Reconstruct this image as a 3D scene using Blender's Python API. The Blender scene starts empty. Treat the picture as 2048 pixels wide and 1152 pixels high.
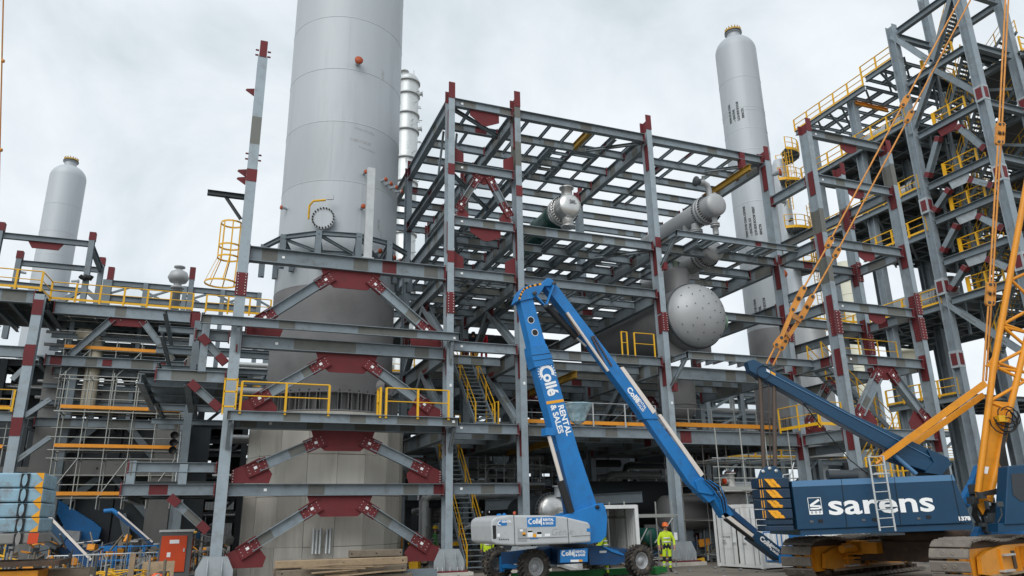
import bpy, math, random
from mathutils import Vector, Matrix
random.seed(7)
S = bpy.context.scene
COLL = S.collection
# ---------------------------------------------------------------- camera
# vanishing points of the verticals and of the steelwork's long direction give the view
FPX = 1485.57
EX = Vector((3926, 389, FPX)).normalized(); EZ = Vector((-90, -4765, FPX)).normalized()
EY = EZ.cross(EX).normalized()
if EY.z < 0: EY = -EY
RIGHT = Vector((EX.x, EY.x, EZ.x)); DOWN = Vector((EX.y, EY.y, EZ.y)); FWD = Vector((EX.z, EY.z, EZ.z))
EYE = Vector((0, 0, 2.05))
cam_d = bpy.data.cameras.new('camera'); cam = bpy.data.objects.new('camera', cam_d); COLL.objects.link(cam)
cam_d.sensor_width = 36; cam_d.lens = FPX / 2048 * 36; cam_d.clip_start = 0.1; cam_d.clip_end = 3000
U_ = -DOWN; B_ = -FWD
cam.matrix_world = Matrix(((RIGHT.x, U_.x, B_.x, EYE.x), (RIGHT.y, U_.y, B_.y, EYE.y), (RIGHT.z, U_.z, B_.z, EYE.z), (0, 0, 0, 1)))
S.camera = cam
# ---------------------------------------------------------------- sky and sun (overcast)
SUN_EL, SUN_AZ = math.radians(42), math.radians(-42)     # azimuth of the light's source seen from the site, from -Y towards +X
SUNV = Vector((math.sin(SUN_AZ) * math.cos(SUN_EL), -math.cos(SUN_AZ) * math.cos(SUN_EL), math.sin(SUN_EL)))
w = bpy.data.worlds.new('World'); S.world = w; w.use_nodes = True
nt = w.node_tree; nt.nodes.clear()
def nd(nt, t, **k):
    n = nt.nodes.new(t)
    for a, b in k.items():
        if a.startswith('i_'): n.inputs[a[2:].replace('_', ' ')].default_value = b
        else: setattr(n, a, b)
    return n
sky = nd(nt, 'ShaderNodeTexSky', sky_type='NISHITA', sun_disc=False, sun_elevation=SUN_EL, sun_rotation=math.atan2(SUNV.x, SUNV.y))
bg1 = nd(nt, 'ShaderNodeBackground'); bg1.inputs[1].default_value = 0.08
nt.links.new(sky.outputs[0], bg1.inputs[0])
tc = nd(nt, 'ShaderNodeTexCoord'); sep = nd(nt, 'ShaderNodeSeparateXYZ'); nt.links.new(tc.outputs['Generated'], sep.inputs[0])
zz = nd(nt, 'ShaderNodeMath', operation='ADD'); nt.links.new(sep.outputs[2], zz.inputs[0]); zz.inputs[1].default_value = 0.75
dx = nd(nt, 'ShaderNodeMath', operation='DIVIDE'); dy = nd(nt, 'ShaderNodeMath', operation='DIVIDE')
nt.links.new(sep.outputs[0], dx.inputs[0]); nt.links.new(zz.outputs[0], dx.inputs[1])
nt.links.new(sep.outputs[1], dy.inputs[0]); nt.links.new(zz.outputs[0], dy.inputs[1])
cmb = nd(nt, 'ShaderNodeCombineXYZ'); nt.links.new(dx.outputs[0], cmb.inputs[0]); nt.links.new(dy.outputs[0], cmb.inputs[1])
cn = nd(nt, 'ShaderNodeTexNoise'); cn.inputs['Scale'].default_value = 3.6; cn.inputs['Detail'].default_value = 7; cn.inputs['Roughness'].default_value = 0.55; cn.inputs['Distortion'].default_value = 0.35
nt.links.new(cmb.outputs[0], cn.inputs[0])
cr = nd(nt, 'ShaderNodeValToRGB')
e = cr.color_ramp.elements
e[0].position = 0.32; e[0].color = (0.50, 0.565, 0.61, 1)
e[1].position = 0.68; e[1].color = (0.83, 0.87, 0.90, 1)
m_ = e.new(0.5); m_.color = (0.68, 0.735, 0.775, 1)
nt.links.new(cn.outputs[0], cr.inputs[0])
bg2 = nd(nt, 'ShaderNodeBackground'); bg2.inputs[1].default_value = 1.0; nt.links.new(cr.outputs[0], bg2.inputs[0])
mx = nd(nt, 'ShaderNodeMixShader'); mx.inputs[0].default_value = 0.95
nt.links.new(bg1.outputs[0], mx.inputs[1]); nt.links.new(bg2.outputs[0], mx.inputs[2])
wo = nd(nt, 'ShaderNodeOutputWorld'); nt.links.new(mx.outputs[0], wo.inputs[0])
sun_d = bpy.data.lights.new('sun', 'SUN'); sun_d.energy = 1.5; sun_d.angle = math.radians(50); sun_d.color = (1, 0.985, 0.96)
sun = bpy.data.objects.new('sun', sun_d); COLL.objects.link(sun)
sun.rotation_euler = SUNV.to_track_quat('Z', 'Y').to_euler(); sun.location = (0, 0, 60)
S.view_settings.view_transform = 'Standard'; S.view_settings.look = 'None'; S.view_settings.exposure = 0.3; S.view_settings.gamma = 1.0
S.render.resolution_x = 1024; S.render.resolution_y = 576
S.render.engine = 'CYCLES'

# ---------------------------------------------------------------- helpers
def ray(u, v): return RIGHT * (u - 1024) + DOWN * (v - 576) + FWD * FPX     # direction through photo pixel u,v (2048 wide)
def onY(u, v, Y): d = ray(u, v); return EYE + d * (Y / d.y)
def onX(u, v, X): d = ray(u, v); return EYE + d * (X / d.x)
def onZ(u, v, Z): d = ray(u, v); return EYE + d * ((Z - EYE.z) / d.z)
def atd(u, v, d): return EYE + ray(u, v) * (d / FPX)
V = Vector
BASE = {}
def link(o, parent=None, M=None, label=None):
    COLL.objects.link(o)
    if parent is not None:
        b = BASE[parent.name]
        o.parent = parent
        o.matrix_parent_inverse = b.inverted()
    if M is not None: o.matrix_basis = M
    BASE[o.name] = M.copy() if (M is not None) else Matrix.Identity(4)
    return o
def tag(o, label, cat, group=None, kind=None):
    if label: o['label'] = label
    if cat: o['category'] = cat
    if group: o['group'] = group
    o['kind'] = kind or 'thing'
    return o
def thing(name, loc, label, cat, group=None):
    o = bpy.data.objects.new(name, None); o.empty_display_size = 0.3
    link(o, None, Matrix.Translation(V(loc)))
    return tag(o, label, cat, group)
def frame(p0, d, up):
    x = V(d).normalized(); y = V(up).cross(x)
    if y.length < 1e-5: y = V((0, 1, 0)).cross(x) if abs(x.y) < .9 else V((1, 0, 0)).cross(x)
    y.normalize(); z = x.cross(y)
    p = V(p0)
    return Matrix(((x.x, y.x, z.x, p.x), (x.y, y.y, z.y, p.y), (x.z, y.z, z.z, p.z), (0, 0, 0, 1)))
class MB:
    def __init__(s): s.v = []; s.f = []; s.m = []; s.sm = []
    def add(s, vs, fs, m=0, sm=False):
        n = len(s.v); s.v += [tuple(q) for q in vs]
        for f in fs: s.f.append(tuple(i + n for i in f)); s.m.append(m); s.sm.append(sm)
        return s
    def box(s, c, sz, M=None, m=0):
        a, b, d = sz[0] / 2, sz[1] / 2, sz[2] / 2
        vs = [V((x * a, y * b, z * d)) + V(c) for x in (-1, 1) for y in (-1, 1) for z in (-1, 1)]
        if M: vs = [M @ q for q in vs]
        return s.add(vs, [(0, 1, 3, 2), (4, 6, 7, 5), (0, 4, 5, 1), (2, 3, 7, 6), (0, 2, 6, 4), (1, 5, 7, 3)], m)
    def bar(s, p0, p1, w, h, up=(0, 0, 1), m=0):
        L = (V(p1) - V(p0)).length
        return s.box((L / 2, 0, 0), (L, w, h), frame(p0, V(p1) - V(p0), up), m)
    def prism(s, poly, t, M=None, m=0, t0=None):        # poly in XZ, thickness t along Y (centred)
        n = len(poly); a, b = (-t / 2, t / 2) if t0 is None else (t0, t0 + t)
        vs = [V((x, a, z)) for x, z in poly] + [V((x, b, z)) for x, z in poly]
        if M: vs = [M @ q for q in vs]
        fs = [tuple(range(n)), tuple(range(2 * n - 1, n - 1, -1))] + [(i, i + n, (i + 1) % n + n, (i + 1) % n) for i in range(n)]
        return s.add(vs, fs, m)
    def sect(s, poly, L, M=None, m=0):                  # poly in YZ extruded along X from 0 to L
        n = len(poly)
        vs = [V((0, y, z)) for y, z in poly] + [V((L, y, z)) for y, z in poly]
        if M: vs = [M @ q for q in vs]
        return s.add(vs, [(i, (i + 1) % n, (i + 1) % n + n, i + n) for i in range(n)] + [tuple(range(n - 1, -1, -1)), tuple(range(n, 2 * n))], m)
    def tube(s, p0, p1, r, n=8, m=0, r2=None, caps=True, sm=True):
        p0 = V(p0); p1 = V(p1); L = (p1 - p0).length
        if L < 1e-6: return s
        M = frame(p0, p1 - p0, (0, 0, 1)); r2 = r if r2 is None else r2
        vs = [M @ V((0, r * math.cos(2 * math.pi * i / n), r * math.sin(2 * math.pi * i / n))) for i in range(n)] + \
             [M @ V((L, r2 * math.cos(2 * math.pi * i / n), r2 * math.sin(2 * math.pi * i / n))) for i in range(n)]
        s.add(vs, [(i, (i + 1) % n, (i + 1) % n + n, i + n) for i in range(n)], m, sm)
        if caps: s.add(vs, [tuple(range(n - 1, -1, -1)), tuple(range(n, 2 * n))], m)
        return s
    def path(s, pts, r, n=6, m=0):
        pts = [V(p) for p in pts]; rings = []
        for i, p in enumerate(pts):
            d = (pts[min(i + 1, len(pts) - 1)] - pts[max(i - 1, 0)])
            M = frame(p, d, (0.13, 0.21, 0.97))
            rings.append([M @ V((0, r * math.cos(2 * math.pi * k / n), r * math.sin(2 * math.pi * k / n))) for k in range(n)])
        vs = [q for g in rings for q in g]; fs = []
        for i in range(len(pts) - 1):
            for k in range(n): fs.append((i * n + k, i * n + (k + 1) % n, (i + 1) * n + (k + 1) % n, (i + 1) * n + k))
        s.add(vs, fs, m, True)
        return s.add(vs, [tuple(range(n - 1, -1, -1)), tuple(range((len(pts) - 1) * n, len(pts) * n))], m)
    def lathe(s, prof, M=None, n=32, m=0, sm=True, a0=0, a1=2 * math.pi):   # prof: (r, z) about local Z
        full = abs(a1 - a0 - 2 * math.pi) < 1e-6; k = n if full else n + 1
        vs = []; fs = []
        for r, z in prof:
            for i in range(k):
                a = a0 + (a1 - a0) * i / n; q = V((r * math.cos(a), r * math.sin(a), z)); vs.append(M @ q if M else q)
        for j in range(len(prof) - 1):
            for i in range(n):
                i2 = (i + 1) % k
                fs.append((j * k + i, j * k + i2, (j + 1) * k + i2, (j + 1) * k + i))
        return s.add(vs, fs, m, sm)
    def mesh(s, name, mats):
        me = bpy.data.meshes.new(name); me.from_pydata(s.v, [], s.f)
        for mt in (mats if isinstance(mats, (list, tuple)) else [mats]): me.materials.append(mt)
        me.polygons.foreach_set('material_index', s.m); me.polygons.foreach_set('use_smooth', s.sm)
        me.update(); return me
    def obj(s, name, mats, parent=None, M=None):
        o = bpy.data.objects.new(name, s.mesh(name, mats)); return link(o, parent, M)
def inst(name, me, parent, M): return link(bpy.data.objects.new(name, me), parent, M)
def Isec(h, w, tf=None, tw=None):                       # top flange at z=0, hanging down
    tf = tf or max(.016, h * .045); tw = tw or max(.012, h * .03); a, b = w / 2, tw / 2
    return [(-a, -h), (a, -h), (a, -h + tf), (b, -h + tf), (b, -tf), (a, -tf), (a, 0), (-a, 0), (-a, -tf), (-b, -tf), (-b, -h + tf), (-a, -h + tf)]
def Csec(h, w, t=.02): return [(0, -h), (w, -h), (w, -h + t), (t, -h + t), (t, -t), (w, -t), (w, 0), (0, 0)]
def Lsec(a, t=.015): return [(0, -a), (t, -a), (t, -t), (a, -t), (a, 0), (0, 0)]
def Bsec(h, w): return [(-w / 2, -h), (w / 2, -h), (w / 2, 0), (-w / 2, 0)]
def cen(p, h): return [(y, z + h / 2) for y, z in p]
MC = {}
def member(name, parent, p0, p1, sec, mat, up=(0, 0, 1), key=None):
    p0 = V(p0); p1 = V(p1); L = round((p1 - p0).length, 3)
    k = (tuple(sec), L, mat.name)
    if k not in MC: MC[k] = MB().sect(sec, L).mesh(name, mat)
    return inst(name, MC[k], parent, frame(p0, p1 - p0, up))
def text_obj(name, body, M, size, mat, parent, bold=0.0, ext=0.004, align='LEFT', sx=1.0, shear=0.0, space=1.0):
    c = bpy.data.curves.new('txt', 'FONT'); c.body = body; c.size = size; c.offset = bold; c.extrude = ext; c.align_x = align; c.shear = shear; c.space_character = space
    c.resolution_u = 3
    o = bpy.data.objects.new('txt', c); COLL.objects.link(o)
    dg = bpy.context.evaluated_depsgraph_get(); me = bpy.data.meshes.new_from_object(o.evaluated_get(dg))
    bpy.data.objects.remove(o); bpy.data.curves.remove(c)
    me.name = name
    for v_ in me.vertices: v_.co.x *= sx
    me.materials.clear(); me.materials.append(mat)
    return inst(name, me, parent, M)
def face_frame(p, xdir, zdir):   # local X = reading direction, local Y = up, local Z = out of the face
    x = V(xdir).normalized(); y = V(zdir); y = (y - x * y.dot(x)).normalized(); z = x.cross(y); p = V(p)
    return Matrix(((x.x, y.x, z.x, p.x), (x.y, y.y, z.y, p.y), (x.z, y.z, z.z, p.z), (0, 0, 0, 1)))
# ---------------------------------------------------------------- materials
def material(name, col, rough=0.6, metal=0.0, var=0.12, scale=1.2, dirt=None, dirt_amt=0.35, dirt_scale=3.0, streak=False, bump=0.0, bscale=30, patch=None, spec=0.35, objrand=0.06, seams=None):
    m = bpy.data.materials.new(name); m.use_nodes = True; n = m.node_tree; n.nodes.clear()
    out = nd(n, 'ShaderNodeOutputMaterial'); p = nd(n, 'ShaderNodeBsdfPrincipled'); n.links.new(p.outputs[0], out.inputs[0])
    p.inputs['Roughness'].default_value = rough; p.inputs['Metallic'].default_value = metal; p.inputs['Specular IOR Level'].default_value = spec
    tc = nd(n, 'ShaderNodeTexCoord'); geo = nd(n, 'ShaderNodeNewGeometry'); oi = nd(n, 'ShaderNodeObjectInfo')
    vec = geo.outputs['Position']
    if streak:
        mp = nd(n, 'ShaderNodeMapping'); mp.inputs['Scale'].default_value = (1, 1, 0.12); n.links.new(vec, mp.inputs[0]); vec2 = mp.outputs[0]
    else: vec2 = vec
    na = nd(n, 'ShaderNodeTexNoise'); na.inputs['Scale'].default_value = scale; na.inputs['Detail'].default_value = 6; na.inputs['Roughness'].default_value = .6; n.links.new(vec2, na.inputs[0])
    # value = 1 + var*(noise-.5)*2 + objrand*(rand-.5)*2
    m1 = nd(n, 'ShaderNodeMath', operation='MULTIPLY_ADD'); n.links.new(na.outputs[0], m1.inputs[0]); m1.inputs[1].default_value = 3.2 * var; m1.inputs[2].default_value = 1 - 1.6 * var
    m2 = nd(n, 'ShaderNodeMath', operation='MULTIPLY_ADD'); n.links.new(oi.outputs['Random'], m2.inputs[0]); m2.inputs[1].default_value = 2 * objrand; m2.inputs[2].default_value = -objrand
    m3 = nd(n, 'ShaderNodeMath', operation='ADD'); n.links.new(m1.outputs[0], m3.inputs[0]); n.links.new(m2.outputs[0], m3.inputs[1])
    base = nd(n, 'ShaderNodeRGB'); base.outputs[0].default_value = (*col, 1); cur = base.outputs[0]
    if patch:
        sx = nd(n, 'ShaderNodeSeparateXYZ'); n.links.new(tc.outputs['Object'], sx.inputs[0])
        a = nd(n, 'ShaderNodeMath', operation='MULTIPLY_ADD'); n.links.new(oi.outputs['Random'], a.inputs[0]); a.inputs[1].default_value = 57.0; n.links.new(sx.outputs[0], a.inputs[2])
        fl = nd(n, 'ShaderNodeMath', operation='MULTIPLY'); n.links.new(a.outputs[0], fl.inputs[0]); fl.inputs[1].default_value = 1 / patch[0]
        f2 = nd(n, 'ShaderNodeMath', operation='FLOOR'); n.links.new(fl.outputs[0], f2.inputs[0])
        wn = nd(n, 'ShaderNodeTexWhiteNoise', noise_dimensions='1D'); n.links.new(f2.outputs[0], wn.inputs['W'])
        ay = nd(n, 'ShaderNodeMath', operation='ABSOLUTE'); n.links.new(sx.outputs[1], ay.inputs[0])
        wb = nd(n, 'ShaderNodeMath', operation='LESS_THAN'); n.links.new(ay.outputs[0], wb.inputs[0]); wb.inputs[1].default_value = .03 if len(patch) > 2 else 9
        for thr, pc in patch[1]:
            cmp0 = nd(n, 'ShaderNodeMath', operation='LESS_THAN'); n.links.new(wn.outputs['Value'], cmp0.inputs[0]); cmp0.inputs[1].default_value = thr
            cmpn = nd(n, 'ShaderNodeMath', operation='MULTIPLY'); n.links.new(cmp0.outputs[0], cmpn.inputs[0]); n.links.new(wb.outputs[0], cmpn.inputs[1])
            mixp = nd(n, 'ShaderNodeMix', data_type='RGBA'); n.links.new(cmpn.outputs[0], mixp.inputs[0]); n.links.new(cur, mixp.inputs[6]); mixp.inputs[7].default_value = (*pc, 1); cur = mixp.outputs[2]
    if dirt:
        nb = nd(n, 'ShaderNodeTexNoise'); nb.inputs['Scale'].default_value = dirt_scale; nb.inputs['Detail'].default_value = 8; nb.inputs['Roughness'].default_value = .68; n.links.new(vec2, nb.inputs[0])
        rp = nd(n, 'ShaderNodeMapRange'); n.links.new(nb.outputs[0], rp.inputs[0]); rp.inputs[1].default_value = .5; rp.inputs[2].default_value = .72; rp.inputs[3].default_value = 0; rp.inputs[4].default_value = dirt_amt
        mixd = nd(n, 'ShaderNodeMix', data_type='RGBA'); n.links.new(rp.outputs[0], mixd.inputs[0]); n.links.new(cur, mixd.inputs[6]); mixd.inputs[7].default_value = (*dirt, 1); cur = mixd.outputs[2]
    hs = nd(n, 'ShaderNodeVectorMath', operation='SCALE'); n.links.new(cur, hs.inputs[0]); n.links.new(m3.outputs[0], hs.inputs['Scale'])
    n.links.new(hs.outputs[0], p.inputs['Base Color'])
    rr = nd(n, 'ShaderNodeMath', operation='MULTIPLY_ADD'); n.links.new(na.outputs[0], rr.inputs[0]); rr.inputs[1].default_value = .25; rr.inputs[2].default_value = rough - .12; n.links.new(rr.outputs[0], p.inputs['Roughness'])
    if bump:
        nc = nd(n, 'ShaderNodeTexNoise'); nc.inputs['Scale'].default_value = bscale; nc.inputs['Detail'].default_value = 5; n.links.new(vec, nc.inputs[0])
        bp = nd(n, 'ShaderNodeBump'); bp.inputs['Strength'].default_value = bump; bp.inputs['Distance'].default_value = .02; n.links.new(nc.outputs[0], bp.inputs['Height']); n.links.new(bp.outputs[0], p.inputs['Normal'])
    return m
OLIVE = (.155, .16, .145); REDP = (.15, .024, .028)
MAT = {}
MAT['steel'] = material('steel_new', (.235, .28, .308), .55, .15, .16, 1.6, (.11, .095, .08), .5, 2.6, objrand=.16, patch=(.62, [(.26, OLIVE), (.02, REDP)], 1))
MAT['colsteel'] = material('steel_column', (.30, .355, .39), .5, .12, .13, 1.2, (.15, .135, .115), .45, 2.2, objrand=.08, patch=(1.3, [(.10, OLIVE)]))
MAT['basesteel'] = material('steel_base', (.38, .42, .445), .55, .1, .10, 1.2, (.13, .11, .09), .45, 2.5)
MAT['oldsteel'] = material('steel_weathered', (.185, .225, .25), .6, .1, .18, 1.5, (.16, .11, .07), .35, 2.4)
MAT['oldcol'] = material('weathered_column', (.26, .31, .345), .55, .1, .14, 1.0, (.13, .10, .075), .45, 1.8)
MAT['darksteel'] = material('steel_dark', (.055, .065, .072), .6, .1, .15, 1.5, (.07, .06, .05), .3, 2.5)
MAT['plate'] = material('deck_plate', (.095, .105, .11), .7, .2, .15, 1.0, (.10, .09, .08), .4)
MAT['red'] = material('red_primer', REDP, .7, 0, .18, 2.0, (.075, .03, .03), .5)
MAT['bolt'] = material('bolt_zinc', (.62, .63, .62), .45, .4, .05)
MAT['white'] = material('white_paint', (.78, .79, .78), .5, 0, .05, 2.0, (.35, .30, .24), .25, 2.5, streak=True)
MAT['tagw'] = material('white_tag', (.86, .87, .87), .5, 0, .02)
MAT['yellow'] = material('yellow_paint', (.78, .43, .018), .45, 0, .08, 3.0, (.35, .2, .05), .25)
MAT['orange'] = material('orange_board', (.78, .30, .025), .55, 0, .10, 2.0, (.3, .16, .05), .3)
MAT['galv'] = material('galvanised', (.52, .54, .54), .42, .45, .10, 4.0, (.3, .3, .29), .3)
MAT['scaf'] = material('scaffold_tube', (.36, .37, .35), .5, .4, .15, 3.0, (.30, .26, .12), .45, 1.5)
MAT['tower'] = material('silver_paint', (.44, .475, .50), .5, .12, .10, .55, (.27, .29, .30), .38, 1.1, streak=True, objrand=.055)
MAT['primer'] = material('grey_primer', (.255, .25, .252), .55, .1, .06, .8, (.14, .14, .145), .35, 1.0, objrand=.02)
MAT['vessel'] = material('grey_vessel_paint', (.36, .37, .375), .45, .2, .06, 1.0, (.25, .25, .25), .2)
MAT['inox'] = material('stainless', (.60, .60, .585), .30, .75, .06, 2.0)
MAT['greenx'] = material('dark_green_paint', (.012, .07, .055), .35, 0, .15, 2.0)
MAT['conc'] = material('concrete', (.62, .59, .53), .9, 0, .16, .9, (.30, .28, .245), .55, 1.3, streak=True, bump=.25, bscale=25, objrand=.13)
MAT['concd'] = material('concrete_grey', (.25, .25, .24), .85, 0, .12, .8, (.14, .14, .135), .5, 1.2, streak=True, bump=.2)
MAT['liftblue'] = material('lift_blue', (.014, .185, .50), .45, 0, .16, 1.2, (.03, .09, .19), .5, 3.0, spec=.45)
MAT['liftdark'] = material('lift_chassis_blue', (.012, .06, .16), .5, 0, .2, 2.5, (.05, .045, .04), .5, 3.0)
MAT['hood'] = material('grey_hood', (.46, .485, .50), .42, 0, .05, 1.5, (.22, .20, .18), .3, 3.0)
MAT['craneblue'] = material('crane_blue', (.007, .05, .11), .38, 0, .14, 1.0, (.02, .04, .06), .45, 1.8, spec=.45)
MAT['cwblue'] = material('counterweight_navy', (.012, .035, .07), .5, 0, .2, 2.0, (.05, .045, .04), .4, 3.0)
MAT['cranelight'] = material('crane_light_blue', (.10, .22, .38), .4, 0, .06)
MAT['craneyel'] = material('crane_yellow', (.68, .265, .016), .45, 0, .12, 1.6, (.26, .12, .03), .4, 2.6)
MAT['pendant'] = material('pendant_orange', (.62, .26, .05), .5, .1, .14, 3.0, (.25, .13, .05), .5, 4.0)
MAT['shoe'] = material('track_steel', (.20, .175, .15), .7, .35, .25, 4.0, (.30, .26, .21), .5, 5.0, bump=.4)
MAT['grime'] = material('greasy_brown', (.075, .05, .036), .7, .1, .3, 5.0, (.16, .09, .04), .5, 6.0, bump=.4)
MAT['black'] = material('black_rubber', (.018, .018, .019), .6, 0, .2, 3.0)
MAT['tyre'] = material('dusty_tyre', (.045, .042, .039), .85, 0, .3, 6.0, (.22, .175, .13), .75, 5.0, bump=.5)
MAT['rim'] = material('grey_rim', (.36, .37, .38), .5, .2, .12, 4.0)
MAT['chrome'] = material('chrome_rod', (.80, .79, .77), .18, .9, .03)
MAT['cream'] = material('boom_wear_strip', (.72, .66, .60), .5, 0, .05)
MAT['rope'] = material('wire_rope', (.10, .075, .062), .6, .3, .15, 8.0)
MAT['hiv'] = material('hi_vis_yellow', (.55, .72, .03), .7, 0, .10, 6.0)
MAT['navy'] = material('navy_cloth', (.012, .016, .03), .85, 0, .2, 6.0)
MAT['refl'] = material('reflective_tape', (.62, .63, .62), .4, .2, .05)
MAT['skin'] = material('skin', (.42, .22, .15), .6, 0, .05)
MAT['helmet'] = material('orange_helmet', (.80, .16, .03), .35, 0, .04)
MAT['whelmet'] = material('white_helmet', (.8, .8, .78), .35, 0, .04)
MAT['yhelmet'] = material('yellow_helmet', (.8, .5, .03), .35, 0, .04)
MAT['redsuit'] = material('red_coverall', (.55, .02, .035), .8, 0, .10, 6.0)
MAT['hivorange'] = material('hi_vis_orange', (.85, .16, .06), .75, 0, .1, 5.0)
MAT['timber'] = material('sawn_timber', (.34, .25, .16), .85, 0, .2, 3.0, (.13, .10, .07), .6, 4.0, bump=.3)
MAT['timberd'] = material('weathered_timber', (.20, .165, .125), .9, 0, .25, 3.0, (.08, .07, .055), .6, 4.0, bump=.3)
MAT['rustblue'] = material('rusty_pale_blue', (.25, .40, .49), .6, 0, .12, 1.5, (.17, .085, .045), .95, 2.3, bump=.2)
MAT['redcab'] = material('cabinet_red', (.60, .07, .018), .5, 0, .08, 2.0)
MAT['greybox'] = material('cabinet_grey', (.11, .115, .12), .6, 0, .1)
MAT['green'] = material('green_paint', (.02, .16, .04), .6, 0, .2, 3.0, (.03, .05, .03), .4)
MAT['dullyel'] = material('dull_yellow', (.40, .24, .035), .6, 0, .2, 3.0)
MAT['capor'] = material('orange_cap', (.42, .085, .03), .55, 0, .1)
MAT['mark'] = material('dark_marking', (.09, .095, .10), .6, 0, .1)
MAT['glass'] = material('cab_glass', (.015, .02, .026), .08, 0, .05, spec=.6)
MAT['corr'] = material('container_paint', (.76, .77, .76), .5, 0, .06, 1.5, (.30, .22, .15), .35, 2.2, streak=True)
MAT['hazy'] = material('hazard_yellow', (.80, .36, .02), .5, 0, .1)
MAT['ivory'] = material('ivory_cladding', (.55, .54, .44), .5, .1, .06)
MAT['plastic'] = material('clear_wrap', (.34, .50, .56), .18, .1, .45, 5.0, (.75, .8, .82), .8, 4.0, bump=1.0, bscale=9, spec=.7)
# ================================================================ ground
def ground_mat():
    m = material('site_ground', (.20, .178, .15), .9, 0, .25, .35, (.10, .088, .075), .7, .8, bump=.6, bscale=6)
    return m
g = MB()
N = 24
xs = [-1200, -300, -90] + [-60 + i * 6 for i in range(24)] + [110, 300, 1200]
ys = [-200, -40, 5] + [15 + i * 4 for i in range(14)] + [90, 200, 500, 1600]
for j, y in enumerate(ys):
    for i, x in enumerate(xs):
        g.v.append((x, y, (random.uniform(-.05, .0) if 12 < y < 60 and abs(x) < 60 else 0)))
for j in range(len(ys) - 1):
    for i in range(len(xs) - 1):
        k = j * len(xs) + i; g.f.append((k, k + 1, k + 1 + len(xs), k + len(xs))); g.m.append(0); g.sm.append(True)
o = g.obj('ground', ground_mat()); o['kind'] = 'structure'
b = MB()
for i in range(260):
    x = random.uniform(-9, 26); y = random.uniform(23, 34); r = random.uniform(.02, .07)
    M = Matrix.Translation((x, y, r * .3)) @ Matrix.Rotation(random.random() * 6, 4, 'Z') @ Matrix.Rotation(random.random(), 4, 'X')
    b.box((0, 0, 0), (r * 2, r * 1.4, r), M)
o = b.obj('loose_stones', MAT['concd']); tag(o, 'loose stones and rubble scattered over the dirt ground', 'stones', kind='stuff')

# ================================================================ main steel frame
Y0, Y1, Y2 = 30.27, 38.5, 46.7
XA, XB, XC, XD, XE = .37, 9.0, 12.37, 19.9, 27.58
ST, CS, RD = MAT['steel'], MAT['colsteel'], MAT['red']
HCOL = cen(Isec(.6, .30, .034, .022), .6)
fr = thing('steel_structure', (XB, Y0, 0), 'large open grey steel frame with red primed joints around the big silver column', 'steel frame')
boltmesh = {}
def bolts(parent, pts, M, r=.02, name='bolt_group'):
    b = MB()
    for x, z in pts: b.tube((x, 0, z), (x, -.03, z), r, 6)
    return b.obj(name, MAT['bolt'], parent, M)
def splice(col, x, y, z, h=.95, w=.34, front=True):
    """bolted red cover plates on a column's front flange and web"""
    p = MB().box((0, 0, 0), (w, .05, h)).obj('splice_plate', RD, col, Matrix.Translation((x, y - .325, z)))
    pts = [(sx * w * .32, -h / 2 + h * (i + .5) / 8) for i in range(8) for sx in (-1, 1)]
    bolts(p, pts, Matrix.Translation((x, y - .352, z)))
    for s in (-1, 1):
        q = MB().box((0, 0, 0), (.03, .40, h * .95)).obj('splice_plate', RD, col, Matrix.Translation((x + s * .036, y, z - .05)))
        bolts(q, [(sx * .12, -h / 2 + h * (i + .5) / 8) for i in range(8) for sx in (-1, 1)], Matrix.Translation((x + s * .051, y, z - .05)) @ Matrix.Rotation(math.pi / 2 * -s, 4, 'Z'))
def webplate(col, x, y, z, h):
    for s in (-1, 1):
        MB().box((0, 0, 0), (.02, .46, h)).obj('web_plate', RD, col, Matrix.Translation((x + s * .035, y, z)))
def redcap(col, x, y, z0, z1, pad=.006, step=True):
    b = MB().box((0, -.30, (z0 + z1) / 2), (.312, .05, z1 - z0)).box((0, 0, (z0 + z1) / 2 - .12), (.04, .52, z1 - z0 - .24)).box((0, .30, (z0 + z1) / 2 - .1), (.312, .05, z1 - z0 - .2))
    return b.obj('primed_column_head', RD, col, Matrix.Translation((x, y, 0)))
def colbase(parent, x, y, wide=1.25, h=.8, plinth=True, ph=.18):
    c = thing_part = MB()
    t = [(-wide / 2, 0), (wide / 2, 0), (wide / 2, .34), (wide / 2 - .22, h), (-wide / 2 + .22, h), (-wide / 2, .34)]
    c.prism(t, .03, Matrix.Translation((0, -.36, ph)))
    c.prism(t, .03, Matrix.Translation((0, .36, ph)))
    for sx in (-.24, .24):
        c.prism([(-.52, 0), (.52, 0), (.52, .3), (.36, h - .04), (-.36, h - .04), (-.52, .3)], .03, Matrix.Translation((sx, 0, ph)) @ Matrix.Rotation(math.pi / 2, 4, 'Z'))
    o = c.obj('column_base', MAT['basesteel'], parent, Matrix.Translation((x, y, 0)))
    MB().box((0, 0, ph - .03), (wide + .15, 1.2, .055)).obj('base_plate', RD, o, Matrix.Translation((x, y, 0)))
    MB().box((0, 0, (ph - .06) / 2 - .05), (wide + .5, 1.5, ph + .04)).obj('plinth', MAT['conc'], o, Matrix.Translation((x, y, 0)))
    b = MB()
    for sx in (-.5, -.3, 0, .3, .5):
        b.tube((sx, -.48, ph), (sx, -.48, ph + .14), .028, 6)
    b.obj('anchor_bolts', MAT['bolt'], o, Matrix.Translation((x, y, 0)))
COLS = {}
def column(par, n, x, y, z0, z1, cap=None, sec=HCOL, up=(0, 1, 0), mat=None):
    c = member('column', par, (x, y, z0), (x, y, z1), sec, mat or CS, up); COLS[n] = c
    if cap: redcap(c, x, y, z1, z1 + cap)
    return c
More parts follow.
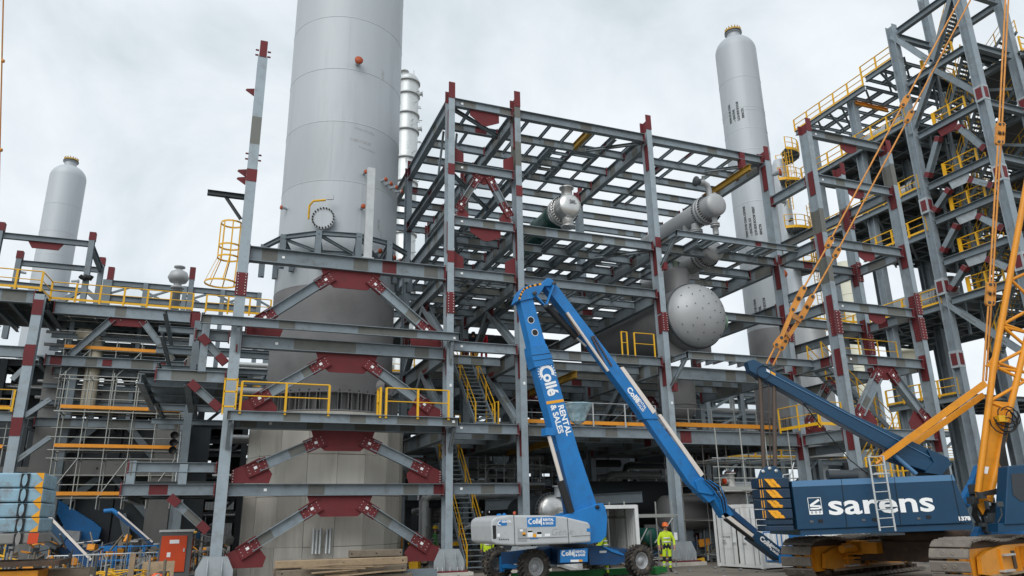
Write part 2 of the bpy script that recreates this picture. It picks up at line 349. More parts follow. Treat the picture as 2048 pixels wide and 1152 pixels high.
for n, x, zt in (('A', XA, 21.6), ('B', XB, 21.35), ('C', XC, 21.55), ('D', XD, 21.7), ('E', XE, 21.2)):
    c = column(fr, n, x, Y0, .75, zt, .85 if n != 'A' else .8, sec=(cen(Isec(.6, .40, .04, .03), .6) if n == 'A' else HCOL))
    colbase(fr, x, Y0)
    splice(c, x, Y0, 11.15, w=.44 if n == 'A' else .34)
    for z in {'A': (15.9,), 'B': (17.6, 13.3), 'C': (17.0,), 'D': (15.3,), 'E': (18.6, 15.2, 9.2)}[n]:
        MB().box((0, 0, 0), (.42 if n == 'A' else .315, .03, .55)).obj('primer_band', RD, c, Matrix.Translation((x, Y0 - .302, z)))
    for z in (20.2, 14.4, 12.2, 8.6, 5.2):
        if not (n == 'A' and z > 13): webplate(c, x, Y0, z, 1.5 if z > 13 else 1.1)
    # hatched lifting eye and white tags
    MB().box((0, 0, 0), (.09, .02, .12)).obj('tag_plate', MAT['tagw'], c, Matrix.Translation((x + .03, Y0 - .312, random.uniform(6.5, 9))))
for n, x, y, zt in (('A2', XA, Y1, 12.2), ('B2', XB, Y1, 21.2), ('C2', XC, Y1, 21.5), ('D2', XD, Y1, 21.3), ('E2', XE, Y1, 15.3), ('B3', XB, Y2, 21.2), ('C3', XC, Y2, 21.2), ('D3', XD, Y2, 21.2), ('E3', XE, Y2, 12)):
    c = column(fr, n, x, y, 0, zt, .75)
    if y == Y1: splice(c, x, y, 11.15)
# --- beams
def beam(par, p0, p1, h, w=None, mat=None, name='beam', ends=True, clear=.02):
    p0 = V(p0); p1 = V(p1); d = (p1 - p0).normalized(); p0 = p0 + d * clear; p1 = p1 - d * clear
    o = member(name, par, p0, p1, Isec(h, w or h * .6), mat or ST)
    if ends:
        for p, s in ((p0, 1), (p1, -1)):
            MB().box((.02 * s, 0, -h / 2), (.05, (w or h * .6) * .98, h * 1.0 + .1)).obj('end_plate', RD, o, frame(p, d, (0, 0, 1)))
    return o
def tags(par, p, n=1):
    for i in range(n):
        MB().box((0, 0, 0), (.11, .012, .10)).obj('tag_plate', MAT['tagw'], par, Matrix.Translation(p))
def xbeam(x0, x1, y, z, h, par=None, **k): return beam(par or fr, (x0 + .16, y, z), (x1 - .16, y, z), h, **k)
def ybeam(x, y0, y1, z, h, par=None, **k): return beam(par or fr, (x, y0 + .32, z), (x, y1 - .32, z), h, **k)
for z, h in ((12.85, .62), (9.15, .5), (5.98, .45), (3.5, .44)):
    o = xbeam(XA, XB, Y0, z, h, w=.36); tags(o, (1.9, Y0 - .03, z - h * .5))
for z in (21.5, 18.1, 15.37, 12.85, 9.5, 5.98, 3.5): o = xbeam(XB, XC, Y0, z, .42, w=.26); tags(o, (XB + .6, Y0 - .03, z - .2))
for z, h in ((21.5, .45), (15.37, .45), (12.82, .42), (9.4, .42), (5.98, .46)): xbeam(XC, XD, Y0, z, h, w=.28)
for z, h in ((21.5, .45), (15.37, .45), (12.0, .4), (9.0, .6), (5.95, .64)): xbeam(XD, XE, Y0, z, h, w=.32)
for x in (XB, XC, XD, XE):
    for z, h in ((21.5, .74), (15.37, .74), (12.85, .62), (9.4, .72), (5.98, .66)):
        ybeam(x, Y0, Y1, z, h, w=.3)
        if x != XE or z < 16: ybeam(x, Y1, Y2, z, h, w=.3)
    if x in (XB, XC): ybeam(x, Y0, Y1, 18.1, .5, w=.3)
for z in (12.85, 9.15, 5.98): ybeam(XA, Y0, Y1, z, .5, w=.3)
rowsY = (32.4, 34.45, 36.4, 38.5)
for y in rowsY:
    for a, b_ in ((XB, XC), (XC, XD), (XD, XE)):
        xbeam(a, b_, y, 21.46, .42, w=.24); xbeam(a, b_, y, 15.33, .42, w=.24)
        if a != XD: xbeam(a, b_, y, 12.8, .36, w=.2, ends=False)
        xbeam(a, b_, y, 9.36, .4, w=.22, ends=False); xbeam(a, b_, y, 5.93, .4, w=.22, ends=False)
for y in (40.6, 42.6, 44.6, 46.7):
    for a, b_ in ((XB, XC), (XC, XD), (XD, XE)):
        for z in (21.46, 15.33, 9.36): xbeam(a, b_, y, z, .42, w=.24, ends=(z > 20))
# joists (short beams running into the depth)
J = Isec(.17, .11)
def joists(xs, y0, y1, z, sec=J, name='joist', mat=None):
    for x in xs: member(name, fr, (x, y0 + .13, z), (x, y1 - .13, z), sec, mat or ST)
cd = [XC + 1.25 * i + .9 for i in range(6)]; de = [XD + 1.28 * i + .75 for i in range(6)]
joists([XB + 1.15, XB + 2.3] + cd + de, Y0, 32.4, 21.44)
joists([XB + 1.7] + cd[::2] + [cd[1]] + de[::2], 32.4, 34.45, 21.42)
joists([XB + 1.7] + cd[1:5] , 34.45, 36.4, 21.42)
joists([cd[1], cd[3], de[2]], 36.4, 38.5, 21.42)
for ya, yb in ((Y0, 32.4), (32.4, 34.45), (34.45, 36.4), (36.4, 38.5), (38.5, 40.6), (42.6, 44.6)):
    joists([XB + .9, XB + 1.7, XB + 2.5] + cd[(0 if ya < 36 else 1)::(1 if ya < 36 else 2)] + de[::2], ya, yb, 15.3)
    joists([XB + 1.1, XB + 2.2] + cd[::2], ya, yb, 12.78) if ya < 38 else None
# heavy inner pairs below the exchangers
for x, y0, y1 in ((14.6, Y0, 38.5), (16.1, Y0, 38.5), (21.6, 28.8, 38.5), (23.4, 28.8, 38.5)):
    member('beam', fr, (x, y0 + .2, 15.36), (x, y1, 15.36), Isec(.36, .26), ST)
for x, y0, y1, z in ((15.4, 32.4, 38.4, 21.44), (16.7, 32.4, 36.3, 21.44), (18.2, 30.5, 34.4, 21.44), (22.4, 32.4, 38.4, 21.44), (17.9, Y0, 38.4, 15.34), (13.5, Y0, 38.4, 12.8), (17.2, Y0, 38.4, 12.8), (10.6, Y0, 38.4, 12.8)):
    member('beam', fr, (x, y0 + .15, z), (x, y1, z), Isec(.32, .24), ST)
for x0_, x1_, y, z in ((15.4, 16.7, 33.2, 21.3), (15.4, 16.7, 33.9, 21.3), (16.7, 18.2, 33.0, 21.3), (15.4, 16.7, 35.2, 21.3), (XB + .2, XC - .2, 31.4, 12.7), (XB + .2, XC - .2, 33.3, 12.7), (XB + .2, XC - .2, 31.4, 15.2), (XB + .2, XC - .2, 33.3, 15.2), (17.9, XD - .2, 31.4, 15.2), (17.9, XD - .2, 33.4, 15.2)):
    member('joist', fr, (x0_, y, z), (x1_, y, z), J, ST)
for za, zb_ in ((18.0, 21.0),):
    member('hanger_angle', fr, (XB + .1, 33.0, za), (XB + .3, 32.6, zb_), Lsec(.12), ST, up=(0, 1, 0)); member('hanger_angle', fr, (XB + .8, 33.0, za), (XB + 1.0, 32.6, zb_), Lsec(.12), ST, up=(0, 1, 0))
# horizontal bracing angles
for (xa, ya, xb, yb, z) in ((XB + .3, Y0 + .3, XC - .2, 32.3, 21.1), (XD - 2.6, Y0 + 2, XD - .2, Y0 + .3, 21.15), (XE - 2.6, Y0 + 2, XE - .2, Y0 + .3, 21.15), (XD - 2.4, Y0 + 2, XD - .2, Y0 + .3, 15.0), (XB + .2, Y0 + .2, XC - .2, Y1 - .3, 14.95), (XC, Y0, XD, Y1, 12.4), (XD, Y0, XE, Y1, 9.0), (XB, Y0 + .2, XC, 34.4, 17.8)):
    member('brace', fr, (xa, ya, z), (xb, yb, z), cen(Isec(.16, .16), .16), ST)
# vertical bracing in depth between rows (seen between B and C)
for x, za, zb in ((XB, 6.0, 9.0), (XB, 9.5, 12.3), (XC, 9.5, 12.3), (XC, 6.1, 9.0), (XD, 6.1, 9.0), (XA, 6.0, 9.0), (XA, 9.2, 12.3)):
    ym = (Y0 + Y1) / 2
    member('brace', fr, (x, Y0 + .5, za + .1), (x, ym, zb - .2), cen(Isec(.3, .3), .3), ST, up=(1, 0, 0))
    member('brace', fr, (x, Y1 - .5, za + .1), (x, ym, zb - .2), cen(Isec(.3, .3), .3), ST, up=(1, 0, 0))
    MB().prism([(-.7, 0), (.7, 0), (.45, -.55), (-.45, -.55)], .03, Matrix.Translation((x, ym, zb)) @ Matrix.Rotation(math.pi / 2, 4, 'Z')).obj('gusset_plate', RD, fr)
# --- chevron bracing with red gussets
def chevron(par, xl, xr, y, ztop, zbot, sec=.40, gw=1.4, gh=.75, footw=.95, steel=None, fs=1.0):
    steel = steel or ST; xm = (xl + xr) / 2
    hw = gw * .5
    gp = MB().prism([(-hw - .25, 0), (hw + .25, 0), (hw + .1, -gh * .55), (hw - .3, -gh), (-hw + .3, -gh), (-hw - .1, -gh * .55)], .035, Matrix.Translation((xm, y, ztop))).obj('gusset_plate', RD, par)
    for s, xf in ((-1, xl), (1, xr)):
        a = V((xm + s * (hw + .0), y, ztop - gh * .58)); f = V((xf - s * .22, y, zbot + .22))
        d = (f - a).normalized(); a2 = a + d * .15; f2 = f - d * footw
        m = member('brace', par, a2, f2, cen(Isec(sec, .30, .028, .018), sec), steel, up=(0, 1, 0) if False else d.cross(V((0, 1, 0))))
        for q, sg in ((a2, 1), (f2, -1)):                     # bolted claws at the ends
            cl = MB().box((0, -.02, 0), (.78, .03, sec + .1)).box((0, -.02, sec / 2 + .03), (.80, .16, .03)).box((0, -.02, -sec / 2 - .03), (.80, .16, .03))
            M = frame(q - d * sg * .05 + V((0, -.02, 0)), d, d.cross(V((0, 1, 0))))
            # make local Y face the viewer
            c = cl.obj('bolted_claw', RD, m, M)
            b = MB()
            for i in range(4):
                for j in (-1, 0, 1):
                    for sd in (-1, 1): b.tube((-.3 + .2 * i, sd * .05, j * .13), (-.3 + .2 * i, sd * .02, j * .13), .015, 5)
            b.obj('bolt_group', MAT['bolt'], c, M)
            MB().box((sg * -.05, 0, 0), (.12, .09, .1)).obj('tag_plate', MAT['tagw'], c, M)
        fg = MB().prism([(x_ * fs, z_ * fs) for x_, z_ in ((0, 0), (-s * 1.35, 0), (-s * 1.45, .35), (-s * .95, .95), (-s * .55, .72), (0, .48))], .035, Matrix.Translation((xf - s * .17, y, zbot))).obj('gusset_plate', RD, par)
        bolts(fg, [(xf - s * .22, zbot + .05 + .1 * i) for i in range(5)], Matrix.Translation((0, y - .02, 0)))
for zt, zb in ((12.23, 9.18), (8.65, 6.02), (5.53, 3.52), (3.06, .55)): chevron(fr, XA + .12, XB - .1, Y0, zt, zb, gw=2.0, gh=.78)
# chevron in the narrow bay
chevron(fr, XB + .12, XC - .12, Y0, 17.68, 15.4, sec=.3, gw=.7, gh=.5, footw=.55, fs=.45)
for z, hh in ((21.08, .75), (14.95, .6)):
    MB().prism([(-.75, 0), (.75, 0), (.75, -hh * .62), (.12, -hh), (-.12, -hh), (-.75, -hh * .4)], .03, Matrix.Translation((10.75, Y0, z))).obj('gusset_plate', RD, fr)
for x, s in ((XB + .16, 1), (XC - .16, -1)):
    for z in (18.1, 12.86):
        MB().prism([(0, 0), (s * .52, 0), (s * .52, .55), (0, .85)], .03, Matrix.Translation((x, Y0, z))).obj('gusset_plate', RD, fr)
# --- outer beams in front of the A-B bay
ob = member('beam', fr, (-.95, 29.7, 9.72), (9.3, 29.7, 9.72), Csec(.36, -.14), ST); tags(ob, (9.1, 29.68, 9.5))
pb = member('beam', fr, (.3, 29.28, 6.06), (9.15, 29.28, 6.06), Csec(.36, -.14), ST); tags(pb, (8.95, 29.26, 5.9))
for x in (.42, 9.0):
    for z, yy in ((5.7, 29.3), (9.36, 29.7)):
        member('knee_brace', fr, (x, yy, z - .02), (x, Y0 - .32, z - .95), cen(Isec(.14, .14), .14), ST)
        member('bracket', fr, (x, yy - .05, z + .02), (x, Y0 - .3, z + .02), Isec(.2, .12), ST)
dk = MB()
for i in range(12): dk.box((.75 + i * .72 + .0, 29.75, 6.03), (.70, .82, .03))
dk.obj('deck_grating', MAT['plate'], fr)
for i in range(5): member('joist', fr, (.9 + 1.9 * i, 29.72, 9.66), (.9 + 1.9 * i, Y0 - .1, 9.66), J, ST)
# --- stubs on column A and the left wing of small beams
a = COLS['A']
member('bracket', fr, (XA - .2, Y0, 15.1), (-1.25, Y0, 15.1), Isec(.2, .2), MAT['darksteel']); member('knee_brace', fr, (XA - .25, Y0, 14.0), (-.55, Y0, 14.92), cen(Isec(.12, .12), .12), MAT['darksteel'])
for z in (19.95, 16.1, 15.75):
    MB().prism([(0, .12), (-.32, .05), (-.36, -.02), (0, -.25)], .04, Matrix.Translation((XA - .21, Y0 - .1, z))).obj('cleat', RD, a)
for s in (-1, 1):
    for z in (21.95, 21.7, 16.9, 16.65): MB().box((s * .25, -.1, 0), (.14, .06, .05)).obj('cleat', RD, a, Matrix.Translation((XA, Y0 - .1, z)))
wing = [((-3.0, Y0, 3.5), (XA - .22, Y0, 3.5), .40), ((-2.85, Y0, 4.25), (XA - .22, Y0, 4.25), .34), ((-2.35, Y0, 7.65), (XA - .22, Y0, 7.65), .42), ((-1.15, Y0 + .2, 9.3), (XA - .22, Y0 + .2, 9.3), .4)]
for p, q, h in wing: beam(fr, p, q, h, .24)
for x, za, zb in ((-2.7, 3.5, 4.3), (-.75, 7.6, 9.6), (-1.0, 3.45, 4.2)): member('post', fr, (x, Y0 + .05, za), (x, Y0 + .05, zb), cen(Isec(.28, .28), .28), ST, up=(0, 1, 0))
for p, q in (((-1.35, Y0, 3.05), (XA - .35, Y0, 1.85)), ((-1.1, Y0, 7.2), (XA - .35, Y0, 6.25)), ((-.9, Y0, 9.0), (XA - .3, Y0, 8.0))):
    m = member('brace', fr, p, q, cen(Isec(.28, .24), .28), ST, up=(0.5, 0, 1))
    d = (V(q) - V(p)).normalized()
    for e_, sg in ((p, 1), (q, -1)): MB().box((.2 * sg, 0, 0), (.42, .25, .30)).obj('bolted_claw', RD, m, frame(e_, d, (.5, 0, 1)))
for y in (32.2, 34.4, 36.8):
    for z in (3.5, 7.65): beam(fr, (-2.9, y, z), (XA - .2, y, z), .34, .22, ends=False)
for x in (-2.8, -1.2):
    for z in (3.3, 7.45): member('beam', fr, (x, Y0, z), (x, 38, z), Isec(.36, .24), ST)
chevron(fr, XD + .12, XE - .12, Y1, 9.0, 6.05, sec=.36, gw=.9, gh=.6, fs=.8)
chevron(fr, XC + .12, XD - .12, Y1, 9.0, 6.05, sec=.36, gw=.9, gh=.6, fs=.8)
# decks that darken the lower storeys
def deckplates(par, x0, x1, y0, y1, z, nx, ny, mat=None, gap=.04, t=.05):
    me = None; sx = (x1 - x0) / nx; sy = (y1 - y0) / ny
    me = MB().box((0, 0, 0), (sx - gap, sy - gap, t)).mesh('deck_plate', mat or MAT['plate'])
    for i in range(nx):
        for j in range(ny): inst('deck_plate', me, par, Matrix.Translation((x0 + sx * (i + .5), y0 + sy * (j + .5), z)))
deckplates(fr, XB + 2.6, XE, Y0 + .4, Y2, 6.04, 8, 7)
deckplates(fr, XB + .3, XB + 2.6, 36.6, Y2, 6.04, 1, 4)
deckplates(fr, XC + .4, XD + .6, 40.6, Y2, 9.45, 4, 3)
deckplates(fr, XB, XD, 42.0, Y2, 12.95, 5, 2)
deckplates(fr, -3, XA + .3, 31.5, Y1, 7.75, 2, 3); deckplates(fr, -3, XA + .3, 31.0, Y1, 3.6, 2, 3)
# cantilever platforms in front of D-E
for z, h in ((15.5, .32), (9.42, .36)):
    member('beam', fr, (XD + .2, 28.72, z), (XE + .2, 28.72, z), Csec(h, -.14), ST)
    for x in (XD + .25, XD + 2.3, XD + 4.2, XE - 1.6): member('bracket', fr, (x, 28.74, z - .03), (x, Y0 - .1, z - .03), Isec(.24, .16), ST)
    joists([XD + .9 + .95 * i for i in range(7)], 28.72 - .1, Y0 + .1, z - .02)
    member('knee_brace', fr, (XD + .3, 28.95, z - .3), (XD + .05, Y0 - .3, z - 1.5), cen(Isec(.15, .15), .15), ST)
    for x in (XD + .3,): MB().box((0, 0, 0), (.2, .24, .4)).obj('cleat', RD, fr, Matrix.Translation((x - .12, Y0 - .42, z - 1.5)))
    MB().box((0, 0, 0), (.34, .02, h - .08)).obj('cleat', RD, fr, Matrix.Translation((XD + 5.2, 28.70, z - h / 2)))
xbeam(XD, XE, Y0 - .001 + 2.13, 15.33, .5, w=.28)
# yellow lifting beams hung below the roof steel
def mono(x, y0, y1, z, h=.36):
    member('monorail_beam', fr, (x, y0, z), (x, y1, z), Isec(h, .2), MAT['dullyel'])
mono(16.6, Y0 + .15, 32.3, 21.42); mono(26.0, 29.6, 34.0, 20.5, .34)
MB().box((0, 0, 0), (.3, .3, .95)).obj('hanger', RD, fr, Matrix.Translation((26.0, Y0, 21.0)))
mono(16.0, 32.0, 38, 8.9, .34); mono(14.6, 31, 38, 5.6, .28)

# --- guard rails: the rail runs are one part, each post its own sub-part
def railing(par, pts, h=1.1, post=1.5, mat=None, toe=True, r=.024, name='guard_rail', pr=.03, mid=True, ends=True):
    mat = mat or MAT['yellow']; b = MB(); posts = []
    pts = [V(p) for p in pts]
    for p, q in zip(pts[:-1], pts[1:]):
        up = V((0, 0, 1)); b.tube(p + up * h, q + up * h, r, 6)
        if mid: b.tube(p + up * h * .52, q + up * h * .52, r * .8, 6)
        if toe: b.bar(p + up * .09, q + up * .09, .02, .14)
        L = (q - p).length; n = max(1, round(L / post))
        posts += [p.lerp(q, i / n) for i in range(n + 1)]
    rl = b.obj(name, mat, par)
    me = MB().box((0, 0, h / 2 - .05), (pr * 2, pr * 1.6, h + .1)).mesh('post', mat)
    seen = []
    for q in posts:
        if any((q - s_).length < .1 for s_ in seen): continue
        seen.append(q); inst('post', me, rl, Matrix.Translation(q))
    return rl
yr = 29.22
railing(fr, [(.72, yr, 6.05), (3.92, yr, 6.05)], post=1.6, toe=False, pr=.042, r=.03)
railing(fr, [(5.92, yr, 6.05), (5.92, Y0 - .5, 6.05)], post=1.1, toe=False, pr=.042, r=.03)
railing(fr, [(6.15, yr, 6.05), (8.72, yr, 6.05)], post=1.3, toe=False, pr=.042, r=.03)
gt = MB()
for p, q in (((.12, yr, 5.9), (.12, yr, 7.25)), ((.55, yr, 6.1), (.55, yr, 7.25)), ((.12, yr, 7.2), (.55, yr, 7.2)), ((.12, yr, 6.2), (.55, yr, 6.2)), ((.12, yr, 6.75), (.55, yr, 6.75))): gt.bar(p, q, .06, .09, (0, 1, 0))
gt.obj('ladder_gate', MAT['yellow'], fr)
railing(fr, [(XD - 1.6, Y0, 9.45), (XD - .5, Y0, 9.45)], post=1.1, toe=False); railing(fr, [(XD - 2.3, Y0, 9.45), (XD - 2.0, Y0, 9.45)], post=.3, toe=False)
railing(fr, [(XB + .4, Y2 + .3, 9.45), (XE, Y2 + .3, 9.45)], post=2.2)
railing(fr, [(XC + .4, Y0 + .5, 6.05), (XD - .4, Y0 + .5, 6.05)], post=1.8, mat=MAT['galv'], toe=False, r=.02)
MB().bar((XC + .4, Y0 + .62, 6.25), (XD - .4, Y0 + .62, 6.25), .03, .16).obj('toe_board', MAT['orange'], fr)
MB().bar((XD + .5, Y0 + .9, 6.35), (XE - .6, Y0 + .9, 6.35), .03, .2).obj('toe_board', MAT['orange'], fr)
railing(fr, [(XD + .4, Y0 + 1.0, 6.05), (XE - .4, Y0 + 1.0, 6.05)], post=1.5, mat=MAT['scaf'], toe=False, r=.02)
# --- stairs (each tread a part of its stair)
def stair(par, p0, p1, width, side, n, mat=None, rail=True, railmat=None, rp=1.6, tm=None):
    """flight from p0 (bottom) to p1 (top); side = unit vector across the flight"""
    p0 = V(p0); p1 = V(p1); s = V(side) * width; mat = mat or MAT['steel']
    b = MB()
    for q in (V((0, 0, 0)), s): b.bar(p0 + q, p1 + q, .04, .24)
    st = b.obj('stair', mat, par)
    run = V((p1.x - p0.x, p1.y - p0.y, 0)).normalized()
    me = MB().bar((0, 0, 0), s, .23, .035).mesh('tread', tm or mat)
    for i in range(n):
        inst('tread', me, st, Matrix.Translation(p0.lerp(p1, (i + .5) / n)))
    if rail:
        up = V((0, 0, 1)); r = MB(); rm = railmat or MAT['yellow']
        for q in (V((0, 0, 0)), s):
            r.tube(p0 + q + up * 1.0, p1 + q + up * 1.0, .026, 6); r.tube(p0 + q + up * .55, p1 + q + up * .55, .02, 6)
            L = (p1 - p0).length; k = max(2, round(L / rp))
            for i in range(k + 1): w_ = p0.lerp(p1, i / k) + q; r.bar(w_, w_ + up * 1.02, .055, .055, (0, 1, 0))
        r.obj('handrail', rm, st)
    return st
stair(fr, (10.0, 30.75, .1), (10.0, 36.0, 5.95), .95, (1, 0, 0), 27)
stair(fr, (10.55, 31.2, 6.05), (10.55, 34.6, 9.5), .9, (1, 0, 0), 16)
railing(fr, [(XB + .5, 35.2, 9.45), (XC - .4, 35.2, 9.45)], post=.8)
railing(fr, [(9.6, 36.2, 6.05), (11.4, 36.2, 6.05)], post=.6); railing(fr, [(11.7, 31.4, 6.05), (11.7, 33, 6.05)], post=.8)
# caged ladder left of column A
lx, ly = -.28, Y0 + .5
ld = MB()
for s in (-.22, .22): ld.bar((lx + .55, ly + s, 9.4), (lx + .55, ly + s, 14.9), .05, .05)
for i in range(18): ld.tube((lx + .55, ly - .22, 9.6 + .3 * i), (lx + .55, ly + .22, 9.6 + .3 * i), .014, 5)
L_ = ld.obj('ladder', MAT['galv'], fr)
cg = MB()
def hoop(z, rx, ry):
    pts = [(lx + .5 - rx + rx * math.cos(a) if True else 0, ly + ry * math.sin(a), z) for a in [math.pi * .12 + (2 * math.pi - .24 * math.pi) * i / 14 for i in range(15)]]
    for p, q in zip(pts[:-1], pts[1:]): cg.bar(p, q, .02, .07)
hoop(13.95, .42, .42); hoop(12.95, .42, .42); hoop(12.45, .43, .43); hoop(11.35, .62, .62)
for i in range(7):
    a = math.pi * .2 + (2 * math.pi - .4 * math.pi) * i / 6
    cg.bar((lx + .08 + .42 * math.cos(a), ly + .42 * math.sin(a), 12.45), (lx + .08 + .42 * math.cos(a), ly + .42 * math.sin(a), 13.95), .05, .015)
    cg.bar((lx + .08 + .42 * math.cos(a), ly + .42 * math.sin(a), 12.45), (lx - .12 + .62 * math.cos(a), ly + .62 * math.sin(a), 11.35), .05, .015)
cg.obj('ladder_cage', MAT['yellow'], L_)
# ================================================================ big silver column on its concrete pedestal
TX, TY, TR = 4.72, 35.0, 2.82
def rot_to(p, axis): return frame(p, axis, (0, 0, 1)) @ Matrix.Rotation(math.pi / 2, 4, 'Y')      # local Z along axis
def dome(r, n=8, k=.5): return [(r * math.cos(math.pi / 2 * i / n), r * k * math.sin(math.pi / 2 * i / n)) for i in range(n + 1)]
def nozzle(par, p, d, r, L, mat, cap=None, name='nozzle', fl=1.6, n=12):
    M = rot_to(p, d)
    o = MB().lathe([(r, 0), (r, L - .06), (r * fl, L - .06), (r * fl, L), (0, L)], M, n).obj(name, mat, par)
    if cap: MB().lathe([(r * fl * .98, 0), (r * fl * 1.08, 0), (r * fl * 1.08, .05), (0, .05)], M @ Matrix.Translation((0, 0, L + .002)), n).obj('cap', cap, o)
    return o
tw = thing('distillation_column', (TX, TY, 6.4), 'giant silver vertical column rising out of the photo behind red gussets', 'column')
TM = Matrix.Translation((TX, TY, 0))
for za, zb_ in zip((12.2, 14.6, 17.3, 20.4, 23.3, 26.3, 29.4), (14.6, 17.3, 20.4, 23.3, 26.3, 29.4, 36)): MB().lathe([(TR, za), (TR, zb_)], TM, 96).obj('shell_course', MAT['tower'], tw)
MB().lathe([(TR, 36), (TR * .93, 37.1), (TR * .7, 38), (TR * .3, 38.5), (0, 38.6)], TM, 96).obj('top_head', MAT['tower'], tw)
MB().lathe([(TR, 7.35), (TR, 12.2)], TM, 96).obj('skirt', MAT['primer'], tw)
for z in (14.6, 17.3, 20.4, 23.3, 26.3, 29.4): MB().lathe([(TR + .001, z - .03), (TR + .012, z - .012), (TR + .012, z + .012), (TR + .001, z + .03)], TM, 96).obj('weld_seam', MAT['tower'], tw)
for z in (9.4, 12.2): MB().lathe([(TR + .001, z - .025), (TR + .012, z), (TR + .001, z + .025)], TM, 96).obj('weld_seam', MAT['primer'], tw)
# longitudinal seams and scuffs
def on_shell(a, z, r=TR): return V((TX + r * math.cos(a), TY + r * math.sin(a), z))
for a, z0, z1 in ((-1.35, 14.6, 17.3), (-1.9, 17.3, 20.4), (-1.1, 20.4, 23.3), (-1.7, 23.3, 26.3)):
    MB().bar(on_shell(a, z0, TR + .003), on_shell(a, z1, TR + .003), .03, .014, (math.cos(a), math.sin(a), 0)).obj('weld_seam', MAT['tower'], tw)
# base ring with gusset chairs
rg = MB().lathe([(TR, 6.62), (TR + .32, 6.62), (TR + .32, 6.56), (TR, 6.56)], TM, 64).lathe([(TR, 7.4), (TR + .3, 7.4), (TR + .3, 7.34), (TR, 7.34)], TM, 64).lathe([(TR - .02, 6.5), (TR - .02, 7.4)], TM, 64).obj('base_ring', MAT['primer'], tw)
cm = MB().box((.16, .07, .37), (.3, .025, .72)).box((.16, -.07, .37), (.3, .025, .72)).mesh('bolt_chair', MAT['primer'])
bm_ = MB().tube((.17, 0, 0), (.17, 0, .88), .03, 6).mesh('anchor_bolt', MAT['darksteel'])
for i in range(44):
    a = 2 * math.pi * i / 44
    if math.sin(a) > .45: continue
    M = Matrix.Translation((TX + TR * math.cos(a), TY + TR * math.sin(a), 6.62)) @ Matrix.Rotation(a, 4, 'Z')
    c = inst('bolt_chair', cm, tw, M); inst('anchor_bolt', bm_, c, M)
# nozzles with orange caps
def toward(u, v):                 # point and normal on the shell under a photo position
    d = ray(u, v).normalized(); ox = EYE.x - TX; oy = EYE.y - TY
    A = d.x ** 2 + d.y ** 2; B2 = ox * d.x + oy * d.y; C2 = ox * ox + oy * oy - TR * TR
    t = (-B2 - math.sqrt(max(B2 * B2 - A * C2, 0))) / A; p = EYE + d * t
    return p, V((p.x - TX, p.y - TY, 0)).normalized()
for u, v_, r, L in ((715, 128, .12, .35), (727, 348, .06, .3), (763, 362, .06, .3), (772, 370, .06, .32), (781, 377, .06, .34), (791, 384, .06, .34), (574, 418, .06, .3), (722, 417, .07, .3), (752, 505, .07, .3), (766, 511, .07, .32), (777, 517, .07, .34), (787, 522, .06, .34)):
    p, nn = toward(u, v_); nozzle(tw, p - nn * .03, nn, r, L, MAT['tower'], MAT['capor'])
# manway with its ring of bolts and the davit
p, nn = toward(650, 442)
M = rot_to(p - nn * .05, nn)
mw = MB().lathe([(.42, 0), (.42, .30), (.53, .30), (.53, .40), (0, .40)], M, 28, sm=False).obj('manway', MAT['tower'], tw)
b = MB()
for i in range(22):
    a = 2 * math.pi * i / 22; b.tube(M @ V((.48 * math.cos(a), .48 * math.sin(a), .40)), M @ V((.48 * math.cos(a), .48 * math.sin(a), .47)), .04, 6)
b.obj('bolts', MAT['black'], mw)
side = V((-nn.y, nn.x, 0)); c0 = p + nn * .5
MB().path([c0 - side * .62 + V((0, 0, -.1)), c0 - side * .62 + V((0, 0, .55)), c0 - side * .45 + V((0, 0, .78)), c0 + side * .1 + V((0, 0, .82))], .05, 8).obj('davit_arm', MAT['yellow'], mw)
MB().box((0, 0, 0), (.3, .08, .22), face_frame(c0 + side * .3 + V((0, 0, .95)), side, (0, 0, 1)) @ Matrix.Rotation(math.pi / 2, 4, 'X')).obj('name_plate', MAT['hood'], mw)
# access sleeve low on the skirt
p, nn = toward(762, 776)
MB().lathe([(.38, -.1), (.38, .42), (.33, .42), (.33, -.4)], rot_to(p, nn), 24).obj('access_sleeve', MAT['primer'], tw)
MB().lathe([(0, 0), (.33, 0)], rot_to(p + nn * .01, nn), 24).obj('access_opening', MAT['black'], tw)
# scuff marks left by strapping: thin paint patches lying on the shell
for u, v_, w_, h_ in ((766, 150, .16, .55), (730, 262, 1.0, .12), (722, 283, 1.05, .14), (735, 300, .9, .10), (757, 450, .12, .55), (762, 468, .1, .4)):
    p, nn = toward(u, v_); sd = V((-nn.y, nn.x, 0)); k = 6; bb = MB()
    a0 = math.atan2(nn.y, nn.x); vs = []
    for i in range(k + 1):
        aa = a0 + (i / k - .5) * w_ / TR; jz = random.uniform(-.03, .03) + (i / k - .5) * -.12
        vs += [on_shell(aa, p.z - h_ / 2 + jz, TR + .004), on_shell(aa, p.z + h_ / 2 + jz * .5, TR + .004)]
    bb.add(vs, [(2 * i, 2 * i + 2, 2 * i + 3, 2 * i + 1) for i in range(k)], 0, True)
    bb.obj('scuff_mark', material('scuffed_paint', (.37, .385, .40), .55, .2, .3, 6.0) if 'scuffed_paint' not in bpy.data.materials else bpy.data.materials['scuffed_paint'], tw)
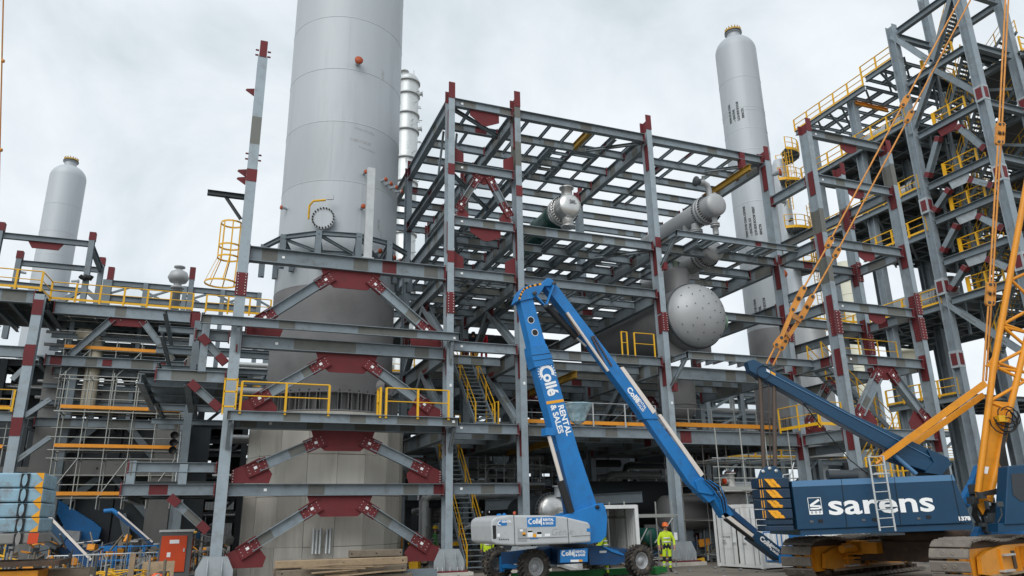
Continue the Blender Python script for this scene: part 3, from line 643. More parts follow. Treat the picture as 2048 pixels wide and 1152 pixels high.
# support ring of dark steel half way up
rz0, rz1 = 13.35, 14.45
ringp = []
for a in (-2.95, -2.45, -1.95, -1.45, -1.0, -.55, -.1):
    ringp.append((V((TX + 3.55 * math.cos(a), TY + 3.55 * math.sin(a), 0)), V((TX + 2.95 * math.cos(a), TY + 2.95 * math.sin(a), 0))))
rk = thing('ring_platform_frame', (TX, TY, 12.9), 'dark polygonal steel bracket ring around the silver column below its round manway', 'platform frame')
for (p, q) in ringp:
    member('post', rk, p + V((0, 0, 12.9)), p + V((0, 0, rz1)), cen(Isec(.26, .26), .26), MAT['oldsteel'], up=(0, 1, 0))
    member('post', rk, q + V((0, 0, 12.9)), q + V((0, 0, 13.7)), cen(Isec(.2, .2), .2), MAT['oldsteel'], up=(0, 1, 0))
    member('bracket', rk, q + V((0, 0, 13.7)), p + V((0, 0, rz1 - .05)), Isec(.2, .16), MAT['oldsteel'])
for (p, q), (p2, q2) in zip(ringp[:-1], ringp[1:]):
    member('ring_beam', rk, p + V((0, 0, rz1)), p2 + V((0, 0, rz1)), Isec(.2, .18), MAT['oldsteel'])
    member('ring_beam', rk, q + V((0, 0, 13.75)), q2 + V((0, 0, 13.75)), Isec(.16, .16), MAT['oldsteel'])
    member('brace', rk, p + V((0, 0, rz1 - .1)), q2 + V((0, 0, 13.7)), Isec(.12, .12), MAT['oldsteel'])
# galvanised post standing on the girder
gp = member('galvanised_post', None, (5.35, Y0 - .02, 12.86), (5.35, Y0 - .02, 17.15), cen(Isec(.2, .34, .02, .02), .2), MAT['galv'], up=(0, 1, 0))
tag(gp, 'upright galvanised post standing on the girder in front of the silver column', 'post')
MB().box((0, 0, .02), (.5, .36, .04)).box((.12, -.1, .2), (.04, .1, .3)).obj('foot_plate', MAT['galv'], gp, Matrix.Translation((5.35, Y0, 12.86)))
# pedestal: cast panels with open joints
PR = 3.42
pd = thing('concrete_pedestal', (TX, TY, 0), 'round concrete pedestal with cast panel joints below the silver column', 'pedestal')
MB().lathe([(PR - .09, 0), (PR - .09, 6.35), (0, 6.35)], TM, 18, sm=False).obj('core', MAT['concd'], pd)
NP = 18; joints = (0.0, 1.15, 3.1, 4.75, 6.33)
for i in range(NP):
    a0 = 2 * math.pi * (i - .5) / NP; a1 = 2 * math.pi * (i + .5) / NP; am = (a0 + a1) / 2
    if math.sin(am) > .3: continue
    for z0, z1 in zip(joints[:-1], joints[1:]):
        g_ = random.uniform(.004, .016); ro = PR + random.uniform(-.012, .012)
        vs = [(TX + r * math.cos(a), TY + r * math.sin(a), z) for z in (z0 + g_, z1 - .006) for r, a in ((PR - .1, a0), (ro, a0 + .0022 + g_ / 14), (ro, a1 - .0022), (PR - .1, a1))]
        MB().add(vs, [(0, 1, 5, 4), (1, 2, 6, 5), (2, 3, 7, 6), (4, 5, 6, 7), (3, 2, 1, 0)]).obj('concrete_panel', MAT['conc'], pd)
MB().lathe([(PR - .25, 6.33), (PR + .03, 6.36), (PR + .03, 6.5), (PR - .3, 6.52), (PR - .9, 6.52)], TM, 36, sm=False).obj('grout_bed', MAT['conc'], pd)
# ================================================================ other tall vessels
def seams(par, x, y, r, zs, mat):
    for z in zs: MB().lathe([(r + .001, z - .04), (r + .018, z), (r + .001, z + .04)], Matrix.Translation((x, y, 0)), 48).obj('weld_seam', mat, par)
def tall(name, x, y, r, z0, z1, label, mat=None, neck=True, skirt=None):
    mat = mat or MAT['tower']; t = thing(name, (x, y, z0), label, 'column'); M = Matrix.Translation((x, y, 0))
    sh = MB().lathe([(r, skirt or z0), (r, z1 - r * .9)] + [(a, z1 - r * .9 + b_) for a, b_ in dome(r, 10, .9)][1:-1] + [(.01, z1)], M, 64).obj('shell', mat, t)
    if skirt: MB().lathe([(r, z0), (r, skirt)], M, 64).obj('skirt', MAT['primer'], t)
    if neck:
        nk = MB().lathe([(r * .34, z1 - .35), (r * .34, z1 + .35)], M, 24).lathe([(r * .34, z1 + .35), (r * .42, z1 + .35), (r * .42, z1 + .5), (0, z1 + .5)], M, 24, 0).obj('top_nozzle', mat, t)
        fl = MB().lathe([(r * .40, z1 + .5), (r * .40, z1 + .66), (0, z1 + .68)], M, 24)
        for i in range(16):
            a = 2 * math.pi * i / 16; fl.tube((x + r * .38 * math.cos(a), y + r * .38 * math.sin(a), z1 + .66), (x + r * .38 * math.cos(a), y + r * .38 * math.sin(a), z1 + .80), .04, 6)
        fl.obj('blind_flange', MAT['dullyel'], nk)
        MB().lathe([(r * .435, z1 + .40), (r * .435, z1 + .50)], M, 24).obj('gasket', MAT['black'], nk)
    return t
RX, RY, RR = 32.45, 37.0, 1.42
rt = tall('reactor_column', RX, RY, RR, 7.0, 35.2, 'tall silver vessel with domed top and yellow cap right of the open frame', skirt=13.2)
seams(rt, RX, RY, RR, (31.2, 28.8, 28.55, 27.2, 25.6, 23.6, 21.8, 17.5), MAT['tower'])
cmz = MB().box((.1, .06, .3), (.2, .03, .6)).box((.1, -.06, .3), (.2, .03, .6)).mesh('bolt_chair', MAT['primer'])
for i in range(26):
    a = 2 * math.pi * i / 26
    if math.sin(a) < .5: inst('bolt_chair', cmz, rt, Matrix.Translation((RX + RR * math.cos(a), RY + RR * math.sin(a), 7.05)) @ Matrix.Rotation(a, 4, 'Z'))
# stencilled lines of text on the vessel (illegible small print)
def stencil(par, u, v_, x0, y0, r, lines, size, h_, col='mark'):
    d = ray(u, v_).normalized(); ox = EYE.x - x0; oy = EYE.y - y0
    A = d.x ** 2 + d.y ** 2; B2 = ox * d.x + oy * d.y; C2 = ox * ox + oy * oy - r * r
    t = (-B2 - math.sqrt(max(B2 * B2 - A * C2, 0))) / A; p = EYE + d * t; nn = V((p.x - x0, p.y - y0, 0)).normalized()
    sd = V((-nn.y, nn.x, 0))
    for i, s in enumerate(lines):
        a = math.atan2(nn.y, nn.x) + (i - len(lines) / 2) * size * 1.5 / r
        n2 = V((math.cos(a), math.sin(a), 0)); q = V((x0, y0, p.z)) + n2 * (r + .012)
        text_obj('stencil', s, face_frame(q, (0, 0, 1), V((-n2.y, n2.x, 0)) * -1), size, MAT[col], par, bold=.012, ext=.002)
stencil(rt, 1480, 240, RX, RY, RR, ['DDN 511B C24A', '-- EXCTML', 'LCH SDE SOC18', '  ESNCTB'], .20, 1)
stencil(rt, 1515, 470, RX, RY, RR, ['DDN 511B C24A CETIME', '-- EXCTML LO', 'LCH SDE SOC18 VESST', 'ESNCTB'], .20, 1)
stencil(rt, 1530, 640, RX, RY, RR, ['DDN 511B C24A', '-- EXCTML', 'LCH SDE SOC18'], .20, 1)
p = V((RX - .4, RY - 1.36, 24.2)); nozzle(rt, (RX + .9, RY - 1.0, 24.0), (.5, -.86, 0), .16, .55, MAT['tower'], MAT['capor'])
nozzle(rt, (RX + 1.3, RY - .4, 22.6), (.85, -.4, -.35), .22, .9, MAT['inox'])
nozzle(rt, (RX + .1, RY - RR, 16.6), (0, -1, 0), .14, .35, MAT['primer'], MAT['capor'])
LT = (-15.3, 74.7, 1.52)
lt = tall('absorber_column', LT[0], LT[1], LT[2], 5, 34.9, 'slender pale silver vessel with yellow cap standing far left', neck=True)
seams(lt, LT[0], LT[1], LT[2], (30.5, 27.8, 25.6, 22.4, 20.4), MAT['tower'])
for z, s in ((23.8, -1), (23.4, 1)): nozzle(lt, (LT[0] + s * 1.8, LT[1] - .6, z), (s, -.3, 0), .12, .6, MAT['tower'])
# slim flanged column behind the big one
SX, SY, SR = 16.0, 70.0, 1.18
sl = thing('flanged_column', (SX, SY, 0), 'slim galvanised column with flange rings and small nozzles behind the giant one', 'column')
MB().lathe([(SR, 0), (SR, 48.2), (SR * .8, 48.6), (0, 48.7)], Matrix.Translation((SX, SY, 0)), 40).obj('shell', MAT['galv'], sl)
for z in (47.8, 46.2, 43.8, 41.8, 38.5, 35.8, 33.6, 30, 27, 24): MB().lathe([(SR, z - .1), (SR + .16, z - .1), (SR + .16, z + .08), (SR, z + .08)], Matrix.Translation((SX, SY, 0)), 40).obj('flange_ring', MAT['galv'], sl)
for z in (46.6, 42.3):
    nozzle(sl, (SX + SR * .9, SY - .3, z), (1, -.2, .1), .2, .5, MAT['galv'])
for i in range(34):
    a = random.uniform(-1.9, .2); z = random.uniform(26, 47.5); d = V((math.cos(a), math.sin(a), 0)); nozzle(sl, V((SX, SY, z)) + d * SR * .97, d, .045, random.uniform(.25, .5), MAT['galv'], n=6)
nozzle(sl, (SX - .5, SY - .4, 48.5), (0, 0, 1), .3, .5, MAT['galv']); MB().path([(SX + .5, SY - .5, 48.4), (SX + .5, SY - .5, 49.3)], .06, 6).obj('vent_pipe', MAT['galv'], sl)
# slender column with round platforms, right
CX, CY, CR = atd(1567, 400, 68).x, atd(1567, 400, 68).y, .62
pc = thing('platform_column', (CX, CY, 0), 'pale slender column with round yellow railed platforms and caged ladder', 'column')
MB().lathe([(CR, 0), (CR, 33.0), (CR * .7, 33.5), (0, 33.7)], Matrix.Translation((CX, CY, 0)), 40).obj('shell', MAT['tower'], pc)
for z, a0, a1, r in ((atd(1575, 292, 67).z, -1.9, .9, 1.9), (atd(1580, 362, 67).z, -2.4, .7, 1.9), (atd(1590, 470, 67).z, -2.4, .9, 2.0), (atd(1600, 548, 67).z, -2.3, .8, 2.1)):
    M = Matrix.Translation((CX, CY, z))
    pl = MB().lathe([(CR, 0), (r, 0), (r, .1), (CR, .1)], M, 18, sm=False, a0=a0, a1=a1).obj('round_platform', MAT['oldsteel'], pc)
    MB().lathe([(r + .01, -.05), (r + .03, -.05), (r + .03, .2), (r + .01, .2)], M, 18, sm=False, a0=a0, a1=a1).obj('toe_board', MAT['yellow'], pl)
    pts = [V((CX + r * math.cos(a0 + (a1 - a0) * i / 14), CY + r * math.sin(a0 + (a1 - a0) * i / 14), z + .1)) for i in range(15)]
    b = MB()
    for h in (1.1, .58): b.path([p_ + V((0, 0, h)) for p_ in pts], .03, 5)
    for p_ in pts[::2]: b.bar(p_, p_ + V((0, 0, 1.12)), .07, .07, (0, 1, 0))
    b.obj('guard_rail', MAT['yellow'], pl)
    for i in range(5):
        a = a0 + (a1 - a0) * (i + .5) / 5; member('bracket', pl, (CX + CR * math.cos(a), CY + CR * math.sin(a), z - .02), (CX + r * math.cos(a), CY + r * math.sin(a), z - .02), Isec(.16, .1), MAT['oldsteel'])
lb = MB()
for (zx, za, zb) in ((1.3, 18, 24.0), (1.6, 23, 28.6), (-.6, 28, 33.5)):
    px, py = CX + zx * .9, CY - 1.4
    for s in (-.25, .25): lb.bar((px + s, py, za), (px + s, py, zb), .06, .04)
    for i in range(int((zb - za) / .35)): lb.tube((px - .25, py, za + .35 * i), (px + .25, py, za + .35 * i), .02, 4)
    for k in range(int((zb - za - 2.5) / .9) + 1):
        z = za + 2.5 + .9 * k
        lb.path([(px + .45 * math.cos(t_), py - .35 + .45 * math.sin(t_), z) for t_ in [math.pi * .25 - 2 * math.pi * .75 * i / 9 + .0 for i in range(10)]], .025, 4)
    for t_ in (-.4, -1.2, -2.0, -2.8): lb.bar((px + .45 * math.cos(t_), py - .35 + .45 * math.sin(t_), za + 2.5), (px + .45 * math.cos(t_), py - .35 + .45 * math.sin(t_), zb), .05, .015)
lb.obj('caged_ladder', MAT['yellow'], pc)
for z in (27.0, 26.2, 25.4): nozzle(pc, (CX - .5, CY - .9, z), (-.4, -1, 0), .1, .5, MAT['darksteel'], n=8)
# ================================================================ exchangers and drums in the frame
def exchanger(name, head, r, L, label, shellmat, headmat, noz=True, rf=1.18):
    """shell lying in depth with its channel head towards the viewer"""
    x, y, z = head; t = thing(name, (x, y + L / 2, z - r), label, 'heat exchanger')
    M = rot_to((x, y, z), (0, 1, 0))
    MB().lathe([(r, 1.05), (r, L), (r * .8, L + .3), (0, L + .45)], M, 40).obj('shell', shellmat, t)
    hd = MB().lathe([(.0, -r * .42)] + [(a, -b_) for a, b_ in dome(r * .94, 8, .44)][::-1][1:] + [(r * .94, .62)], M, 40).obj('channel_head', headmat, t)
    for z0 in (.62, .86): MB().lathe([(r * .9, z0), (r * rf, z0), (r * rf, z0 + .17), (r * .9, z0 + .17)], M, 40).obj('girth_flange', headmat, t)
    b = MB()
    for i in range(32):
        a = 2 * math.pi * i / 32; b.tube(M @ V((r * rf * .93 * math.cos(a), r * rf * .93 * math.sin(a), .5)), M @ V((r * rf * .93 * math.cos(a), r * rf * .93 * math.sin(a), 1.16)), .032, 6)
    b.obj('stud_bolts', MAT['black'], t)
    if noz:
        nozzle(t, (x, y + .28, z + r * .8), (0, 0, 1), r * .42, .42 + r * .2, headmat, fl=1.35, n=20); nozzle(t, (x, y + .28, z - r * .8), (0, 0, -1), r * .42, .42 + r * .2, headmat, fl=1.35, n=20)
    for k in (2.2, L - 1.6):
        MB().prism([(-r * .8, -r * 1.5), (r * .8, -r * 1.5), (r * .8, -r * .55), (-r * .8, -r * .55)], .18, Matrix.Translation((x, y + k, z))).obj('saddle', shellmat, t)
    return t
e1 = exchanger('green_exchanger', (15.4, 30.75, 17.0), .66, 6.4, 'dark green heat exchanger with bright stainless end on the upper frame level', MAT['greenx'], MAT['inox'])
b = MB()
for k in (1.6, 1.75, 3.4): b.lathe([(.675, k), (.70, k), (.70, k + .06), (.675, k + .06)], rot_to((15.4, 30.75, 17.0), (0, 1, 0)), 32)
b.obj('band', MAT['greenx'], e1)
stx = text_obj('stencil', '20L', face_frame((15.25, 30.44, 17.0), (1, 0, 0), (0, 0, 1)), .26, MAT['mark'], e1, bold=.006)
e2 = exchanger('grey_exchanger', (22.7, 28.7, 17.25), .64, 6.6, 'pale grey heat exchanger with bent top pipe on the upper frame level', MAT['vessel'], MAT['vessel'], noz=False)
MB().path([(22.6, 29.0, 17.8), (22.6, 29.0, 18.15), (22.5, 28.98, 18.4), (22.25, 28.95, 18.5), (21.95, 28.93, 18.5)], .15, 12).obj('elbow_pipe', MAT['vessel'], e2)
nozzle(e2, (22.0, 28.93, 18.5), (-1, 0, 0), .17, .25, MAT['darksteel'], fl=1.6); nozzle(e2, (22.3, 28.96, 18.6), (0, 0, 1), .06, .3, MAT['vessel'])
nozzle(e2, (22.75, 29.0, 16.75), (0, 0, -1), .15, .5, MAT['vessel'], fl=1.6); nozzle(e2, (22.75, 29.0, 15.7), (0, 0, 1), .15, .5, MAT['vessel'], fl=1.6)
nozzle(e2, (22.45, 30.2, 16.7), (0, 0, -1), .24, .4, MAT['vessel'], fl=1.4); nozzle(e2, (22.45, 30.2, 15.85), (0, 0, 1), .24, .42, MAT['vessel'], fl=1.4)
MB().lathe([(.06, 0), (.1, 0), (.1, .04), (.06, .04)], Matrix.Translation((22.9, 28.95, 17.95)) @ Matrix.Rotation(math.pi / 2, 4, 'X'), 12).obj('lifting_eye', MAT['vessel'], e2)
e3 = exchanger('lower_exchanger', (23.3, 30.0, 15.25), .6, 6.6, 'second pale grey heat exchanger slung just below the one with the bent pipe', MAT['vessel'], MAT['vessel'], noz=False)
# big drum with studded head
VX, VY, VZ, VR = 21.75, 29.5, 11.6, 1.64
dr = thing('horizontal_drum', (VX, VY + 4, VZ - VR), 'huge grey horizontal drum with a round studded end facing the viewer', 'drum')
M = rot_to((VX, VY, VZ), (0, 1, 0))
MB().lathe([(VR, .5), (VR, 10.0), (0, 10.6)], M, 72).obj('shell', MAT['primer'], dr)
hd = MB().lathe([(0, -.62), (.38, -.6), (.76, -.5), (1.08, -.34), (1.35, -.13), (1.52, .08), (1.6, .3), (1.62, .5)], M, 72).obj('dished_head', MAT['vessel'], dr)
MB().lathe([(1.62, .44), (1.68, .46), (1.68, .54), (1.62, .56)], M, 72).obj('edge_seam', MAT['darksteel'], dr)
b = MB()
for rr, k in ((.35, 4), (.75, 7), (1.08, 9), (1.40, 13)):
    zc = {.35: -.6, .75: -.5, 1.08: -.34, 1.40: -.075}[rr]
    for i in range(k):
        a = 2 * math.pi * (i + .3 * rr + random.uniform(-.2, .2)) / k; b.tube(M @ V((rr * math.cos(a), rr * math.sin(a), zc + .03)), M @ V((rr * math.cos(a) * 1.01, rr * math.sin(a) * 1.01, zc - .06)), .019, 6)
b.obj('insulation_studs', MAT['darksteel'], hd)
dm = MB().lathe([(.68, 0), (.68, 1.5), (.62, 1.66), (.45, 1.76), (0, 1.8)], Matrix.Translation((VX + .1, VY + 2.0, VZ + 1.2)), 40).obj('dome_neck', MAT['primer'], dr)
nozzle(dm, (VX + .1, VY + 2.0, VZ + 2.9), (0, 0, 1), .13, .5, material('pale_green_paint', (.40, .52, .42), .5), fl=1.3)
nozzle(dr, (VX + VR * .93, VY + .9, VZ - .1), (1, -.1, 0), .3, .45, material('grey_green_flange', (.22, .33, .25), .5), fl=1.35, n=20)
for k in (1.4, 7): MB().prism([(-1.3, -1.95), (1.3, -1.95), (1.35, -.5), (-1.35, -.5)], .3, Matrix.Translation((VX, VY + k, VZ))).obj('saddle', MAT['primer'], dr)
# hanging vertical drum below
vd = thing('vertical_drum', (22.3, 33.0, 6.8), 'dark grey upright drum with rounded bottom hanging below the horizontal drum', 'drum')
MB().lathe([(.02, 6.75), (.5, 6.82), (.82, 7.05), (.95, 7.4), (.96, 9.1), (0, 9.2)], Matrix.Translation((22.3, 33.0, 0)), 48).obj('shell', MAT['primer'], vd)
MB().lathe([(.96, 7.5), (1.0, 7.52), (1.0, 7.58), (.96, 7.6)], Matrix.Translation((22.3, 33.0, 0)), 48).obj('weld_seam', MAT['primer'], vd)
nozzle(vd, (22.3, 33, 6.8), (0, 0, -1), .12, .25, MAT['primer'], MAT['timber'])
# ================================================================ link frame right of E
YF, XF, XG = 26.95, 27.58, 33.15
lf = thing('link_structure', (30.3, YF, 0), 'grey steel bay with big chevron brace and red splices behind the crawler crane', 'steel frame')
def lcol(x, y, zt, bands=(), capz=.75):
    c = member('column', lf, (x, y, .4), (x, y, zt), HCOL, CS, (0, 1, 0)); redcap(c, x, y, zt, zt + capz)
    for z in bands: splice(c, x, y, z, h=1.15)
    for z in (18.4, 15.0, 11.7, 9.0, 5.5):
        if z < zt: webplate(c, x, y, z, 1.3)
    colbase(lf, x, y)
    return c
lcol(XF, YF, 21.3, (10.9,)); lcol(XG, YF, 21.0, (12.3, 11.0)); lcol(XG, Y0, 21.2, (18.3, 15.1, 10.9))
LV = (21.6, 18.93, 15.4, 12.07, 9.4, 5.85)
for z in LV:
    o = beam(lf, (XF + .17, YF, z), (XG - .17, YF, z), .46, .3); tags(o, (XF + .7, YF - .03, z - .22))
    if z != 5.85:
        MB().prism([(-.55, 0), (.55, 0), (.55, -.3), (.2, -.5), (-.2, -.5), (-.55, -.3)], .03, Matrix.Translation((XF + 2.9, YF, z - .46))).obj('gusset_plate', RD, lf)
for x in (XF, XG):
    for z in LV[1:]: beam(lf, (x, YF + .32, z - .02), (x, Y0 - .32, z - .02), .5, .28)
for z in LV[2:]: beam(lf, (XF + .17, Y0, z), (XG - .17, Y0, z), .44, .28)
for x in (XG,):
    for z in LV[1:]: beam(lf, (x, Y0 + .3, z), (x, 36, z), .5, .28)
chevron(lf, XF + .15, XG - .15, YF, 8.95, 5.88, sec=.46, gw=.9, gh=.7, footw=.6)
chevron(lf, XF + .15, XG - .15, YF, 5.4, 1.2, sec=.46, gw=.9, gh=.7, footw=.6)
chevron(lf, XF + .15, XG - .15, Y0, 8.95, 5.88, sec=.42, gw=.9, gh=.7, footw=.6)
deckplates(lf, XF + .3, XG - .3, YF + 1.6, Y0 - .3, 5.92, 2, 2)
stair(lf, (32.2, 28.6, 5.9), (28.2, 28.6, 9.4), 1.0, (0, 1, 0), 15, rp=1.4, mat=MAT['oldsteel'])
stair(lf, (28.6, 27.7, 2.4), (31.6, 27.7, 5.85), 1.0, (0, 1, 0), 14, rp=1.4, mat=MAT['oldsteel'])
railing(lf, [(XF - 1.6, YF + .1, 5.95), (XF - .25, YF + .1, 5.95)], post=1.0); railing(lf, [(XF - 1.7, Y0 - .6, 5.95), (XF - 1.7, YF + .1, 5.95)], post=1.2)
railing(lf, [(XF - 1.8, 24.6, 3.2), (XF + .9, 24.6, 3.2), (XF + .9, 27.2, 3.2)], post=.75)
railing(lf, [(XF + 1.2, 28.0, 9.45), (XG - .5, 28.0, 9.45)], post=1.5); railing(lf, [(XF + .6, YF + .8, 5.95), (XF + 2.2, YF + .8, 5.95)], post=.7)
lp = MB().box((XF - .4, 26.0, 3.14), (2.8, 2.8, .08)).obj('landing', MAT['plate'], lf)
for x, y in ((XF - 1.7, 24.7), (XF + .8, 24.7), (XF - 1.7, 27.1)): member('post', lf, (x, y, 0), (x, y, 3.1), cen(Isec(.16, .16), .16), MAT['oldsteel'], up=(0, 1, 0))
# ================================================================ tall weathered building, far right
OS = MAT['oldsteel']; XO = 46.0
ob_ = thing('process_building', (50, 36, 0), 'tall weathered steel process building with decks, stairs and yellow rails, far right', 'steel building')
YG, YH = 34.85, 29.25
X2, X3 = 50.3, 57.0
OC = cen(Isec(.62, .52, .05, .035), .62)
def oc(x, y, z1, z0=0): return member('column', ob_, (x, y, z0), (x, y, z1), OC, MAT['oldcol'], (0, 1, 0))
cG = oc(XO, YG, 38.2); cH = oc(XO, YH, 45); c3 = oc(X2, YH, 45); c4 = oc(X2, YG, 42)
for y in (40.0, 44.7): oc(XO + .5, y, 35.0); oc(X3, y, 35)
oc(X3, YG, 38); oc(X3, YH, 42); oc(XO + 5.5, 40.0, 35); oc(XO + 5.5, 44.7, 35)
GL = (37.6, 33.0, 28.55, 24.5, 21.85, 18.8, 16.0)
conn = MAT['basesteel']
for z in GL:
    for x in (XO, X2):
        beam(ob_, (x, YH + .45, z), (x, YG - .45, z), .5, .36, OS, ends=False)
    for y in (YH, YG): beam(ob_, (XO + .4, y, z - .02), (X2 - .4, y, z - .02), .5, .36, OS, ends=False)
for z in (28.9, 23.0, 16.9, 11.8):
    for x, y in ((XO, YG), (XO, YH), (X2, YH)):
        if (x, y) == (XO, YG) and z > 26: continue
        q = MB().box((0, 0, 0), (.55, .66, 1.15)).obj('splice_plate', conn, cG if (x, y) == (XO, YG) else cH, Matrix.Translation((x, y, z)))
        MB().box((0, -.34, 0), (.36, .02, .8)).box((-.285, 0, 0), (.02, .42, .8)).obj('splice_cover', RD, q, Matrix.Translation((x, y, z)))
# bracing in the left face of the stair tower (chevrons in depth)
def ychev(x, ya, yb, zt, zb, sec=.42, gus=None):
    ym = (ya + yb) / 2
    gp = MB().prism([(-.8, 0), (.8, 0), (.6, -.62), (-.6, -.62)], .04, Matrix.Translation((x - .02, ym, zt - .5)) @ Matrix.Rotation(math.pi / 2, 4, 'Z')).obj('gusset_plate', gus or conn, ob_)
    for s, yf in ((1, ya), (-1, yb)):
        p = V((x, ym - s * .75, zt - 1.0)); q = V((x, yf + s * .55, zb + .5)); d = (q - p).normalized()
        m = member('brace', ob_, p, q, cen(Isec(sec, .36), sec), OS if s < 0 else ST, up=(1, 0, 0))
        for e_, sg in ((p, 1), (q, -1)): MB().box((sg * .2, 0, 0), (.36, .38, .44)).obj('bolted_claw', RD, m, frame(e_, d, (1, 0, 0)))
for zt, zb, gus in ((28.55, 24.5, RD), (24.5, 21.85, None), (21.85, 18.8, None), (18.8, 16.0, None)): ychev(XO, YH, YG, zt, zb, gus=gus)
for (ya, za), (yb, zb) in (((YG, 37.3), (32.1, 33.1)), ((YH, 28.8), (32.1, 32.6)), ((YG, 28.8), (32.1, 32.6)), ((YG, 15.8), (YH + .8, 11)), ((YH + .5, 37), (32.1, 33.2))):
    member('brace', ob_, (XO, ya, za), (XO, yb, zb), cen(Isec(.4, .36), .4), ST if ya == YG else OS, up=(1, 0, 0))
# decks
def odeck(x0, x1, y0, y1, z, rails, grid=(5, 6), plates=True, name=None):
    for i in range(grid[0] + 1):
        x = x0 + (x1 - x0) * i / grid[0]; member('deck_beam', ob_, (x, y0, z), (x, y1, z), Isec(.42 if i in (0, grid[0]) else .3, .24), OS)
    for j in range(grid[1] + 1):
        y = y0 + (y1 - y0) * j / grid[1]; member('deck_beam', ob_, (x0 + .1, y, z - .03), (x1 - .1, y, z - .03), Isec(.24, .16), OS)
    if plates: deckplates(ob_, x0, x1, y0, y1, z + .05, grid[0], grid[1] if plates is True else plates, mat=MAT['plate'])
    for r in rails: railing(ob_, r, post=1.5, pr=.06, r=.045)
    for k_ in range(3):
        yk = y0 + (y1 - y0) * (k_ + .5) / 3; member('deck_brace', ob_, (x0 + .2, yk - 1.2, z - .35), (x0 + 3.6, yk + 1.2, z - .35), cen(Isec(.14, .14), .14), OS); member('knee_brace', ob_, (x0 + .1, yk, z - .4), (x0 + 1.5, yk, z - 1.7), cen(Isec(.14, .14), .14), OS, up=(0, 1, 0)) if k_ == 1 else None
odeck(XO, X3, 38.1, 46.0, 34.9, [[(XO - .05, 46, 34.95), (XO - .05, 38.2, 34.95)]], (6, 5), plates=False)
odeck(XO, X3, YG + .3, 37.9, 35.5, [[(XO - .05, 38.2, 35.55), (XO - .05, YG + .4, 35.55)]], (6, 2), plates=False)
odeck(XO, X3, YG + .2, 46.0, 30.1, [[(XO - .05, 46, 30.15), (XO - .05, YG + .3, 30.15)]], (6, 6))
odeck(XO, X3, YG + .2, 46.0, 24.5, [[(XO - .05, 46, 24.55), (XO - .05, YG + .3, 24.55)]], (6, 6))
odeck(XO, X3, YG + .2, 41.0, 21.2, [[(XO - .05, 41, 21.25), (XO - .05, YG + .3, 21.25)]], (6, 4))
odeck(XO, X3, YG + .2, 46.0, 15.8, [[(XO - .05, 46, 15.85), (XO - .05, YG + .3, 15.85)]], (6, 6))
odeck(XO, X3, YG + .2, 41.0, 9.5, [[(XO - .05, 41, 9.55), (XO - .05, YG + .3, 9.55)]], (6, 4))
for z in (33.0, 28.55, 24.5, 21.85, 18.8, 16.0):
    deckplates(ob_, XO + .4, X2 - .3, YG - 1.6, YG - .3, z + .03, 2, 1); deckplates(ob_, XO + .4, X2 - .3, YH + .3, YH + 1.5, z + .03, 2, 1)
    railing(ob_, [(XO + .3, YG - 1.6, z + .05), (X2 - .6, YG - 1.6, z + .05)], post=1.2, pr=.06, r=.045); railing(ob_, [(XO + .35, YH + 1.5, z + .05), (XO + .35, YG - 1.7, z + .05)], post=1.1, pr=.06, r=.045); stair(ob_, (X2 + 1.2, YG - .8, z), (X2 + 1.2, YH + .6, z + 2.9), 1.0, (1, 0, 0), 12, mat=OS, rp=1.3)
    railing(ob_, [(X2 + .1, YH - .6, z + .05), (X3, YH - .6, z + .05)], post=1.5, pr=.06, r=.045)
    member('beam', ob_, (X2, YH - .5, z), (X3, YH - .5, z), Isec(.4, .3), OS); deckplates(ob_, X2, X3, YH - .5, YG, z - .1, 3, 2)
lev = [12.0, 16.0, 18.8, 21.85, 24.5, 28.55, 33.0, 37.5]
for i, (za, zb) in enumerate(zip(lev[:-1], lev[1:])):
    stair(ob_, (XO + 1.1 + .0, YG - 1.7, za), (XO + 1.1, YH + 1.4, zb), 1.0, (1, 0, 0), max(9, int((zb - za) / .24)), mat=OS, rp=1.3)
    if i % 2: stair(ob_, (XO + 2.6, YH + 1.4, za), (XO + 2.6, YG - 1.7, zb), 1.0, (1, 0, 0), max(9, int((zb - za) / .24)), mat=OS, rp=1.3)
for x, y in ((XO + 1, YG - 2.1), (XO + 2.4, YG - 2.2), (XO + 3.4, YG - 2.1)):
    member('post', ob_, (x, y, 18), (x, y, 33), cen(Isec(.2, .2), .2), OS, up=(0, 1, 0))
mono2 = member('monorail_beam', ob_, (XO + .4, 39.6, 34.4), (XO + 4.0, 39.6, 34.4), Isec(.3, .2), MAT['orange'])
MB().tube((XO + .2, 37.6, 30.35), (XO + .2, 41.2, 30.35), .13, 8).obj('yellow_pipe', MAT['yellow'], ob_)
for z in (16.0, 18.8, 21.85, 24.5, 28.55, 33.0):       # light cross members and posts that fill the stair bay
    for k_ in range(4):
        y = YH + .8 + k_ * 1.3; member('light_beam', ob_, (XO + .3, y, z - .1), (X2 - .3, y, z - .1), Isec(.2, .14), OS)
    for x in (XO + .6, XO + 2.1, XO + 3.5): member('light_post', ob_, (x, YG - .9, z - 2.6), (x, YG - .9, z), cen(Isec(.14, .14), .14), OS, up=(0, 1, 0))
    member('light_brace', ob_, (X2, YH + .5, z - 2.5), (X2, YG - .5, z), cen(Isec(.2, .2), .2), OS, up=(1, 0, 0))
# equipment on its decks
for k, (x, y, z, r, lab) in enumerate(((48.0, 36.9, 31.2, .62, 'white flanged exchanger head on the third highest deck of the weathered building'), (47.6, 35.9, 25.5, .55, 'grey flanged exchanger on the deck halfway up the weathered building'), (49.5, 36.8, 17.2, 1.0, 'round grey drum end on the low railed deck of the weathered building'))):
    t = exchanger('deck_exchanger', (x, y, z), r, 5.0, lab, MAT['galv'], MAT['vessel'])
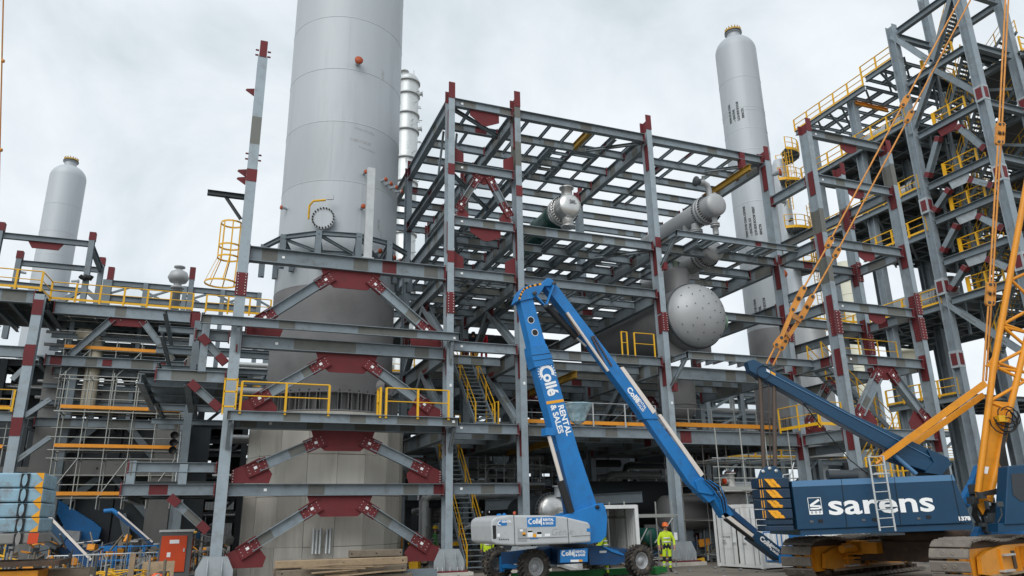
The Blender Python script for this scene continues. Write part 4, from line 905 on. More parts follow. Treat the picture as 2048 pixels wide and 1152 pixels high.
# small roof fan and pale tanks beyond
def smalltank(x, y, r, z0, z1, label, mat, cone=True):
    t = thing('storage_tank', (x, y, z0), label, 'tank'); M = Matrix.Translation((x, y, 0))
    MB().lathe([(r, z0), (r, z1), (r * .45, z1 + r * .9 if cone else z1 + .15), (0, z1 + (r * .95 if cone else .2))], M, 40).obj('shell', mat, t)
    for k in range(int((z1 - z0) / 1.6)): MB().lathe([(r, z0 + 1.6 * k), (r + .04, z0 + 1.6 * k + .03), (r, z0 + 1.6 * k + .06)], M, 40).obj('band', mat, t)
    return t
p = onY(1640, 680, 44); t = smalltank(p.x - 1.0, p.y, 1.2, 6, p.z + .9, 'pale grey cone topped tank seen between the steel columns', MAT['vessel'])
railing(t, [(p.x - 2.2, p.y - 2, p.z + 1.0), (p.x + 2.4, p.y - 2, p.z + 1.0)], post=1.4)
p = onY(1700, 600, 70); t = smalltank(p.x, p.y, 1.2, 5, p.z + 5.0, 'slim ivory ribbed column between the grey steel columns', MAT['ivory'], cone=False)
p = onY(1810, 712, 75)
t = thing('roof_fan', (p.x, p.y, p.z - 1), 'pale ivory round roof fan seen under the dark deck', 'fan')
MB().lathe([(1.5, -2), (1.5, .3), (1.9, .35), (1.9, .8), (1.0, 1.1), (0, 1.1)], Matrix.Translation(p), 28).obj('housing', MAT['ivory'], t)
member('support_frame', t, (p.x, p.y, 0), (p.x, p.y, p.z - 1.5), cen(Isec(.6, .6), .6), OS, up=(0, 1, 0))
# low pipe rack behind, closing the view under the decks
def rack(name, x0, x1, y, ztops, label, nb=6, pipes=True, depth=5, mat=None, pcol=None):
    t = thing(name, ((x0 + x1) / 2, y, 0), label, 'pipe rack'); mat = mat or OS
    zt = max(ztops)
    for i in range(nb + 1):
        x = x0 + (x1 - x0) * i / nb
        for yy in (y, y + depth): member('column', t, (x, yy, 0), (x, yy, zt), cen(Isec(.4, .4), .4), mat, up=(0, 1, 0))
        for z in ztops: member('beam', t, (x, y, z), (x, y + depth, z), Isec(.36, .24), mat)
    for z in ztops:
        for yy in (y, y + depth): member('beam', t, (x0, yy, z), (x1, yy, z), Isec(.4, .26), mat)
        if pipes:
            for k in range(4):
                r = random.choice((.12, .18, .26)); yy = y + .7 + k * (depth - 1.2) / 3
                MB().tube((x0 - 2, yy, z + r), (x1 + 2, yy, z + r), r, 12).obj('pipe', random.choice(pcol or (MAT['galv'], MAT['vessel'], MAT['inox'])), t)
    for i in range(0, nb, 2):
        xa = x0 + (x1 - x0) * i / nb; xb = x0 + (x1 - x0) * (i + 1) / nb
        for za, zb in zip((0,) + tuple(ztops[:-1]), ztops): member('brace', t, (xa, y - .02, za), (xb, y - .02, zb), cen(Isec(.2, .2), .2), mat, up=(0, 1, 0))
    return t
r1 = rack('pipe_rack', 30, 75, 58, (4, 7, 10.2), 'crowded pipe rack with yellow rails low behind the right hand steelwork', nb=9)
railing(r1, [(30, 57.8, 10.3), (75, 57.8, 10.3)], post=3, pr=.05, r=.035); railing(r1, [(30, 57.8, 7.1), (75, 57.8, 7.1)], post=3, pr=.05, r=.035)
r2 = rack('pipe_rack', 34, 64, 48, (3.4, 6.2), 'lower pipe rack with shiny pipes right behind the crane cab', nb=8)
railing(r2, [(34, 47.8, 6.3), (64, 47.8, 6.3)], post=2.4, pr=.05, r=.035)
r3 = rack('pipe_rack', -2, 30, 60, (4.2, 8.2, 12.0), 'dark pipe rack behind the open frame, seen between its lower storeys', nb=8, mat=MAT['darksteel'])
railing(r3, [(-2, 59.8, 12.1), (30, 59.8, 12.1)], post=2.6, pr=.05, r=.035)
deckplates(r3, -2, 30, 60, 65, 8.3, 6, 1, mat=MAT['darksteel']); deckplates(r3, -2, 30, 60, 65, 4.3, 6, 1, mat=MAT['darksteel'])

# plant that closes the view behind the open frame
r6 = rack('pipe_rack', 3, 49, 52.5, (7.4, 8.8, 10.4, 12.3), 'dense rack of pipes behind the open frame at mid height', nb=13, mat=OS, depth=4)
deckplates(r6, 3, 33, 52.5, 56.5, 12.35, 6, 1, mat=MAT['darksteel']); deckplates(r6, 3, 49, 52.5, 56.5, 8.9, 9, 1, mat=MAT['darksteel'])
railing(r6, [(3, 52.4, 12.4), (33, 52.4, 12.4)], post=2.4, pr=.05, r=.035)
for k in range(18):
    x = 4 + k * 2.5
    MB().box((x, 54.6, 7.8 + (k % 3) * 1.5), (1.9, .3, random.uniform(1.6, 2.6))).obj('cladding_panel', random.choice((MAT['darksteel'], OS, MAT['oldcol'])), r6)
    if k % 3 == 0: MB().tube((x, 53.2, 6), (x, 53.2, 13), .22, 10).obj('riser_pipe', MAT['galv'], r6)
# ================================================================ left structure: braced deck, concrete table and scaffold
ls = thing('deck_structure', (-7, 50, 0), 'steel deck structure with yellow railings and chevron brace on the left', 'steel frame')
YL, YLn = 50.4, 48.4
def lc(x, y, zt, mat=None):
    c = member('column', ls, (x, y, 0), (x, y, zt), cen(Isec(.55, .5), .55), CS if mat is None else mat, (0, 1, 0))
    return c
c1 = lc(-10.25, YLn, 15.0)
for z, h in ((11.4, 1.2), (7.4, 1.0), (14.2, .9)): MB().box((0, -.29, 0), (.52, .03, h)).obj('primer_band', RD, c1, Matrix.Translation((-10.25, YLn, z)))
c2 = lc(-1.9, YL, 15.1); MB().box((0, -.29, 0), (.52, .03, 1.0)).obj('primer_band', RD, c2, Matrix.Translation((-1.9, YL, 14.6)))
for x in (-18, -10.2, -6, -1.9, 3): lc(x, 58, 15.0, OS)
lc(-18, YLn, 15, OS); lc(-8.4, YL + .6, 12, OS)
for z, h in ((15.2, .75), (11.9, .62), (8.2, .5)):
    beam(ls, (-9.9, YL, z), (-2.2, YL, z), h, .36); beam(ls, (-18, YLn, z), (-10.5, YLn, z), h, .36)
    for x in (-10.25, -6, -1.9): beam(ls, (x, YL + .2, z - .05), (x, 58, z - .05), .5, .3, OS, ends=False)
beam(ls, (-9.6, YL + .9, 11.35), (-2.2, YL + .9, 11.35), .42, .3)
for i in range(8): member('joist', ls, (-9.6 + i * 1.0, YL + .2, 15.1), (-9.6 + i * 1.0, 57.8, 15.1), Isec(.3, .2), OS)
for y in (52.4, 54.2, 56): member('joist', ls, (-10, y, 15.0), (-2, y, 15.0), Isec(.45, .28), OS)
for i in range(7): member('joist', ls, (-17.6 + i * 1.1, YLn + .2, 15.1), (-17.6 + i * 1.1, 57.8, 15.1), Isec(.3, .2), OS)
for i in range(7): member('joist', ls, (-9.2 + i * 1.0, YL + .2, 11.75), (-9.2 + i * 1.0, 54, 11.75), Isec(.24, .2), OS)
for y in (52.4, 54.6): member('joist', ls, (-10, y, 11.8), (-2, y, 11.8), Isec(.4, .28), OS)
deckplates(ls, -10.2, -1.7, YL + .1, 58, 15.27, 6, 4); deckplates(ls, -19, -10.2, YLn + .1, 58, 15.27, 4, 4)
chv = [((-8.6, YL, 11.95), (-6.6, YL, 14.4)), ((-3.0, YL, 11.95), (-5.0, YL, 14.4))]
for p, q in chv: member('brace', ls, p, q, cen(Isec(.4, .32), .4), ST, up=(0, 1, 0) if False else (V(q) - V(p)).cross(V((0, 1, 0))))
MB().prism([(-1.2, 0), (1.2, 0), (.8, -.5), (-.8, -.5)], .04, Matrix.Translation((-5.8, YL, 14.45))).obj('gusset_plate', RD, ls)
for x in (-6.6, -3.6): MB().box((0, -.03, 0), (.5, .02, .4)).obj('primer_band', RD, ls, Matrix.Translation((x, YL, 11.6)))
railing(ls, [(-18, YLn - .1, 15.3), (-10.3, YLn - .1, 15.3), (-10.15, YL - .1, 15.3), (-2.2, YL - .1, 15.3)], post=1.35, pr=.055, r=.036)
railing(ls, [(-1.4, YL - .1, 15.3), (2.6, YL - .1, 15.3)], post=1.35, pr=.055, r=.036)
for p, q in (((-10.4, YLn, 10.7), (-10.9, YLn, 10.0)), ((-10, YLn, 8.0), (-8.9, YLn, 9.0)), ((-10, YLn, 5.6), (-8.6, YLn, 6.9))): member('knee_brace', ls, p, q, cen(Isec(.26, .26), .26), ST, up=(0, 1, 0))
# portal frame on top, around the far column
def pp(u, v_): return onY(u, v_, 57.0)
pts = [pp(5, 446), pp(187, 466)]; q2 = [onY(42, 503, 62), onY(206, 516, 62)]
for p in pts + q2:
    c = member('column', ls, (p.x, p.y, 15.2), (p.x, p.y, p.z - .6), cen(Isec(.4, .36), .4), OS, (0, 1, 0)); MB().box((0, 0, 0), (.42, .44, .6)).obj('primed_column_head', RD, c, Matrix.Translation((p.x, p.y, p.z - .3)))
beam(ls, (pts[0].x, 57, pts[0].z - .7), (pts[1].x, 57, pts[0].z - .7), .4, .3, OS); beam(ls, (q2[0].x, 62, q2[0].z - .7), (q2[1].x, 62, q2[0].z - .7), .4, .3, OS)
beam(ls, (pts[1].x, 57, pts[1].z - .8), (q2[1].x, 62, q2[1].z - .8), .4, .3, OS)
MB().prism([(-1.1, 0), (1.1, 0), (.8, -.5), (-.8, -.5)], .04, Matrix.Translation(((pts[0].x + pts[1].x) / 2, 57, pts[0].z - 1.1))).obj('gusset_plate', RD, ls)
for s in (-1, 1): member('brace', ls, (pts[1].x, 57, 18), (pts[1].x + s * 3.2, 57, 15.4), cen(Isec(.3, .3), .3), OS, up=(0, 1, 0))
beam(ls, (pts[0].x - 4, 57, 18.2), (pts[1].x, 57, 18.0), .35, .3, OS)
# low roof truss with pipes right of it
a_ = onY(212, 560, 66); b_ = onY(420, 590, 66)
for dz in (0, -1.3): beam(ls, (a_.x, 66, a_.z + dz), (b_.x + 4, 66, a_.z + dz), .45, .3, OS)
for k in range(5):
    x = a_.x + (b_.x + 4 - a_.x) * k / 4; member('post', ls, (x, 66, 12), (x, 66, a_.z), cen(Isec(.4, .36), .4), OS, up=(0, 1, 0))
    if k < 4: member('brace', ls, (x, 66, a_.z - 1.3), (x + 2.2, 66, a_.z - .3), cen(Isec(.16, .16), .16), OS, up=(0, 1, 0)); member('brace', ls, (x + 4.2, 66, a_.z - 1.3), (x + 2.2, 66, a_.z - .3), cen(Isec(.16, .16), .16), OS, up=(0, 1, 0))
for u in (222, 385):
    p = onY(u, 548, 66); MB().box((0, 0, 0), (.45, .45, 1.1)).obj('primed_column_head', RD, ls, Matrix.Translation(p)); member('column', ls, (p.x, 66, 0), (p.x, 66, p.z - .5), cen(Isec(.42, .4), .42), OS, (0, 1, 0))
for z in (16.2, 16.7): MB().tube((a_.x, 64, z), (b_.x, 64, z), .12, 8).obj('pipe', MAT['galv'], ls)
p = onY(357, 556, 62); t = thing('relief_valve', (p.x, p.y, 15.3), 'white round relief valve standing above the yellow railing', 'valve')
MB().lathe([(.1, 15.3 - p.z), (.3, 15.3 - p.z), (.3, -.9), (.5, -.9), (.5, -.75), (.3, -.7), (.3, -.45), (.62, -.35), (.8, 0), (.62, .45), (.2, .7), (.2, .8), (.42, .85), (.42, .95), (0, 1.0)], Matrix.Translation(p), 24).obj('body', MAT['vessel'], t)
MB().box((0, 0, 0), (2.0, .6, 1.4)).obj('valve_skid', MAT['oldsteel'], t, Matrix.Translation((p.x, p.y, 16.0)))
# green garland of cable at the column foot
MB().path([onY(160 + i * 4, 552 + (i % 3) * 3, 56.6) for i in range(7)], .16, 6).obj('cable_bundle', MAT['black'], ls)
# concrete table-top foundation
ct = thing('concrete_table', (-6, 53, 0), 'grey concrete table foundation with thick beams behind the scaffold', 'foundation')
CD = MAT['concd']
YT = 52.0
def cbox(name, x0, x1, y0, y1, z0, z1): return MB().box(((x0 + x1) / 2, (y0 + y1) / 2, (z0 + z1) / 2), (x1 - x0, y1 - y0, z1 - z0)).obj(name, CD, ct)
for x0, x1 in ((-10.1, -8.9), (-3.6, -2.3)): cbox('pier', x0, x1, YT, YT + 1.4, 0, 12.2); cbox('pier', x0, x1, YT + 5, YT + 6.4, 0, 9)
tb = cbox('table_beam', -9.9, -2.0, YT - .12, YT + 1.2, 9.0, 10.35); mb = cbox('table_beam', -9.9, -2.0, YT - .12, YT + 1.2, 5.0, 5.9)
for u in (0, 1, 2, 3): 
    for z, o_ in ((9.9, tb), (9.5, tb), (5.45, mb)): MB().box((0, 0, 0), (.1, .04, .1)).obj('tie_hole', MAT['black'], o_, Matrix.Translation((-9 + 2.1 * u + (.4 if z < 6 else 0), YT - .13, z)))
cbox('slab', -9.9, -2.2, YT + 1.3, YT + 6.4, 9.3, 10.3)
for (xa, za), (xb, zb) in (((-9.0, 2.6), (-6.4, 5.0)), ((-3.4, 2.6), (-5.6, 5.0)), ((-9.0, 6.0), (-6.3, 8.8)), ((-3.4, 6.0), (-5.8, 8.8)), ((-8.6, 0), (-7.6, 2.6)), ((-4.0, 0), (-4.9, 2.8))):
    member('raking_strut', ct, (xa, YT + .9, za), (xb, YT + .9, zb), cen(Bsec(.4, .4), .4), MAT['oldsteel'], up=(0, 1, 0))
for x_ in (-12, -9.4, -6.8, -4.2, -1.6): MB().box((x_, YT + 1.5, 4.0), (2.5, .3, 8.4)).obj('painted_shade_panel', MAT['darksteel'], ct)  # dark sheets added as painted shade for the deep void behind the table
cbox('slab', -12, 0, YT + 1.3, YT + 6.4, 5.3, 5.6)
# pipe elbow and vertical pipe
MB().path([(-7.4, 51.0, 9.0), (-7.4, 51.0, 12.5), (-7.55, 51.2, 13.1), (-8.0, 51.6, 13.5), (-8.5, 52, 13.6)], .42, 14).obj('pipe_elbow', material('beige_pipe', (.42, .37, .28), .6), ct)
# ---- scaffold
YS = 47.6
def scaffold(name, x0, x1, y0, y1, ztop, lifts, nx, label, boards, mat=None, base=0, boardmat=None, ledg=True, diag=True):
    t = thing(name, ((x0 + x1) / 2, (y0 + y1) / 2, base), label, 'scaffold'); mat = mat or MAT['scaf']
    std = MB().tube((0, 0, base), (0, 0, ztop), .034, 6).mesh('standard', mat)
    for i in range(nx + 1):
        for y in (y0, y1): inst('standard', std, t, Matrix.Translation((x0 + (x1 - x0) * i / nx, y, 0)))
    lg = MB().tube((x0 - .3, 0, 0), (x1 + .3, 0, 0), .028, 6).mesh('ledger', mat); tr = MB().tube((0, y0 - .2, 0), (0, y1 + .2, 0), .028, 5).mesh('transom', mat)
    for z in lifts:
        for y in (y0, y1):
            inst('ledger', lg, t, Matrix.Translation((0, y, z)))
        for i in range(nx + 1): inst('transom', tr, t, Matrix.Translation((x0 + (x1 - x0) * i / nx, 0, z - .06)))
    for z in boards:
        MB().bar((x0, y0 - .06, z + .14), (x1, y0 - .06, z + .12), .035, .19).obj('toe_board', boardmat or MAT['orange'], t)
        k = max(3, int((y1 - y0) / .25)); n_ = max(2, int((x1 - x0) / 2.4))
        pm = MB().box((0, 0, 0), ((x1 - x0) / n_ - .02, (y1 - y0) / k - .02, .045)).mesh('plank', MAT['timberd'])
        for i in range(n_):
            for j in range(k): inst('plank', pm, t, Matrix.Translation((x0 + (x1 - x0) * (i + .5) / n_, y0 + (y1 - y0) * (j + .5) / k, z)))
        for y in (y0,):
            for h in (.6, 1.1): inst('ledger', lg, t, Matrix.Translation((0, y, z + h)))
    if diag:
        for i in range(0, nx, 2):
            xa = x0 + (x1 - x0) * i / nx; xb = x0 + (x1 - x0) * (i + 1) / nx
            MB().tube((xa, y0 - .05, lifts[0]), (xb, y0 - .05, lifts[1] if len(lifts) > 1 else ztop), .034, 6).obj('diagonal', mat, t)
    return t
zb = [onY(200, v_, YS).z for v_ in (992, 897, 820)]
pL = onY(92, 992, YS).x; pR = onY(352, 897, YS).x
scaffold('scaffold', pL, pR, YS, YS + 1.3, onY(200, 745, YS).z, [zb[0] - .1, zb[0] + 2.0, zb[1] - .1, zb[1] + 2, zb[2] - .1, zb[2] + 1.9], 5, 'tube scaffold with three orange toe boards in front of the concrete table', zb, base=zb[0] - .7)
scaffold('scaffold', -9.0, -2.0, YT - 1.5, YT - .5, 13, [zb[2] + 2.2, zb[2] + 4.0, zb[2] + 6], 5, 'upper tube scaffold with orange board behind the left deck brace', [zb[2] + 4.0], base=zb[2] + .5)
scaffold('scaffold', -19, -10.8, YS + 1, YS + 2.2, 9.5, [2.4, 4.4, 6.4, 8.4], 4, 'tube scaffold with orange board at the left picture edge', [zb[1], zb[2]])
railing(ls, [(-18, YLn - .3, 8.3), (-10.6, YLn - .3, 8.3)], post=1.4, pr=.05)
# cluster of black floodlights on the scaffold end
p = onY(360, 886, 46.5); t = thing('floodlight_cluster', (p.x, p.y, p.z - 1.5), 'six black floodlights on a pole at the scaffold end', 'floodlights')
MB().tube((p.x, p.y, p.z - 3.0), (p.x, p.y, p.z + .6), .05, 8).obj('pole', MAT['galv'], t)
for i in range(3):
    for s in (-1, 1):
        MB().lathe([(.05, .12), (.2, .0), (.22, -.1), (.22, -.14), (.19, -.14), (.17, -.06), (0, -.05)], rot_to((p.x + s * .33, p.y, p.z + .45 - .42 * i), (0, .9, .2)), 14).obj('lamp_head', MAT['black'], t)
for i in range(3): MB().tube((p.x - .4, p.y + .05, p.z + .45 - .42 * i), (p.x + .4, p.y + .05, p.z + .45 - .42 * i), .025, 6).obj('cross_bar', MAT['black'], t)
# racks and clutter far behind on the left
r4 = rack('pipe_rack', -34, -2, 66, (4.0, 7.5, 11.5), 'dim pipe rack far behind the concrete table on the left', nb=8, mat=OS)
railing(r4, [(-34, 65.8, 4.1), (-2, 65.8, 4.1)], post=2.4, pr=.05)

# densely packed levels behind the left deck
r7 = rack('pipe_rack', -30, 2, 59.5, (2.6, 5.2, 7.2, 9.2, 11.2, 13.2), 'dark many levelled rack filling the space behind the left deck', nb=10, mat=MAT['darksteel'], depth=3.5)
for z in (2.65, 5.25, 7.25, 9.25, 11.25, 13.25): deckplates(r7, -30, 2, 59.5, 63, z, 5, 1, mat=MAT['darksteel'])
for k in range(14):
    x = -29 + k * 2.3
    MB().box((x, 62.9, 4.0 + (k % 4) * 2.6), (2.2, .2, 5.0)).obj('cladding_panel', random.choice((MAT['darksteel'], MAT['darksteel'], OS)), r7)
for z in (8.2, 11.9): deckplates(ls, -10, -1.9, 53.5, 58, z + .05, 4, 2, mat=MAT['darksteel'])  # dark plates added to darken the storeys under the left deck
for z in (9.4, 10.4, 12.7, 13.5):
    for y in (51.6, 53.4): member('pipe_support', ls, (-10, y, z), (-1.8, y, z), Isec(.26, .2), OS)
    MB().tube((-10.5, 52.6, z + .3), (-1.5, 52.6, z + .3), random.choice((.1, .16, .22)), 10).obj('pipe', random.choice((MAT['galv'], MAT['vessel'])), ls)
for x in (-9, -7.2, -5.2, -3.4): member('post', ls, (x, 51.8, 8.2), (x, 51.8, 15), cen(Isec(.24, .24), .24), OS, up=(0, 1, 0))
# tie-in steel between the left deck and column A
for z in (8.3, 9.9, 11.4, 12.6):
    member('beam', ls, (-3.5, 44, z), (3.2, 44, z), Isec(.34, .22), OS); member('beam', ls, (-3.5, 47, z - .4), (3.2, 47, z - .4), Isec(.3, .22), OS)
    for x in (-3.0, -1.2, .6): member('joist', ls, (x, 40.0, z - .1), (x, 49, z - .1), Isec(.22, .16), OS)
for x in (-1.5, 3.0): member('column', ls, (x, 44, 0), (x, 44, 13), cen(Isec(.4, .4), .4), OS, (0, 1, 0))
# ================================================================ crawler crane
FH = V((FWD.x, FWD.y, 0)).normalized(); RH = V((FH.y, -FH.x, 0))
def on_plane(u, v_, P, n): d = ray(u, v_); return EYE + d * ((V(P) - EYE).dot(n) / d.dot(n))
CO = atd(1596, 1060, 22.0)
def cp(u, v_, b=0.0): return on_plane(u, v_, CO + FH * b, FH)
cr_ = thing('crawler_crane', (19.5, 18.5, 0), 'dark blue and yellow crawler crane with white lettering and hazard striped counterweights', 'crane')
CB, CY_, CL = MAT['craneblue'], MAT['craneyel'], MAT['cranelight']
def slab(name, par, pts, mat, b0, t, bevel=0):
    """outline in the crane's side plane, given thickness t into the depth from offset b0"""
    pts = [cp(u, v_, b0) for u, v_ in pts]; n = len(pts); vs = pts + [p + FH * t for p in pts]
    o = MB().add(vs, [tuple(range(n)), tuple(range(2 * n - 1, n - 1, -1))] + [(i, i + n, (i + 1) % n + n, (i + 1) % n) for i in range(n)]).obj(name, mat, par)
    if bevel:
        md = o.modifiers.new('bevel', 'BEVEL'); md.width = bevel; md.segments = 3; md.limit_method = 'ANGLE'
    return o
def px(*a): return list(a)
ho = slab('machinery_house', cr_, px((1583, 962), (1906, 949), (1947, 1046), (1596, 1060)), CB, 0, 2.9, .03)
slab('light_stripe', ho, px((1583.5, 962), (1906, 949.5), (1911, 961), (1584.5, 974)), CL, -.006, .006)
slab('sill', ho, px((1600, 1060.5), (1947, 1047), (1945, 1059), (1602, 1071)), MAT['craneblue'], .06, 2.8)
for a, b_ in (((1682, 958), (1694, 1056)), ((1788, 954), (1802, 1052)), ((1902, 950), (1922, 1047))):
    MB().bar(cp(*a) - FH * .004, cp(*b_) - FH * .004, .012, .022, FH).obj('door_gap', MAT['black'], ho)
for u, v_ in ((1641, 1042), (1749, 1039), (1857, 1034)): MB().box((0, 0, 0), (.13, .02, .09), face_frame(cp(u, v_) - FH * .006, RH, (0, 0, 1)) @ Matrix.Rotation(math.pi / 2, 4, 'X')).obj('door_latch', MAT['black'], ho)
for u, v_ in ((1623, 1043), (1727, 1040), (1837, 1037)): MB().box((0, 0, 0), (.10, .02, .06), face_frame(cp(u, v_) - FH * .006, RH, (0, 0, 1)) @ Matrix.Rotation(math.pi / 2, 4, 'X')).obj('door_latch', MAT['greybox'], ho)
xd = (cp(1880, 1022) - cp(1655, 1030)); WH = MAT['tagw']
text_obj('lettering', 'sarens', face_frame(cp(1657, 1029) - FH * .012, xd, (0, 0, 1)), .80, WH, ho, bold=.016, ext=.002, sx=1.56)
text_obj('lettering', '1378', face_frame(cp(1916, 1041) - FH * .012, xd, (0, 0, 1)), .15, WH, ho, bold=.008, ext=.002, sx=1.25)
# emblem: framed mark with a folded arm over three rollers
lg = face_frame(cp(1619, 1029.5) - FH * .010, xd, (0, 0, 1))
def emb(M, s, par, mat):
    b = MB()
    def q(poly): b.add([M @ V((x * s, y * s, 0)) for x, y in poly], [tuple(range(len(poly)))])
    for poly in ([(0, 0), (1, 0), (1, .04), (0, .04)], [(0, 1.18), (1, 1.18), (1, 1.22), (0, 1.22)], [(0, 0), (.04, 0), (.04, 1.22), (0, 1.22)], [(.96, 0), (1, 0), (1, 1.22), (.96, 1.22)],
                 [(.12, .72), (.82, 1.12), (.9, .98), (.36, .66), (.9, .66), (.9, .52), (.12, .56)], [(.12, .36), (.78, .36), (.78, .48), (.12, .48)], [(.72, .36), (.94, .42), (.94, .6), (.78, .66), (.78, .48)], [(.04, .04), (.96, .04), (.96, .26), (.04, .26)]): q(poly)
    o = b.obj('emblem', mat, par)
    for k in range(3):
        MB().lathe([(.08 * s, 0), (.045 * s, 0)], M @ Matrix.Translation(((.2 + .3 * k) * s, .15 * s, .003)), 14, sm=False).obj('emblem_roller', MAT['craneblue'], o)
emb(lg, .40, ho, WH)
# ladder leaning on the house
la = MB()
for u0, u1 in ((1737, 1760), (1766, 1791)): la.bar(cp(u0, 912, -.25), cp(u1, 1062, -.35), .05, .03, FH)
for i in range(9):
    t = i / 8.4; la.tube(cp(1737 + 23 * t, 914 + 148 * t, -.26 - .1 * t), cp(1766 + 25 * t, 912 + 148 * t, -.26 - .1 * t), .017, 6)
la.obj('ladder', MAT['galv'], cr_)
MB().box((0, 0, 0), (.45, .25, .04), face_frame(cp(1760, 947, -.1), RH, (0, 0, 1)) @ Matrix.Rotation(math.pi / 2, 4, 'X')).obj('step', MAT['galv'], cr_)
MB().box((0, 0, 0), (.7, .6, .06), Matrix.Translation(cp(1775, 1068, -.2))).obj('step', MAT['darksteel'], cr_)
# counterweight: four striped slabs on two base slabs
cwx = [cp(1504, 1000), cp(1553, 1000), cp(1580, 1000)]
def plan(z0, z1, name, mat, par, grow=0.0):
    p0 = cp(1522, 1010) - RH * grow; p1 = cp(1556, 1010); p2 = cp(1583, 1010)
    pl = [p0 + FH * .35, p0 + RH * .05 + FH * .16, p0 + RH * .16 + FH * .02 - FH * grow, p1 - FH * (.0 + grow), p2 - FH * (.02 + grow), p2 + FH * 1.0, p0 + RH * .3 + FH * 1.0, p0 + FH * .75]
    n = len(pl); vs = [V((p.x, p.y, z0)) for p in pl] + [V((p.x, p.y, z1)) for p in pl]
    o = MB().add(vs, [tuple(range(n - 1, -1, -1)), tuple(range(n, 2 * n))] + [(i, (i + 1) % n, (i + 1) % n + n, i + n) for i in range(n)]).obj(name, mat, par)
    md = o.modifiers.new('bevel', 'BEVEL'); md.width = .025; md.segments = 2; md.limit_method = 'ANGLE'
    return o, pl
zs = [cp(1530, v_).z for v_ in (1064, 1051, 1039, 1018, 998, 977, 955)]
wt = thing_cw = MB()
cwg = None
for k, (za, zb_) in enumerate(zip(zs[:-1], zs[1:])):
    o, pl = plan(za + .012, zb_ - .012, 'counterweight_slab', MAT['cwblue'], cr_, 0.0 if k > 1 else -.04)
    if k > 1:
        a, b_ = pl[2], pl[3]; d = (b_ - a).normalized(); L = (b_ - a).length; h = zb_ - za
        M = face_frame(V((a.x, a.y, za)) - FH * .006, d, (0, 0, 1))
        MB().add([M @ V(q) for q in ((.02, .03, 0), (L * .97, .03, 0), (L * .97, h - .03, 0), (.02, h - .03, 0))], [(0, 1, 2, 3)]).obj('black_ground', MAT['black'], o)
        for i in range(2):                              # worn yellow diagonal bars
            x0 = L * (.04 + .38 * i)
            for j in range(5):
                y0 = .04 + (h - .08) * j / 5; y1 = .04 + (h - .08) * (j + 1) / 5; w1 = .17 * random.uniform(.8, 1.1); ja = random.uniform(-.012, .012)
                xa = x0 + .2 * (1 - (j) / 5) + ja; xb = x0 + .2 * (1 - (j + 1) / 5) + ja
                MB().add([M @ V(q) for q in ((xa, y0, .003), (xa + w1, y0, .003), (xb + w1, y1, .003), (xb, y1, .003))], [(0, 1, 2, 3)]).obj('hazard_bar', MAT['hazy'], o)
        c_, d_ = pl[1], pl[2]
        for j in range(2):
            q0 = c_.lerp(d_, .15 + .45 * j); q1 = c_.lerp(d_, .32 + .45 * j); n_ = (d_ - c_).cross(V((0, 0, 1))).normalized() * .006
            MB().add([V((q.x, q.y, z)) + n_ for q, z in ((q0, za + .04), (q1, za + .04), (q1, zb_ - .04), (q0, zb_ - .04))], [(0, 1, 2, 3)]).obj('hazard_bar', MAT['hazy'], o)
for b0 in (.55, 1.5):
    lug = slab('lifting_lug', cr_, px((1516, 957), (1522, 940), (1534, 932), (1550, 932), (1560, 940), (1568, 957)), CB, b0, .09, .01)
    for u, v_ in ((1526, 943), (1539, 937), (1552, 942)): MB().lathe([(.055, 0), (.055, .03), (0, .03)], rot_to(cp(u, v_, b0), -FH), 10).obj('pin', MAT['galv'], lug)
# gantry mast
ga = slab('gantry_mast', cr_, px((1494, 722), (1508, 718), (1700, 826), (1890, 912), (1901, 926), (1880, 948), (1862, 945), (1692, 852), (1500, 742)), CB, 1.1, .42, .02)
MB().bar(cp(1530, 742, 1.09), cp(1875, 922, 1.09), .02, .05, FH).obj('conduit', CL, ga)
slab('gantry_strut', cr_, px((1773, 905), (1780, 905), (1862, 922), (1880, 925), (1880, 945), (1862, 945), (1775, 917)), CB, 1.06, .5, .02)
slab('gantry_foot', cr_, px((1855, 900), (1896, 915), (1903, 928), (1884, 950), (1850, 945), (1868, 925)), CB, 1.02, .06)
MB().tube(cp(1790, 912, 1.0), cp(1832, 948, 1.0), .07, 10).obj('raising_cylinder', CL, cr_)
shp = MB().lathe([(.22, 0), (.22, .5), (0, .5)], rot_to(cp(1528, 744, 1.05), FH), 20).obj('sheave', MAT['darksteel'], ga)
MB().add([cp(1532, 737, 1.09), cp(1544, 743, 1.09), cp(1546, 750, 1.09), cp(1534, 744, 1.09)], [(0, 1, 2, 3)]).obj('warning_sign', MAT['tagw'], ga)
MB().add([cp(1540, 741, 1.088), cp(1551, 747, 1.088), cp(1551, 752, 1.088), cp(1540, 747, 1.088)], [(0, 1, 2, 3)]).obj('warning_sign', MAT['hazy'], ga)
for u0, u1, r_ in ((1520, 1528, .07), (1548, 1550, .07), (1537, 1541, .02)):
    MB().tube(cp(u0, 752, 1.25), cp(u1, 940, 1.25), r_, 8).obj('hoist_rope', MAT['rope'], cr_)
MB().path([cp(1570, 760, 1.3), cp(1640, 850, 1.3), cp(1700, 920, 1.3), cp(1745, 955, 1.3)], .018, 5).obj('cable', MAT['black'], cr_)
